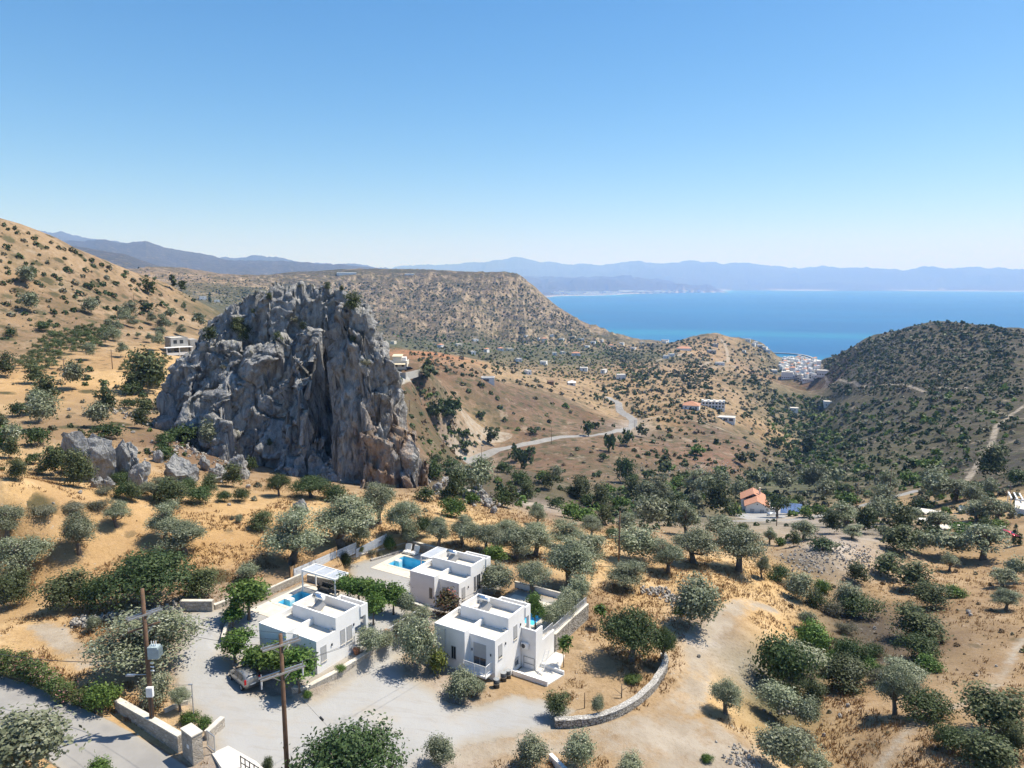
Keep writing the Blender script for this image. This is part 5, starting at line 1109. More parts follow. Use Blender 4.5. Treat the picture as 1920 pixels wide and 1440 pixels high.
def rim(m,x0,x1,y0,y1,z0,z1,t,sides='fblr'):
    f,b,l,r=[k in sides for k in 'fblr']
    if f: m.box(x0,x1,y0,y0+t,z0,z1)
    if b: m.box(x0,x1,y1-t,y1,z0,z1)
    ya,yb=(y0+t if f else y0),(y1-t if b else y1)
    if l: m.box(x0,x0+t,ya,yb,z0,z1)
    if r: m.box(x1-t,x1,ya,yb,z0,z1)
# ------------------------------------------------------------------ the three villas
def window(root,face,a0,a1,z0,z1,at,shut=0.,sill=True):
    """face 'r' (x=at, spans y) or 'f' (y=at, spans x)"""
    d=.03
    def bx(m,p0,p1,q0,q1,n0,n1):
        if face=='r': m.box(at+n0,at+n1,p0,p1,q0,q1)
        else: m.box(p0,p1,at-n1,at-n0,q0,q1)
    fr=MB(); t=.05
    bx(fr,a0-t,a1+t,z1,z1+t,-.02,.035); bx(fr,a0-t,a0,z0,z1,-.02,.035); bx(fr,a1,a1+t,z0,z1,-.02,.035); bx(fr,(a0+a1)/2-.02,(a0+a1)/2+.02,z0,z1,-.01,.02)
    o=fr.build('window',M_SHUT,root)
    g=MB(); bx(g,a0,a1,z0,z1,-.03,.008); g.build('pane',M_GLASS,o)
    if shut>0:
        h=MB(); n=max(2,int((z1-z0)*shut/.09)); hh=(z1-z0)*shut/n
        for i in range(n): bx(h,a0+.004,a1-.004,z1-(i+1)*hh+.008,z1-i*hh,.009,.026)
        h.build('shutter',M_SHUT,o)
    if sill: s=MB(); bx(s,a0-.1,a1+.1,z0-.06,z0,-.02,.09); s.build('sill',M_COPE,o)
def villa(k,label,zb):
    (A,z)=VIL[k]; root=thing('villa',label,'villa',(A[0],A[1],z),RZ)
    w=MB()
    w.box(-3,0,0,2.5,zb,3.1); w.box(-5.9,-3,-.9,2.5,zb,3.2); w.box(-6.75,-5.9,-.9,3.3,zb,3.2); w.box(-5.9,0,2.5,5.0,zb,3.6); w.box(-5.9,-1.3,5.0,5.8,zb,3.6); w.box(-1.3,0,5.0,5.8,2.45,3.6)
    w.box(-3.5,.1,5.8,6.8,3.25,3.9); w.box(-.22,.1,6.48,6.8,-.3,3.25)
    w.build('wall',M_WHITE,root)
    p=MB(); rim(p,-6.75,-3.0,-.9,2.5,3.2,3.75,.2,'f'); p.box(-6.75,-6.55,-.7,3.3,3.2,3.75); p.box(-6.55,-5.9,3.1,3.3,3.2,3.75); p.box(-3.2,-3,-.7,2.5,3.2,3.75)
    p.box(-3,0,0,.14,3.1,3.25); p.box(-.14,0,.14,2.5,3.1,3.25); rim(p,-5.9,0,2.5,5.8,3.6,4.5,.2); p.box(-3.5,.1,6.62,6.8,3.9,4.35); p.box(-.08,.1,5.8,6.62,3.9,4.35); p.box(-3.5,-3.32,5.8,6.62,3.9,4.35)
    p.build('parapet',M_WHITE,root)
    r=MB(); r.box(-2.99,-.15,.15,2.49,3.1,3.115); r.build('roof',M_SCREED,root); r=MB(); r.box(-6.54,-3.21,-.69,2.49,3.2,3.215); r.box(-6.54,-5.91,2.49,3.09,3.2,3.215); r.build('roof',M_SCREED,root)
    r=MB(); r.box(-5.69,-.21,2.71,5.59,3.6,3.615); r.build('roof',M_SCREED,root); r=MB(); r.box(-3.31,-.09,5.81,6.61,3.9,3.915); r.build('roof',M_SCREED,root)
    # vents and outlets on the roof
    v=MB(); v.box(-6.2,-5.6,-.55,-.4,3.215,3.3); v.box(-3.75,-3.45,.2,.32,3.215,3.33); v.box(-.55,-.2,2.2,2.42,3.115,3.35); v.box(-6.3,-6.1,2.7,2.9,3.215,3.6); v.build('roof_vent',M_CONC,root)
    dr=MB(); dr.box(-1.31,-1.285,5.15,5.7,.02,2.3); d_=dr.build('door',M_GLASS,root); h=MB(); h.box(-1.28,-1.24,5.25,5.29,1,1.2); h.build('handle',M_METAL,d_)
    for yy,zz in ((1.9,2.0),(4.85,2.75)):
        l=MB(); l.box(0,.09,yy-.06,yy+.06,zz,zz+.22); l.build('wall_lamp',M_DARK,root)
    lf=MB(); lf.box(-.55,-.43,-.09,0,1.5,1.72); lf.build('wall_lamp',M_DARK,root); lf=MB(); lf.box(-2.78,-2.66,-.09,0,1.5,1.72); lf.build('wall_lamp',M_DARK,root)
    return root
def heater(k,label):
    (A,z)=VIL[k]; x,y=loc2w(k,-4.4,4.6); root=thing('solar_water_heater',label,'water heater',(x,y,z+3.617),RZ,'solar water heaters on the villa roofs')
    t=MB(); t.tube((-.65,0,1.15),(.65,0,1.15),.27,n=16); t.build('tank',M_TANK,root,True); c=MB(); c.tube((.65,0,1.15),(.72,0,1.15),.27,.2,16); c.build('end_cap',M_WPAINT,root); c=MB(); c.tube((-.72,0,1.15),(-.65,0,1.15),.2,.27,16); c.build('end_cap',M_WPAINT,root)
    f=MB()
    for s in (-.5,.5): f.bar((s,0,0),(s,0,.9),.05,.05); f.bar((s,-.05,.85),(s+.9,-.95,.06),.05,.05)
    f.bar((-.5,0,.03),(.5,0,.03),.04,.04); f.build('frame',M_METAL,root)
    M=Matrix.Translation((.55,-.45,.5))@Matrix.Rotation(math.radians(-20),4,'Z')@Matrix.Rotation(math.radians(40),4,'X'); q=MB(); q.box(-.8,.8,-.5,.5,.03,.1,M); q.build('collector',M_GREYC,root)
vb=villa('B','single-storey white villa on the left, beside the pergola and the small blue pool',-1.2)
vc=villa('C','two-level white villa with a railed balcony and an outside stair block',-3.2)
vd=villa('D','rear white villa between the row of bright trees and the olive grove',-1.4)
heater('B','steel solar water heater on the roof of the left villa'); heater('C','steel solar water heater on the roof of the villa with the balcony'); heater('D','steel solar water heater on the roof of the rear villa')
window(vb,'r',.55,1.15,.95,2.4,0,1.); window(vb,'r',3.1,3.6,1.5,2.95,0,1.); window(vb,'r',3.95,4.55,1.5,2.95,0,1.); window(vb,'f',-2.6,-1.2,.1,2.3,0,1.,False); window(vb,'f',-3.95,-3.6,1.6,2.5,-.9,0)
window(vc,'r',.65,1.25,1.0,2.4,0,.85); window(vc,'r',3.55,4.15,1.7,3.15,0,.9); window(vc,'f',-2.5,-1.1,.12,2.4,0,.62,False); window(vc,'f',-4.6,-4.1,.55,1.85,-.9,0); window(vc,'r',3.8,4.4,-1.25,-.5,0,.4)
window(vd,'r',.6,1.2,.9,2.4,0,.95); window(vd,'r',3.2,3.5,1.0,2.9,0,0); window(vd,'r',3.8,4.5,1.0,2.9,0,0); window(vd,'f',-2.45,-1.2,.9,2.25,0,.25); window(vd,'f',-3.75,-3.35,.9,2.2,-.9,0)
pp=MB(); pp.tube((-5.35,-.95,-1.3),(-5.35,-.95,3.4),.05); pp.tube((-5.35,-.95,3.4),(-5.35,-.7,3.5),.05); pp.build('downpipe',M_PIPE,vc)
# balcony of the two-level villa
b=MB(); b.box(-3.0,-.3,-1.25,0,-.28,-.1); b.build('balcony_slab',M_WHITE,vc)
rl=MB()
for z in (.15,.95): rl.bar((-2.96,-1.2,z),(-.34,-1.2,z),.04,.04); rl.bar((-.34,-1.2,z),(-.34,0,z),.04,.04)
for i in range(23): x=-2.96+i*.119; rl.bar((x,-1.2,.15),(x,-1.2,.95),.018,.018)
for i in range(10): y=-1.2+i*.12; rl.bar((-.34,y,.15),(-.34,y,.95),.018,.018)
for x in (-2.96,-1.65,-.34): rl.bar((x,-1.2,-.1),(x,-1.2,.97),.05,.05)
rl.build('balcony_railing',M_WPAINT,vc)
# stair block
s=MB(); s.box(.004,1.75,5.05,5.25,-3.2,2.45); s.box(1.55,1.75,5.25,6.5,-3.2,2.45); s.box(1.55,1.75,6.5,9.1,-3.2,.9); s.box(.11,1.55,5.25,9.1,-3.2,.02); s.build('stair_wall',M_WHITE,vc)
sr=MB()
for z in (1.0,1.75): sr.bar((1.65,6.55,z),(1.65,8.9,z-.0),.03,.03)
for i in range(20): y=6.55+i*.123; sr.bar((1.65,y,.9),(1.65,y,1.75),.016,.016)
sr.build('stair_railing',M_WPAINT,vc)
pf=MB()
for a,b_ in (((.35,5.0,-2.6),(.35,5.0,-.6)),((.35,5.0,-.6),(1.6,5.0,-.6)),((.35,5.0,-1.3),(1.6,5.0,-1.3)),((1.6,5.0,-2.6),(1.6,5.0,-.6))): pf.tube(a,b_,.02)
pf.build('pipe_frame',M_DARK,vc)
ac=thing('air_conditioner','outdoor air conditioner unit on the white stair wall','air conditioner',(*loc2w('C',.55,5.04),VIL['C'][1]+.35),RZ)
m=MB(); m.box(-.4,.4,-.32,0,0,.6); m.build('casing',M_WPAINT,ac,bevel=.02)
m=MB(); m.tube((-.12,-.345,.3),(-.12,-.322,.3),.23,n=20); m.build('fan_grille',M_DARK,ac)
m=MB(); m.bar((-.3,-.3,-.03),(-.3,0,-.03),.04,.04); m.bar((.3,-.3,-.03),(.3,0,-.03),.04,.04); m.build('bracket',M_METAL,ac)
def pad(name,label,cat,k,pts,z0,z1,mat,**kw):
    (A,z)=VIL[k]; w=[loc2w(k,*p) for p in pts]; o=MB().poly(w,z+z0,z+z1).build(name,mat,None,**kw)
    o['label']=label; o['category']=cat; o['kind']='thing'
    return o
pad('concrete_ramp','pale concrete ramp slab with a low white kerb below the stair block','ramp','C',[(.2,3.5),(4.1,3.45),(4.6,5.75),(1.8,6.0),(1.8,5.0),(.2,5.0)],-3.2,-1.84,M_CONC)
pad('low_wall','low white wall beside the concrete ramp','wall','C',[(.05,3.2),(4.1,3.2),(4.1,3.42),(.05,3.48)],-3.2,-1.45,M_WHITE)
pad('sloping_kerb','sloping white kerb wall at the far side of the ramp','wall','C',[(1.8,6.03),(4.6,5.8),(4.6,6.0),(1.8,6.25)],-3.2,-1.5,M_WHITE)
pad('concrete_slab','pale concrete slab behind the ramp at the foot of the stone pool wall','slab','C',[(1.82,6.3),(3.9,6.1),(3.0,9.2),(1.82,9.3)],-3.2,-1.72,M_CONC)
# pools
def pool(k,label,decks,step=None):
    (A,z)=VIL[k]; x0,x1,y0,y1=POOLS[k]; root=thing('swimming_pool',label,'pool',(A[0],A[1],z),RZ,'villa swimming pools')
    b=MB(); t=.25; b.box(x0-t,x1+t,y0-t,y1+t,-1.66,-1.45); rim(b,x0-t,x1+t,y0-t,y1+t,-1.45,-.02,t); b.build('basin',M_BASIN,root)
    w=MB(); w.quad((x0,y0,-.16),(x1,y0,-.16),(x1,y1,-.16),(x0,y1,-.16)); w.build('water',M_WATER,root)
    c=MB(); rim(c,x0-.4,x1+.4,y0-.4,y1+.4,-.018,.06,.4); c.build('coping',M_COPE,root)
    if step: s=MB(); s.box(step[0],step[1],step[2],step[3],-1.4,.064); s.build('step_block',M_WPAINT,root)
    d=MB()
    for q in decks: d.box(*q,-.4,.035)
    d.build('deck',M_PAVE,root)
pool('B','small blue swimming pool behind the left villa, beside the pergola',[(-16.3,-15.6,5.4,13.6),(-15.6,-7.2,5.4,7.9),(-15.6,-9.4,12.3,13.6),(-10.9,-7.2,7.9,12.3)],(-15.2,-14.3,9.4,10.1))
pool('D','square blue swimming pool of the rear villa with two white chairs',[(-17.7,-17.0,3.9,11.6),(-17.0,-7.2,3.9,5.7),(-17.0,-7.2,10.0,11.6),(-12.0,-7.2,5.7,10.0)],(-16.6,-15.8,7.6,8.3))
pool('C','pale blue swimming pool behind the two-level villa, half hidden by trees',[(-7.5,.9,7.4,9.8),(-7.5,-6.0,9.8,16),(-6.0,.9,14.9,16),(-1.1,.9,9.8,14.9)])
def pergola(k,label,x0,x1,y0,y1,z1,bays):
    (A,z)=VIL[k]; root=thing('pergola',label,'pergola',(A[0],A[1],z),RZ)
    for x in (x0,x1):
        for y in (y0,y1): m=MB(); m.box(x-.06,x+.06,y-.06,y+.06,0,z1-.12); m.build('post',M_WPAINT,root)
    m=MB(); rim(m,x0-.08,x1+.08,y0-.08,y1+.08,z1-.12,z1+.06,.12); w=(x1-x0)/bays
    for i in range(1,bays): m.box(x0+i*w-.05,x0+i*w+.05,y0+.04,y1-.04,z1-.1,z1+.055)
    m.build('frame',M_WPAINT,root); m=MB(); n=int((y1-y0)/.14)
    for i in range(n):
        y=y0+.08+i*(y1-y0-.16)/n; M=Matrix.Translation((0,y+.05,z1-.02))@Matrix.Rotation(math.radians(25),4,'X'); m.box(x0+.05,x1-.05,-.065,.065,-.008,.008,M)
    m.build('louvre_roof',M_PANEL,root)
pergola('B','white pergola with a slatted roof in three bays beside the left pool',-14.9,-9.6,11.9,13.95,2.7,3)
pergola('D','small white slatted pergola attached to the rear villa',-10.2,-7.0,5.6,9.2,2.75,2)
so=thing('garden_sofa','dark wicker garden sofa in the shade of the pergola','sofa',(*loc2w('B',-12.6,13.2),186.04),RZ)
m=MB(); m.box(-.9,.9,-.4,.4,.1,.42); m.build('seat',M_CLOTH,so,bevel=.04); m=MB(); m.box(-.9,.9,.4,.58,.1,.9); m.build('backrest',M_CLOTH,so,bevel=.04)
for s_ in (-1,1): m=MB(); m.box(s_*.9-.1 if s_>0 else -.9-.1,s_*.9+.1 if s_>0 else -.9+.1,-.4,.4,.425,.62); m.build('armrest',M_CLOTH,so)
tb=thing('garden_table','dark low table under the pergola of the left villa','table',(*loc2w('B',-10.9,12.9),186.04),RZ)
m=MB(); m.box(-.6,.6,-.4,.4,.5,.56); m.build('tabletop',M_CLOTH,tb)
for x in (-.5,.5):
    for y in (-.3,.3): m=MB(); m.box(x-.04,x+.04,y-.04,y+.04,0,.5); m.build('leg',M_DARK,tb)
def chair(x,label,rz):
    o=thing('lounge_chair',label,'chair',(*loc2w('D',x,10.7),183.245),RZ+rz,'white lounge chairs by the rear pool')
    m=MB(); m.box(-.5,.5,-.55,.4,.06,.42); m.build('seat',M_CUSH,o,bevel=.12); M=Matrix.Translation((0,.42,.3))@Matrix.Rotation(math.radians(-18),4,'X'); m=MB(); m.box(-.5,.5,-.1,.14,0,.95,M); m.build('backrest',M_CUSH,o,bevel=.1); m=MB(); m.box(-.45,.45,-.5,.35,0,.058); m.build('base',M_DARK,o)
chair(-16.9,'white lounge chair by the rear pool, the left of the two',.25); chair(-15.6,'white lounge chair by the rear pool, the right of the two',-.1)
# ------------------------------------------------------------------ walls and fences near the villas
def wall(name,label,pts,h,th,mat,cope=None,cat='wall',ch=.08,group=None,top=None,jag=0.):
    """pts: world (x,y,z) of the foot line; top: optional absolute heights"""
    P=[Vector(p) for p in pts]; n=len(P); L=[];R=[]
    for i in range(n):
        d=(P[min(i+1,n-1)]-P[max(i-1,0)]); d.z=0; d.normalize(); q=Vector((-d.y,d.x,0))*th/2; L.append(P[i]+q); R.append(P[i]-q)
    rg=random.Random(n*7+int(h*100)); T=[(top[i] if top else P[i].z+h)+rg.uniform(-jag,jag) for i in range(n)]
    def strip(m,L,R,zb,zt,g=0):
        b=len(m.v)
        for i in range(n): m.v+=[(L[i].x,L[i].y,zb[i]),(R[i].x,R[i].y,zb[i]),(R[i].x,R[i].y,zt[i]),(L[i].x,L[i].y,zt[i])]
        for i in range(n-1):
            a=b+4*i; c=a+4; m.f+=[(a,c,c+3,a+3),(a+3,c+3,c+2,a+2),(a+2,c+2,c+1,a+1),(a+1,c+1,c,a)]
        m.f+=[(b,b+3,b+2,b+1),(b+4*(n-1),b+4*(n-1)+1,b+4*(n-1)+2,b+4*(n-1)+3)]
    m=MB(); strip(m,L,R,[p.z-.6 for p in P],T); o=m.build(name,mat,None,label=label,category=cat,kind='thing')
    if group: o['group']=group
    if cope:
        k=1.08; Lc=[p+(l-p)*k for p,l in zip(P,L)]; Rc=[p+(r-p)*k for p,r in zip(P,R)]; m=MB(); strip(m,Lc,Rc,[t-.01 for t in T],[t+ch for t in T]); m.build('coping',cope,o)
    return o
def gl(pts,z=None,n=1):
    W=[(onz(a,b,z) if z is not None else G(a,b)) for a,b in pts]
    if n>1:
        s=smooth([(p.x,p.y) for p in W],n); return [Vector((x,y,height(x,y))) for x,y in s]
    return W
wall('stone_wall','roadside stone wall with pale coping behind the transformer pole',gl([(222,1336),(258,1357),(300,1381),(340,1405)],186.2),1.15,.5,M_STONE,M_COPE)
gp=onz(368,1423,186.1); pil=thing('gate_pillar','tall stone gate pillar at the end of the roadside wall','pillar',gp,math.radians(-38))
m=MB(); m.box(-1.25,.35,-.4,.4,-.5,2.15); m.build('pillar_body',M_STONE,pil); m=MB(); m.box(-1.3,.4,-.45,.45,2.15,2.24); m.build('coping',M_COPE,pil); m=MB(); m.box(-.5,-.2,-.415,-.402,.95,1.25); m.build('name_plate',M_WPAINT,pil)
wall('planter_wall','low stone wall closing the planted bed beside the gate pillar',gl([(388,1388),(418,1360)],186.05),.7,.4,M_STONE,M_COPE)
wall('bed_edging','line of pale edging stones along the back of the planted bed',gl([(308,1336),(332,1324),(352,1318)],186.3),.25,.3,M_COPE,jag=.04)
wall('stone_wall','short free-standing stone wall at the far end of the gravel drive',gl([(340,1147),(400,1147)],186.6),1.25,.5,M_STONE,M_COPE)
wall('stone_wall','low stone wall running from the short wall towards the field',gl([(402,1147),(424,1138),(446,1128)],186.4),.75,.4,M_STONE,M_COPE)
wall('boundary_wall','long pale boundary wall between the golden field and the left pool',[Vector((*loc2w('B',x,y),186.0)) for x,y in [(-21.0,1.5),(-18.6,4.0),(-17.5,7.0),(-17.45,13.9)]],.85,.25,M_STONE,M_COPE)
wall('curb_wall','low stepped garden wall beside the drive under the leafy trees',gl([(418,1205),(425,1180),(440,1165),(456,1152)],None),.55,.3,M_STONE,M_COPE)
wall('curved_wall','long curved dry-stone wall around the lower garden',gl([(1040,1362),(1085,1360),(1130,1352),(1170,1336),(1205,1311),(1232,1281),(1247,1253),(1243,1236)],None,5),.72,.6,M_DRY,M_RUB,ch=.06,jag=.06)
wall('retaining_wall','stone retaining wall below the side terrace of the left villa',[Vector((*loc2w('B',x,y),184.6)) for x,y in [(-.4,-2.6),(.75,-2.1),(1.2,1.0),(1.25,4.4),(1.15,9.5),(1.0,14.8)]],1.5,.45,M_STONE,M_COPE,top=[185.95,186.05,186.1,186.1,186.1,186.1])
wall('pool_wall','tall dry-stone wall holding up the right pool garden',[Vector((*loc2w('C',x,y),181.8)) for x,y in [(1.55,9.35),(1.45,11.5),(1.4,14.5),(1.4,18.0)]],2.4,.5,M_DRY,M_COPE,top=[184.25]*4)
wall('garden_wall','low white wall at the back of the right pool garden',[Vector((*loc2w('C',x,y),183.8)) for x,y in [(-8.6,18.1),(-4,18.1),(1.1,18.1)]],.9,.25,M_WHITE,M_COPE)
wall('stone_wall','stone wall behind the white chairs of the rear pool',[Vector((*loc2w('D',x,y),183.1)) for x,y in [(-18.3,12.7),(-12,12.5),(-6.8,12.2)]],1.15,.4,M_STONE,M_COPE)
wall('garden_wall','long low stone wall along the gravel yard below the panel fence',[Vector((*loc2w('D',x,y),183.1)) for x,y in [(-22.4,2.2),(-20.6,6.8),(-18.7,12.4)]],.8,.3,M_STONE,M_COPE)
wall('stone_border','line of rough stones edging the planted bed by the rear pool',[Vector((*loc2w('D',x,y),183.15)) for x,y in [(-19.4,5.8),(-18.6,8.2),(-18.0,11.2)]],.3,.35,M_RUB,jag=.06)
wall('garden_wall','cream garden wall between the trees and the rear gravel yard',[Vector((*loc2w('B',x,y),186.0)) for x,y in [(-16.8,14.4),(-11,15.1),(-4,15.3),(.6,15.0)]],.75,.3,M_STONE,M_COPE)
def rubble(label,pts,n,sz,seed,name='rubble_heap',spread=(1.6,.8)):
    rg=random.Random(seed); m=bmesh.new(); W=[G(a,b) for a,b in pts]
    for i in range(n):
        t=rg.random()*(len(W)-1); k=int(t); p=W[k].lerp(W[min(k+1,len(W)-1)],t-k); x,y=p.x+rg.gauss(0,spread[0])*.4,p.y+rg.gauss(0,spread[1])*.5; s=sz*rg.uniform(.5,1.5)
        M=Matrix.Translation((x,y,height(x,y)+s*.25+max(0,rg.gauss(.1,.25))*sz*2))@Euler((rg.uniform(0,6),rg.uniform(0,6),rg.uniform(0,6))).to_matrix().to_4x4()@Matrix.Diagonal((s,s*rg.uniform(.5,.9),s*rg.uniform(.4,.8),1))
        g=bmesh.ops.create_icosphere(m,subdivisions=1,radius=.6,matrix=M)
        for v in g['verts']: v.co+=Vector((rg.gauss(0,.06),rg.gauss(0,.06),rg.gauss(0,.06)))*s
    me=bpy.data.meshes.new(name); m.to_mesh(me); m.free(); o=new_obj(name,me,M_SCREE,kind='stuff'); return o
rubble('',[(140,1175),(178,1165),(215,1160)],150,.42,3); rubble('',[(240,1160),(290,1150),(335,1142)],170,.38,4); rubble('',[(1212,1112),(1240,1112),(1272,1128),(1290,1150)],220,.4,5,spread=(1.6,1.6)); rubble('',[(1430,1345),(1480,1325),(1500,1340)],60,.35,6)
rubble('',[(1480,1065),(1540,1045),(1600,1040),(1640,1050)],420,.36,7,'slate_bank',(6,6)); rubble('',[(1380,1400),(1420,1440),(1370,1430)],120,.25,8); rubble('',[(1130,905),(1240,880),(1330,880),(1400,890)],500,.55,9,'scree',(16,16)); rubble('',[(820,930),(880,925),(915,950)],140,.7,10,'scree',(5,4)); rubble('',[(170,770),(230,775),(300,790)],130,.5,12,'scree',(6,5)); rubble('',[(300,870),(350,840),(400,870)],120,.5,13,'scree',(5,4))
# fences
def boards(name,label,a,b,h,nb,mat,post,base=0.,cat='fence'):
    a,b=Vector(a),Vector(b); L=(b-a).length; rz=math.atan2(b.y-a.y,b.x-a.x); o=thing(name,label,cat,a,rz); dz=(b.z-a.z)/L
    m=MB(); hb=h/nb
    for i in range(nb): m.v+=[]; m.bar((0,0,base+(i+.5)*hb),(L,0,base+(i+.5)*hb+dz*L),.03,hb*.9)
    m.build('board_panel',mat,o); k=max(2,int(L/2)+1)
    for i in range(k): x=L*i/(k-1); p=MB(); p.box(x-.04,x+.04,.02,.1,-.3+dz*x,base+h+.03+dz*x); p.build('post',post,o)
    return o
fa,fb=G(545,1085),G(632,1044); boards('timber_fence','new orange timber board fence beside the field above the pergola',fa,fb,1.5,6,M_FENCEW,M_BROWNW)
boards('panel_fence','pale grey panel fence behind the timber fence and the pergola',G(552,1090),G(668,1037),1.6,5,M_PANEL,M_METAL)
boards('panel_fence','second pale grey panel fence stretch towards the rear pool corner',G(668,1046),G(724,1017),1.3,4,M_PANEL,M_METAL)
def pickets(label,pts,h,gap):
    P=[Vector(p) for p in pts]; o=thing('picket_fence',label,'fence',P[0]); m=MB(); q=MB()
    for a,b in zip(P[:-1],P[1:]):
        a,b=a-P[0],b-P[0]; n=int((b-a).length/gap)
        for z in (.12,h-.06): q.bar(a+Vector((0,0,z)),b+Vector((0,0,z)),.03,.05)
        for i in range(n+1): c=a.lerp(b,i/n); m.box(c.x-.022,c.x+.022,c.y-.022,c.y+.022,c.z,c.z+h)
    q.build('rail',M_WPAINT,o); m.build('pickets',M_WPAINT,o)
pickets('white picket fence on the retaining wall of the left villa',[(*loc2w('B',x,y),186.15) for x,y in [(1.15,5.2),(1.1,9.5),(.95,14.6)]],.95,.16)
pickets('pale railing on top of the tall dry-stone pool wall',[(*loc2w('C',x,y),184.33) for x,y in [(1.45,9.4),(1.4,14.5),(1.4,17.9)]],.9,.16)
for i,(x,y) in enumerate([(.55,4.6),(.6,6.8),(.6,9.0),(.55,11.2),(.5,13.2)]):
    o=thing('plant_pot',['terracotta pot under the olive nearest to the drive','terracotta pot under the second olive of the terrace wall','terracotta pot under the third olive of the terrace wall','terracotta pot under the fourth olive of the terrace wall','terracotta pot under the farthest olive of the terrace wall'][i],'pot',(*loc2w('B',x,y),186.01),0,'terracotta pots on the terrace wall')
    m=MB(); m.tube((0,0,0),(0,0,.5),.22,.33,14); m.build('pot_body',M_TERRA,o); m=MB(); m.tube((0,0,.5),(0,0,.58),.36,.36,14); m.build('rim',M_TERRA,o)
for i,(x,y) in enumerate([(.52,1.55),(.5,.74),(.6,-.7)]):
    w=loc2w('C',x,y); o=thing('barrel',['dark metal barrel at the villa wall, nearest to the ramp','dark metal barrel at the villa wall, middle one of three','dark metal barrel standing in front of the villa corner'][i],'barrel',(w[0],w[1],height(*w)),0,'dark barrels by the two-level villa')
    m=MB(); m.tube((0,0,-.1),(0,0,.85),.3,.3,18); m.build('drum',M_DARK,o,True); m=MB(); m.tube((0,0,.4),(0,0,.44),.315,.315,18); m.tube((0,0,.85),(0,0,.88),.31,.31,18); m.build('hoop',M_METAL,o)
lw=loc2w('C',2.6,5.0); ld=thing('ladder','white ladder leaning by the stair block','ladder',(lw[0],lw[1],VIL['C'][1]-1.84),RZ)
m=MB()
for s_ in (-.22,.22): m.bar((s_,-.5,0),(s_,.95,2.1),.05,.05)
m.build('side_rails',M_WPAINT,ld); m=MB()
for i in range(8): t=i/8+.08; m.bar((-.22,-.5+1.45*t,2.1*t),(.22,-.5+1.45*t,2.1*t),.035,.035)
m.build('rungs',M_WPAINT,ld)
# gate and slab
o=MB().poly([tuple(onz(a,b,186.1)[:2]) for a,b in [(397,1413),(428,1399),(480,1428),(500,1446),(430,1462)]],185.5,186.14).build('entrance_slab',M_CONC,None,label='pale concrete slab in the gateway at the bottom edge',category='slab',kind='thing')
ga,gb=onz(389,1400,186.1),onz(404,1412,186.1); gt=thing('metal_gate','open grey metal gate leaf beside the stone pillar','gate',ga,math.atan2(gb.y-ga.y,gb.x-ga.x)); L=(gb-ga).length
m=MB(); rimz=[(0,.06,.1,1.4),(L-.06,L,.1,1.4),(.06,L-.06,1.34,1.4),(.06,L-.06,.1,.16)]
for x0,x1,z0,z1 in rimz: m.box(x0,x1,-.03,.03,z0,z1)
m.build('gate_frame',M_METAL,gt); m=MB()
for i in range(1,8): m.box(i*L/8-.012,i*L/8+.012,-.012,.012,.16,1.34)
m.build('bars',M_METAL,gt)
ra,rb=onz(452,1440,186.1),onz(486,1462,186.1); rt=thing('steel_railing','short dark steel railing at the bottom edge by the gateway slab','railing',ra,math.atan2(rb.y-ra.y,rb.x-ra.x)); L=(rb-ra).length
m=MB()
for z in (.45,.95): m.bar((0,0,z),(L,0,z),.05,.05)
m.build('rail',M_DARK,rt)
for i in range(5): m=MB(); m.box(i*L/4-.03,i*L/4+.03,-.03,.03,0,1.0); m.build('post',M_DARK,rt)
wall('white_wall','end of a low white wall at the bottom edge among the olive bushes',gl([(1032,1422),(1062,1452)],182.5),.45,.35,M_WHITE)
# ------------------------------------------------------------------ poles, lamp, wires
def cable(label,a,b,sag,r=.014,group=None,name='cable'):
    a,b=Vector(a),Vector(b); n=14; L=[]
    for i in range(n+1): t=i/n; p=a.lerp(b,t); L.append((p.x,p.y,p.z-4*sag*t*(1-t),r))
    me=tubes(name,[L],M_DARK,4); o=new_obj(name,me,None,label=label,category='cable')
    if group: o['group']=group
    return o
def pole(label,px,py,z,h,r,group='brown timber power poles'):
    b=onz(px,py,z) if z else G(px,py); o=thing('power_pole',label,'power pole',b,0,group); me=tubes('pole_shaft',[[(0,0,-.6,r),(0,0,h*.5,r*.88),(0,0,h,r*.72)]],M_WOOD,10); new_obj('pole_shaft',me,None,o); return o,b
p1,b1=pole('tall brown power pole carrying a transformer, beside the roadside wall',287,1371,186.2,12.1,.2)
def crossarm(o,z,ang,ln,mat,double=True,ins=3,hang=0):
    d=Vector((math.cos(ang),math.sin(ang),0)); q=Vector((-d.y,d.x,0))*.19; m=MB()
    for s_ in ((-1,1) if double else (1,)): m.bar(-d*ln/2+q*s_+Vector((0,0,z)),d*ln/2+q*s_+Vector((0,0,z)),.09,.13)
    a=m.build('crossarm',mat,o)
    for i in range(ins):
        t=-.46+.92*i/max(1,ins-1); p=d*ln*t+q*(0 if double else 1)
        n=MB(); n.tube(p+Vector((0,0,z+.06)),p+Vector((0,0,z+.34)),.05,.035,8); n.build('insulator',M_METAL,a)
        if hang: n=MB(); n.tube(p+Vector((0,0,z-.08)),p+Vector((0,0,z-.75)),.07,.05,8); n.build('insulator',M_WPAINT,a)
    n=MB(); n.bar(d*ln*.28+q+Vector((0,0,z-.05)),q*.6+Vector((0,0,z-.75)),.05,.05); n.bar(-d*ln*.28+q+Vector((0,0,z-.05)),q*.6+Vector((0,0,z-.75)),.05,.05); n.build('brace',M_METAL,a)
A1=math.radians(48); crossarm(p1,10.0,A1,2.6,M_METAL,True,3); crossarm(p1,8.85,A1,2.5,M_WOOD,False,2)
tr=MB(); tr.box(.18,.98,-.32,.32,6.35,7.35); t_=tr.build('transformer',M_TRANS,p1,bevel=.03); m=MB()
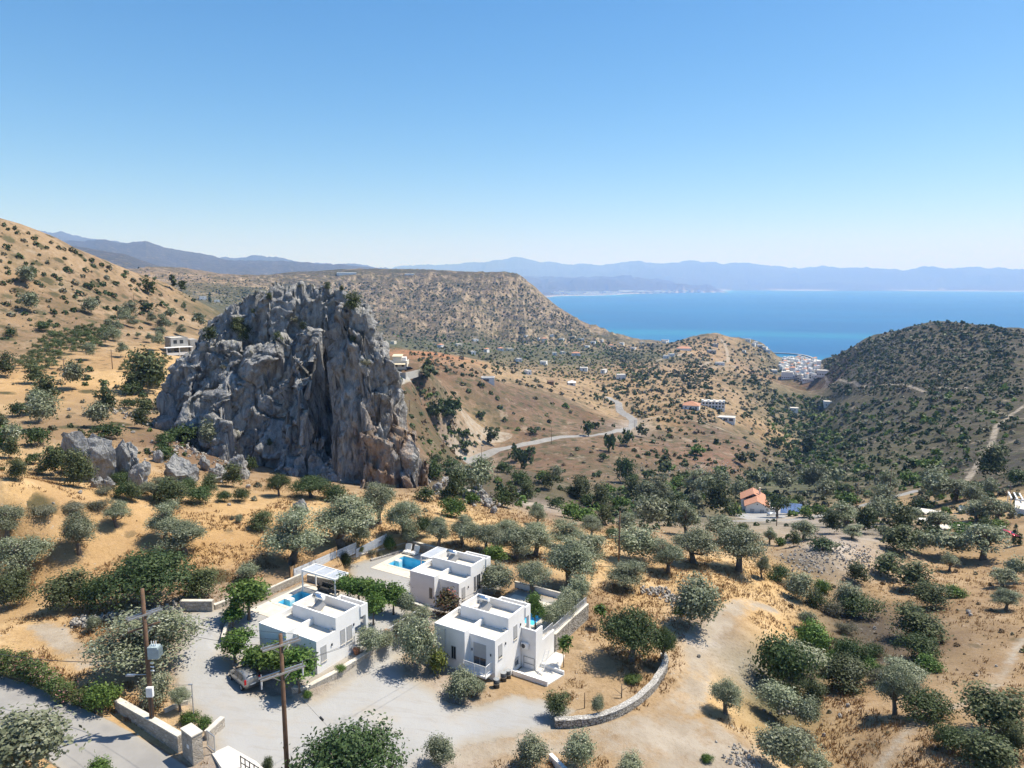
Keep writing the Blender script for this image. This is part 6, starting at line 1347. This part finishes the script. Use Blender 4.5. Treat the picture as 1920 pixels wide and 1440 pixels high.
for i in range(7): y=-.3+i*.1; m.box(.98,1.1,y-.012,y+.012,6.45,7.2)
m.build('cooling_fins',M_TRANS,t_)
for i in range(3): m=MB(); m.tube((.4+.18*i,0,7.35),(.4+.18*i,0,7.75),.05,.03,8); m.build('bushing',M_WPAINT,t_)
for i in range(3): m=MB(); m.tube((.25,-.1,5.95-.32*i),(.52,-.14,5.95-.32*i),.05,.06,8); m.build('insulator',M_WPAINT,p1)
m=MB(); m.tube((-.1,0,4.9),(-1.1,-.1,4.95),.035); la=m.build('lamp_arm',M_METAL,p1); m=MB(); m.box(-1.75,-1.05,-.22,.02,4.82,4.98); m.build('lamp_head',M_METAL,la,bevel=.04)
m=MB(); m.box(-.1,.42,-.45,-.17,3.2,4.0); m.build('meter_box',M_WPAINT,p1,bevel=.02); m=MB(); m.tube((.1,-.22,.1),(.12,-.22,3.2),.04); m.build('conduit',M_DARK,p1)
p2,b2=pole('nearest brown power pole in front of the left villa, with two steel crossarms',541,1500,185.0,12.75,.19)
A2=math.radians(38); crossarm(p2,12.0,A2,2.7,M_METAL,True,3); crossarm(p2,9.9,A2,3.2,M_METAL,True,3,1)
lp,lb=onz(364,1353,186.2),None; l=thing('lamp_post','thin grey lamp post rising from the gate pillar bed','lamp post',lp); m=MB(); m.tube((0,0,0),(0,0,3.3),.05,.04); m.build('post',M_METAL,l); m=MB(); m.box(-.28,.06,-.06,.06,3.25,3.32); m.build('arm',M_METAL,l); m=MB(); m.box(-.06,.06,-.12,-.04,2.2,2.35); m.build('bracket',M_METAL,l)
q1=b1+Vector((0,0,10.35)); q2=b2+Vector((0,0,12.35)); off=Vector((-46,49,196.5))
cable('black cable running from the transformer pole off the left edge',b1+Vector((0,0,6.2)),Vector((-44,56,191.3)),.5,.028)
cable('thin cable from the lamp post to the transformer pole',lp+Vector((-.2,0,3.28)),b1+Vector((.1,0,4.6)),.25,.015)
for s_,t in ((-1,'left'),(0,'middle'),(1,'right')):
    d1=Vector((math.cos(A1),math.sin(A1),0))*s_*1.2; d2=Vector((math.cos(A2),math.sin(A2),0))*s_*1.25
    cable('thin power line strung between the two near poles',q1+d1,q2+d2,.5,.013,'power lines between the two near poles','power_line')
gx=G(1160,1062); p3,b3=pole('slim brown pole among the olives of the lower field',1160,1062,None,8.5,.13)
for s_ in (-1,1): cable('thin power line crossing the courtyard to the lower field',b2+Vector((0,0,10.2))+Vector((math.cos(A2),math.sin(A2),0))*s_*1.4,b3+Vector((s_*.4,0,8.2)),1.6,.013,'power lines across the courtyard','power_line')
cable('stay wire running down from the nearest pole towards the gravel court',b2+Vector((.1,0,9.4)),onz(690,1440,184.3),.1,.012,None,'stay_wire')
m=MB(); d=(onz(690,1440,184.3)-(b2+Vector((.1,0,9.4)))); c=b2+Vector((.1,0,9.4))+d*.42; m.tube(c-d.normalized()*.2,c+d.normalized()*.2,.09,.09,8); o=m.build('stay_insulator',M_DARK,None,label='small dark insulator on the stay wire of the nearest pole',category='insulator')
def slim_pole(label,px,py,hp,group,arm=True,rmin=0,r=.13):
    g=ground(px,py,rmin)
    if g is None: return
    b,_=g; c=project(b)[2]; h=hp*c/F*1.03; o=thing('power_pole',label,'power pole',b,0,group); new_obj('pole_shaft',tubes('pole_shaft',[[(0,0,-.5,r),(0,0,h,r*.75)]],M_WOOD,6),None,o)
    if arm: m=MB(); m.box(-.7,.7,-.05,.05,h-.45,h-.35); m.build('crossarm',M_METAL,o)
    return b+Vector((0,0,h-.3))
g_='slim timber poles along the hill road'
t1=slim_pole('slim pole at the near bend of the hill road',903,866,28,g_); t2=slim_pole('slim pole beside the straight part of the hill road',1034,832,31,g_); slim_pole('slim pole beside the crag on the road hill',832,845,18,g_); slim_pole('slim pole near the dark trees beside the crag',768,772,22,g_); slim_pole('slim pole right of the crag foot below the hill road',873,848,18,g_)
slim_pole('slim pole at the upper bend of the hill road',1190,806,18,g_); slim_pole('tall slim pole in front of the white apartment row',1326,782,18,g_)
if t1 and t2: cable('faint cable strung along the hill road',t1,t2,2,.03)
g_='slim timber poles on the left slope'
slim_pole('slim pole at the lower end of the olive plantation',122,714,42,g_); slim_pole('slim pole beside the bare patch on the left slope',211,692,36,g_); slim_pole('slim pole high on the left hillside above the concrete house',252,575,22,g_); slim_pole('slim pole at the left end of the dry hillside',21,575,12,g_)
g_='slim timber poles near the lane'
slim_pole('dark pole among the bushes above the lane',1606,950,46,g_); slim_pole('dark pole with two small boxes among the olives right of the lane',1667,938,60,g_); slim_pole('slim pole in front of the solar panels by the lane',1456,986,18,g_,False); slim_pole('slim pole in the thicket behind the lower field',1187,960,24,g_); slim_pole('slim pole at the dry slope above the white house',1893,930,22,g_); slim_pole('short pole beside the one above the white house',1886,932,14,g_,False)
for px,py,hp in ((1096,1328,34),):
    b=G(px,py); o=new_obj('wooden_stake',tubes('wooden_stake',[[(0,0,-.3,.05),(0,0,1.6,.04)]],M_WOOD,6),None,label='bare wooden stake in the lower garden inside the curved wall',category='stake'); o.location=b
b=G(1165,1309); o=new_obj('bare_tree',tubes('bare_tree',[[(0,0,-.2,.06),(.03,0,.9,.05),(0,.05,1.5,.03)],[(0,0,.4,.03),(-.7,.2,.9,.015)],[(.02,0,.8,.03),(.8,-.1,1.4,.012)],[(0,0,.3,.03),(-1.0,-.2,.45,.012)]],M_BARK,6),None,label='leafless little tree in the lower garden beside the curved wall',category='tree'); o.location=b
# ------------------------------------------------------------------ cars
def mat_car(name,col):
    t=NT(name); n=t.noise(t.obj(),2,4,.6); t.P(Base_Color=t.mix(t.ramp(n,.3,.75),col,tuple(x*.8 for x in col)),Metallic=.55,Roughness=.32); t.b.inputs['Coat Weight'].default_value=.6; return t.m
M_SILVER=mat_car('silver_car_paint',(.36,.35,.33)); M_CARB=mat_car('black_car_paint',(.02,.022,.03)); M_CARW=mat_car('white_car_paint',(.7,.7,.7)); M_CARR=mat_car('red_car_paint',(.55,.02,.04))
def car(label,loc,rz,paint,detail=True):
    root=thing('parked_car',label,'car',loc,rz); L,W=3.65,1.62
    # stations along x (front +): x, half width low, half width top, z low, z belt, z top
    ST=[(-1.82,.62,.5,.38,.82,.95),(-1.72,.76,.56,.3,.9,1.28),(-1.35,.80,.6,.26,.93,1.47),(-.5,.81,.63,.25,.93,1.51),(.35,.81,.61,.25,.92,1.45),(.95,.81,.6,.25,.9,1.02),(1.4,.78,.6,.26,.8,.88),(1.72,.68,.5,.3,.66,.74),(1.82,.55,.4,.38,.55,.6)]
    V=[];Fc=[]
    for x,wl,wt,z0,zb,zt in ST: V+=[(x,-wl*.9,z0),(x,-wl,z0+.18),(x,-wl,zb),(x,-wt,zt-.04),(x,-wt*.6,zt),(x,wt*.6,zt),(x,wt,zt-.04),(x,wl,zb),(x,wl,z0+.18),(x,wl*.9,z0)]
    n=10
    for i in range(len(ST)-1):
        for k in range(n): a=i*n+k; b=i*n+(k+1)%n; Fc.append((a,b,b+n,a+n))
    Fc.append(tuple(range(n))[::-1]); Fc.append(tuple((len(ST)-1)*n+k for k in range(n)))
    me=bpy.data.meshes.new('body'); me.from_pydata(V,[],Fc); me.update(); me.polygons.foreach_set('use_smooth',np.ones(len(Fc),bool)); bd=new_obj('body',me,paint,root)
    md=bd.modifiers.new('sub','SUBSURF'); md.levels=2; md.render_levels=2
    if not detail: 
        m=MB(); m.box(-1.0,.6,-.66,.66,1.02,1.32); m.build('windows',M_GLASS,root); 
    else:
        for s_ in (-1,1):
            y0,y1=s_*.775,s_*.635
            for x0,x1,xa,xb in ((-1.28,-.42,-1.22,-.44),(-.34,.55,-.36,.28)):
                m=MB(); o_=s_*.022; P=[(x0,y0+o_,.98),(x1,y0+o_,.98),(xb,y1+o_*1.4,1.36),(xa,y1+o_*1.4,1.36)]; m.quad(*(P if s_<0 else P[::-1])); m.build('side_window',M_GLASS,root)
            m=MB(); m.box(-1.80,-1.70,s_*.66-.09,s_*.66+.09,.72,1.18); m.build('tail_light',M_LAMPR,root,bevel=.02); m=MB(); m.box(1.55,1.68,s_*.52-.14,s_*.52+.14,.6,.74); m.build('headlight',M_GLASS,root,bevel=.03); m=MB(); m.box(.42,.6,s_*.84-.06,s_*.84+.06,.92,1.04); m.build('mirror',M_DARK,root,bevel=.02)
            m=MB(); m.box(-.44,-.28,s_*.818-.01,s_*.818+.01,.84,.88); m.build('handle',M_DARK,root)
        m=MB(); m.quad((-1.775,.5,1.0),(-1.775,-.5,1.0),(-1.60,-.46,1.38),(-1.60,.46,1.38)); m.build('rear_window',M_GLASS,root); m=MB(); m.quad((.92,-.56,1.03),(.92,.56,1.03),(.46,.5,1.405),(.46,-.5,1.405)); m.build('windscreen',M_GLASS,root)
        m=MB(); m.box(-1.86,-1.7,-.72,.72,.34,.55); m.build('bumper',M_DARK,root,bevel=.04); m=MB(); m.box(-1.875,-1.862,-.25,.25,.6,.71); m.build('number_plate',M_WPAINT,root)
    for x in (-1.15,1.15):
        for s_ in (-1,1):
            m=MB(); m.tube((x,s_*.66,.3),(x,s_*.83,.3),.3,.3,18); w=m.build('wheel',M_BLACK,root)
            if detail: m=MB(); m.tube((x,s_*.825,.3),(x,s_*.842,.3),.19,.17,14); m.build('rim',M_METAL,w)
ca=onz(474,1292,185.9); cb=onz(443,1264,185.9); cm=(ca+cb)/2; car('silver-grey hatchback parked on the gravel under the bright trees',(cm.x,cm.y,height(cm.x,cm.y)),math.atan2(cb.y-ca.y,cb.x-ca.x),M_SILVER)
# ------------------------------------------------------------------ houses farther away
def house(label,px,py,wpx,depth,h,yaw=0.,mat=None,roof='flat',name='white_house',wins=(),r=None,group=None,roofmat=None,storeys=1,parapet=.35,cat='house'):
    if r is None:
        g=ground(px,py)
        if g is None: return
        p=g[0]
    else: p=atr(px,py,r)
    c=project(p)[2]; W=wpx*c/F; mat=mat or M_WHITE; az=math.atan2(p.x,p.y); root=thing(name,label,cat,p,-az+yaw,group)
    x0,x1,d=-W/2,W/2,depth; m=MB(); m.box(x0,x1,0,d,-2.5,h); m.build('wall',mat,root)
    if roof=='flat':
        m=MB(); rim(m,x0,x1,0,d,h,h+parapet,.22); m.build('parapet',mat,root); m=MB(); m.box(x0+.23,x1-.23,.23,d-.23,h,h+.03); m.build('roof',roofmat or M_SCREED,root)
    elif roof=='hip':
        o=.4; k=min(W,d)*.24; b=min(W,d)/2; m=MB(); A=[(x0-o,-o,h),(x1+o,-o,h),(x1+o,d+o,h),(x0-o,d+o,h)]
        if W>=d: R=[(x0+b,d/2,h+k),(x1-b,d/2,h+k)]; m.quad(A[0],A[1],R[1],R[0]); m.quad(A[2],A[3],R[0],R[1]); m.quad(A[3],A[0],R[0]); m.quad(A[1],A[2],R[1])
        else: R=[(0,b,h+k),(0,d-b,h+k)]; m.quad(A[0],A[1],R[0]); m.quad(A[2],A[3],R[1]); m.quad(A[1],A[2],R[1],R[0]); m.quad(A[3],A[0],R[0],R[1])
        m.quad(A[3],A[2],A[1],A[0]); m.build('roof',roofmat or M_TILE,root)
    elif roof=='shed':
        m=MB(); m.v+=[(x0-.3,-.3,h),(x1+.3,-.3,h),(x1+.3,d+.3,h+.8),(x0-.3,d+.3,h+.8),(x0-.3,-.3,h+.15),(x1+.3,-.3,h+.15),(x1+.3,d+.3,h+.95),(x0-.3,d+.3,h+.95)]; m.f+=[(3,2,1,0),(4,5,6,7),(0,1,5,4),(1,2,6,5),(2,3,7,6),(3,0,4,7)]; m.build('roof',roofmat or M_METAL,root)
    for u,z0,ww,hh in wins:
        m=MB(); x=x0+u*W; m.box(x-ww/2,x+ww/2,-.03,.04,z0,z0+hh); m.build('window',M_GLASS,root)
    return root
hc=house('two-storey bare concrete house with a white porch on the left slope',338,664,30,8,5.4,.25,M_GREYC,'flat','concrete_house',[(.25,3.6,1.1,1.2),(.62,3.6,1.1,1.2),(.3,.4,1.4,2.0)],parapet=.25)
if hc: m=MB(); m.box(-5.0,3.2,-3.4,-3.2,0,.9); m.box(-5.2,3.4,-3.6,-.01,2.5,2.62); m.build('porch',M_WPAINT,hc); m=MB(); m.box(3.6,6.0,.5,6.5,-2,4.7); m.build('annex',M_GREYC,hc)
if hc:
    for x in (-4.9,-1.,3.1): m=MB(); m.box(x-.12,x+.12,-3.45,-3.21,-1,2.5); m.build('porch_post',M_WPAINT,hc)
house('white farmhouse with a flat roof on the left ridge',381,562,12,6,5.5,.1,wins=[(.5,2.8,1.2,1.2)],cat='house'); house('low white annex right of the farmhouse on the left ridge',407,566,9,5,3.2,.1,wins=[(.5,1,1.1,1.1)])
house('long white greenhouse on the red cut hill behind the left ridge',417,526,36,25,9,0,M_WPAINT,'shed','greenhouse',r=2050,roofmat=M_WPAINT,cat='greenhouse')
house('long white greenhouse on the edge of the flat-topped hill',650,515,36,20,6,0,M_WPAINT,'shed','greenhouse',roofmat=M_WPAINT,cat='greenhouse'); house('small pale shed on the top of the flat-topped hill',768,516,18,14,4,0,M_WPAINT,'shed','greenhouse',roofmat=M_WPAINT,cat='greenhouse')
hv=house('yellow villa with a tiled terrace roof right of the crag',748,693,30,9,4.4,-.15,M_CREAM,'flat','yellow_villa',[(.3,1.6,2.2,1.8),(.75,1.6,1.4,1.8)],parapet=.5,cat='villa')
if hv: m=MB(); m.box(-3.6,1.2,2,7,4.4,7.2); m.build('upper_storey',M_CREAM,hv); m=MB(); m.box(1.25,3.6,3,7.4,4.4,6.6); m.build('upper_storey',M_WHITE,hv); m=MB(); m.v+=[(-4,1.6,7.1),(1.6,1.6,7.1),(1.6,7.4,7.9),(-4,7.4,7.9),(-4,1.6,7.3),(1.6,1.6,7.3),(1.6,7.4,8.1),(-4,7.4,8.1)]; m.f+=[(3,2,1,0),(4,5,6,7),(0,1,5,4),(1,2,6,5),(2,3,7,6),(3,0,4,7)]; m.build('roof',M_TAUPE,hv); m=MB(); m.v+=[(-4.2,-1.6,2.9),(3.8,-1.6,2.9),(3.8,-.02,3.6),(-4.2,-.02,3.6),(-4.2,-1.6,3.05),(3.8,-1.6,3.05),(3.8,-.02,3.75),(-4.2,-.02,3.75)]; m.f+=[(3,2,1,0),(4,5,6,7),(0,1,5,4),(1,2,6,5),(2,3,7,6),(3,0,4,7)]; m.build('porch_roof',M_TAUPE,hv)
wall('terrace_wall','grey terrace wall below the yellow villa',gl([(736,712),(760,711),(785,704),(812,694)],None),3.2,.4,M_GREYC)
cq=G(768,692); car('dark car parked beside the yellow villa',cq,.4,M_CARB,False)
hp_=house('flat grey and white pool house on the crest of the road hill',915,717,24,8,3.0,0,M_WHITE,'flat','pool_house',[(.35,.6,4,1.8)],cat='house',roofmat=M_GREYC)
house('small brown wooden hut on the crest behind the road hill',1033,722,11,5,3.2,.2,M_BROWNW,'shed','wooden_hut',[(.5,1,1,1)],cat='hut',roofmat=M_BROWNW)
house('white peaked canopy roof in the orchards behind the road hill',1072,723,14,9,2.8,0,M_WPAINT,'hip','canopy',[(.5,.5,3,1.8)],cat='canopy',roofmat=M_WPAINT)
hr=house('house with an orange tiled roof left of the white apartment row',1295,768,30,12,3.3,-.1,M_WHITE,'hip','tiled_house',[(.2,1,1.4,1.3),(.5,1,1.4,1.3),(.82,1,1.4,1.3)])
ha=house('white two-storey apartment row on the mid hill',1337,766,42,10,5.6,.05,M_WHITE,'flat','apartment_row',[(u,z,1.5,1.5) for z in (.9,3.6) for u in (.08,.22,.36,.5,.64,.78,.92)],cat='building')
if ha:
    for u in (-.46,-.2,.05,.3,.46): m=MB(); x=u*42*project(ha.location)[2]/F; m.box(x-.9,x+.9,1,4,5.63,7.0); m.build('roof_tower',M_WHITE,ha)
house('long low flat-roofed house below the white apartment row',1360,790,34,9,3.0,-.05,M_WHITE,'flat','white_house',[(.2,.5,3,2),(.5,.5,3,2),(.8,.5,3,2)])
T=[(1165,712,16,8,5.5,'white two-storey house alone among the orchards'),(1350,685,17,8,4,'wide white house on the slope of the knoll'),(1249,672,10,8,4.5,'white new villa on the knoll, the left of a pair'),(1260,669,10,8,4.5,'white new villa on the knoll, the right of a pair'),(1486,771,20,8,3.6,'white box house alone in the green valley'),(1552,762,13,9,5.5,'white house at the foot of the right hill'),(1394,661,6,7,4,'tiny white house near the top road of the knoll')]
for a,b,w,d,h,l in T: house(l,a,b,w,d,h,prg.uniform(-.4,.4),wins=[(.3,1,1.3,1.3),(.7,1,1.3,1.3)])
house('long red-roofed building near the top of the knoll',1283,657,26,14,3.5,.1,M_WHITE,'hip','tiled_house'); house('grey concrete shell near the top of the knoll, lower one',1335,663,15,11,6,.1,M_GREYC,'flat','concrete_shell',[(.3,1,2,2),(.7,1,2,2),(.5,3.6,2,1.6)],cat='building'); house('grey concrete cube near the top of the knoll, upper one',1342,651,9,9,6,.3,M_GREYC,'flat','concrete_shell',[(.5,3,1.5,1.5)],cat='building')
W_=[(893,640,10,'pink-walled'),(862,649,12,''),(888,665,9,''),(910,660,7,''),(940,658,10,'red'),(958,658,12,''),(975,679,9,''),(1018,684,12,''),(1040,666,8,''),(1057,664,8,''),(1080,667,16,''),(1094,696,14,''),(1007,637,8,''),(1022,638,10,'red'),(1052,638,9,''),(1088,638,14,''),(1111,644,9,''),(1147,651,8,''),(1186,655,9,''),(1126,640,8,''),(1165,646,8,''),(1075,634,6,''),(1035,631,6,''),(985,632,5,''),(823,652,9,''),(735,645,9,''),(1100,652,7,''),(1130,700,8,''),(993,703,8,''),(1205,645,8,''),(1245,643,9,'')]
for i,(a,b,w,k) in enumerate(W_):
    red=k=='red' or i%7==3
    house(('small red-roofed house' if red else 'small white house')+' in the valley orchards, '+where(a,b,(735,1245,631,703),True),a,b,w,8,4.2,prg.uniform(-.6,.6),M_CREAM if i%4==1 else M_WHITE,'hip' if red else 'flat','orchard_house',[(.5,1,1.5,1.5)],group='red-roofed houses in the valley orchards' if red else 'white houses in the valley orchards')
# harbour town
TP=[(1458,693),(1466,678),(1478,668),(1500,672),(1536,683),(1541,697),(1530,712),(1505,718),(1478,708)]
n=0; y=670
while y<716:
    x=1456+prg.uniform(0,3)
    while x<1544:
        if polysd(np.array([x]),np.array([y]),TP)[0]>0 and prg.random()<.82:
            rr=prg.random(); house(('small white house in the harbour town, ' if rr>.12 else 'small tiled house in the harbour town, ')+where(x,y,(1456,1544,670,716),True),x+prg.uniform(-1.4,1.4),y+prg.uniform(-1,1),prg.uniform(4,7.5),prg.uniform(7,11),prg.uniform(5,10),prg.uniform(-.5,.5),M_WHITE if prg.random()<.8 else M_CREAM,'flat' if rr>.12 else 'hip','town_house',[(.3,1.5,1.6,1.6),(.7,1.5,1.6,1.6)],roofmat=M_WHITE if rr>.12 else None,group='white houses of the harbour town' if rr>.12 else 'tiled houses of the harbour town'); n+=1
        x+=5.2
    y+=3.6
for a,b,w,h,l in [(1476,711,20,11,'wide white hotel block at the left foot of the harbour town'),(1545,705,26,8,'long bluish white hotel at the foot of the right hill'),(1515,717,20,5,'low white building in front of the harbour town'),(1452,700,10,6,'white house at the valley mouth left of the town')]: house(l,a,b,w,12,h,prg.uniform(-.2,.2),wins=[(u/6+.08,1.5,1.8,1.6) for u in range(6)],cat='hotel' if 'hotel' in l else 'building',name='hotel' if 'hotel' in l else 'white_building')
for i,(a,b,w) in enumerate([(1402,641,9),(1418,646,7),(1425,652,10),(1432,656,9),(1440,661,8),(1246,641,14),(1412,649,6)]): house('white house on the seaward shoulder of the knoll, '+where(a,b,(1246,1440,641,661),True),a,b,w,9,6,prg.uniform(-.4,.4),wins=[(.3,1.5,1.6,1.6),(.7,1.5,1.6,1.6)],group='white houses on the shoulder of the knoll',name='town_house')
bw=[onz(a,b,0) for a,b in [(1449,663),(1470,663.5),(1500,666),(1520,671),(1537,680)]]; sm=smooth([(p.x,p.y) for p in bw],5)
wall('breakwater','grey stone breakwater curving around the little harbour',[Vector((x,y,-1)) for x,y in sm],3.4,6,M_GREYC,M_GREYC,'breakwater',ch=.6)
def specks():
    rg=random.Random(4); m=MB()
    for i in range(330):
        px=rg.triangular(1035,1330,1080); py=rg.uniform(546.5,553) if px<1160 else rg.uniform(544.8,548.5); r=H/math.tan(PIT+math.atan((py-CY)/F)) if py>HR+8 else 15000; g=ground(px,py,9000)
        if not g or g[0].z<.5: continue
        p=g[0]; w=rg.uniform(14,60); m.box(p.x-w,p.x+w,p.y-12,p.y+12,p.z-3,p.z+rg.uniform(8,16))
    if m.v: m.build('far_town',M_WHITE,None,kind='stuff')
specks()
# red-roofed house by the lane
def red_house():
    p=atr(1419,967,255); c=project(p)[2]; k=c/F; root=thing('red_roofed_house','white house with an orange tiled double roof beside the lane','house',p,-math.atan2(p.x,p.y)+.06)
    W=40*k; x0,x1=-W/2,W/2; m=MB(); m.box(x0,x1,0,7,-2,3.4); m.quad((x0,0,3.4),(x1,0,3.4),(0,0,5.0)); m.box(x0-1.2,x0+W*.9,7.0,14.5,-2,3.6); m.build('wall',M_WHITE,root)
    m=MB()
    def gable(xa,xb,ya,yb,h,rise,o=.5):
        xm=(xa+xb)/2; A=[(xa-o,ya-o,h-.25),(xm,ya-o,h+rise),(xb+o,ya-o,h-.25)]; B=[(a,yb+o,z) for a,_,z in A]; t=(0,0,.16)
        up=lambda P:tuple(p_+q for p_,q in zip(P,t))
        for P,Q,R,S in ((A[0],A[1],B[1],B[0]),(A[1],A[2],B[2],B[1])): m.quad(up(P),up(Q),up(R),up(S)); m.quad(S,R,Q,P); m.quad(P,Q,up(Q),up(P)); m.quad(R,S,up(S),up(R)); m.quad(S,P,up(P),up(S)); m.quad(Q,R,up(R),up(Q))
    gable(x0,x1,0,7.5,3.4,1.75); r=m.build('roof',M_TILE,root); m=MB(); gable(x0-1.2,x0+W*.9,7.2,14.5,3.6,2.2); r2=m.build('roof',M_TILE,root)
    m=MB(); m.box(x0+W*.62,x0+W*.7,9.6,10.3,5.2,7.4); m.build('chimney',M_CREAM,r2)
    for u in (.28,.72):
        m=MB(); x=x0+u*W; m.box(x-.85,x+.85,-.05,.03,1.1,2.5); w=m.build('window',M_WPAINT,root); m=MB(); m.box(x-.7,x+.7,-.065,-.051,1.2,2.4); m.build('pane',M_SHUT,w)
    m=MB(); m.tube((0,-.03,4.1),(0,.02,4.1),.22,.22,10); m.build('vent',M_DARK,root)
    m=MB(); m.box(x1+.01,x1+3.2,2,9,-2,2.6); m.build('annex',M_WHITE,root)
red_house()
pv=thing('solar_array','tilted blue solar panel array beside the red-roofed house','solar panels',atr(1482,962,250),-.35)
for i in range(3): M=Matrix.Translation((-3.2+i*2.3,0,1.6))@Matrix.Rotation(math.radians(38),4,'X'); m=MB(); m.box(0,2.2,-2.2,2.2,0,.08,M); m.build('panel',M_PVB,pv)
m=MB()
for x in (-3,.2,3.4): m.box(x-.06,x+.06,1.2,1.32,-.5,2.6); m.box(x-.06,x+.06,-1.3,-1.18,-.5,.7)
m.build('frame',M_METAL,pv)
car('white car parked between the red-roofed house and the dark tree',atr(1447,968,247),.5,M_CARW,False)
# white house at the right edge
p=atr(1926,985,195); wr=thing('white_house','white house with a slatted pergola cut by the right edge','house',p,-.62)
m=MB(); m.box(-2.6,9,0,9,-3,3.2); m.build('wall',M_WHITE,wr); m=MB(); rim(m,-2.6,9,0,9,3.2,3.6,.25); m.build('parapet',M_WHITE,wr); m=MB(); m.box(-2.34,8.74,.26,8.74,3.2,3.23); m.build('roof',M_SCREED,wr)
for x in (-1.9,.5): m=MB(); m.box(x,x+1.2,-.04,.03,.9,2.2); m.build('window',M_GLASS,wr)
pg=thing('pergola','white slatted pergola beside the white house at the right edge','pergola',atr(1914,952,205),-.5); m=MB()
for i in range(5): m.box(-2.5+i*1.1,-2.2+i*1.1,-3,3,2.7,2.85)
m.build('slats',M_WPAINT,pg)
for x in (-2.4,2.0):
    for y in (-2.6,2.6): m=MB(); m.box(x-.08,x+.08,y-.08,y+.08,-.3,2.7); m.build('post',M_WPAINT,pg)
car('red car half hidden by trees below the white house',atr(1891,1008,172),-.9,M_CARR,True)
for a,b,w,d in ((1755,962,7,5),(1783,990,8,4),(1838,958,9,4),(1748,978,5,4)):
    q=G(a,b); o=thing('paved_terrace','pale paved patch in the stony garden, '+where(a,b,(1745,1840,955,992),True),'terrace',q,prg.uniform(-.5,.5),'paved patches of the stony garden'); m=MB(); m.box(-w/2,w/2,-d/2,d/2,-.6,.18); m.build('paving',M_CONC,o)
# bin by the hill road, crag plants
q=G(872,862); o=thing('waste_bin','green waste bin at the bend of the hill road','bin',q,.3); m=MB(); m.box(-.7,.7,-.5,.5,.1,1.2); m.build('container',M_BIN,o,bevel=.08); m=MB(); m.box(-.74,.74,-.54,.54,1.2,1.34); m.build('lid',M_BIN,o,bevel=.05)
def crag_plants():
    ob=bpy.data.objects['rock_crag']; me=ob.data; n=len(me.vertices); co=np.empty(n*3); me.vertices.foreach_get('co',co); co=co.reshape(-1,3)
    z=co[:,2]-H; c=co[:,1]*CP-z*SP; u=co[:,1]*SP+z*CP; sx=CX+F*co[:,0]/c; sy=CY-F*u/c
    for i,(a,b,w) in enumerate([(560,540,12),(612,546,12),(662,582,26),(480,575,10),(445,628,22),(460,642,22),(552,606,22),(570,615,12),(525,640,16),(685,685,22),(506,838,10),(395,640,24),(535,600,8),(640,548,8),(505,560,10),(610,760,8),(475,585,8),(660,640,10),(420,690,12)]):
        m=(abs(sx-a)<3)&(abs(sy-b)<4)
        if not m.any(): continue
        k=np.where(m)[0]; j=k[np.argmin(co[k,1])]
        plant('upshrub' if i%3 else 'greyshrub',a,b,w,('upright green' if i%3 else 'pale grey')+' bush on a crag ledge, '+where(a,b,(395,690,540,838)),group='bushes on the crag ledges',at=co[j]-np.array([0,-.3,.25]))
crag_plants()
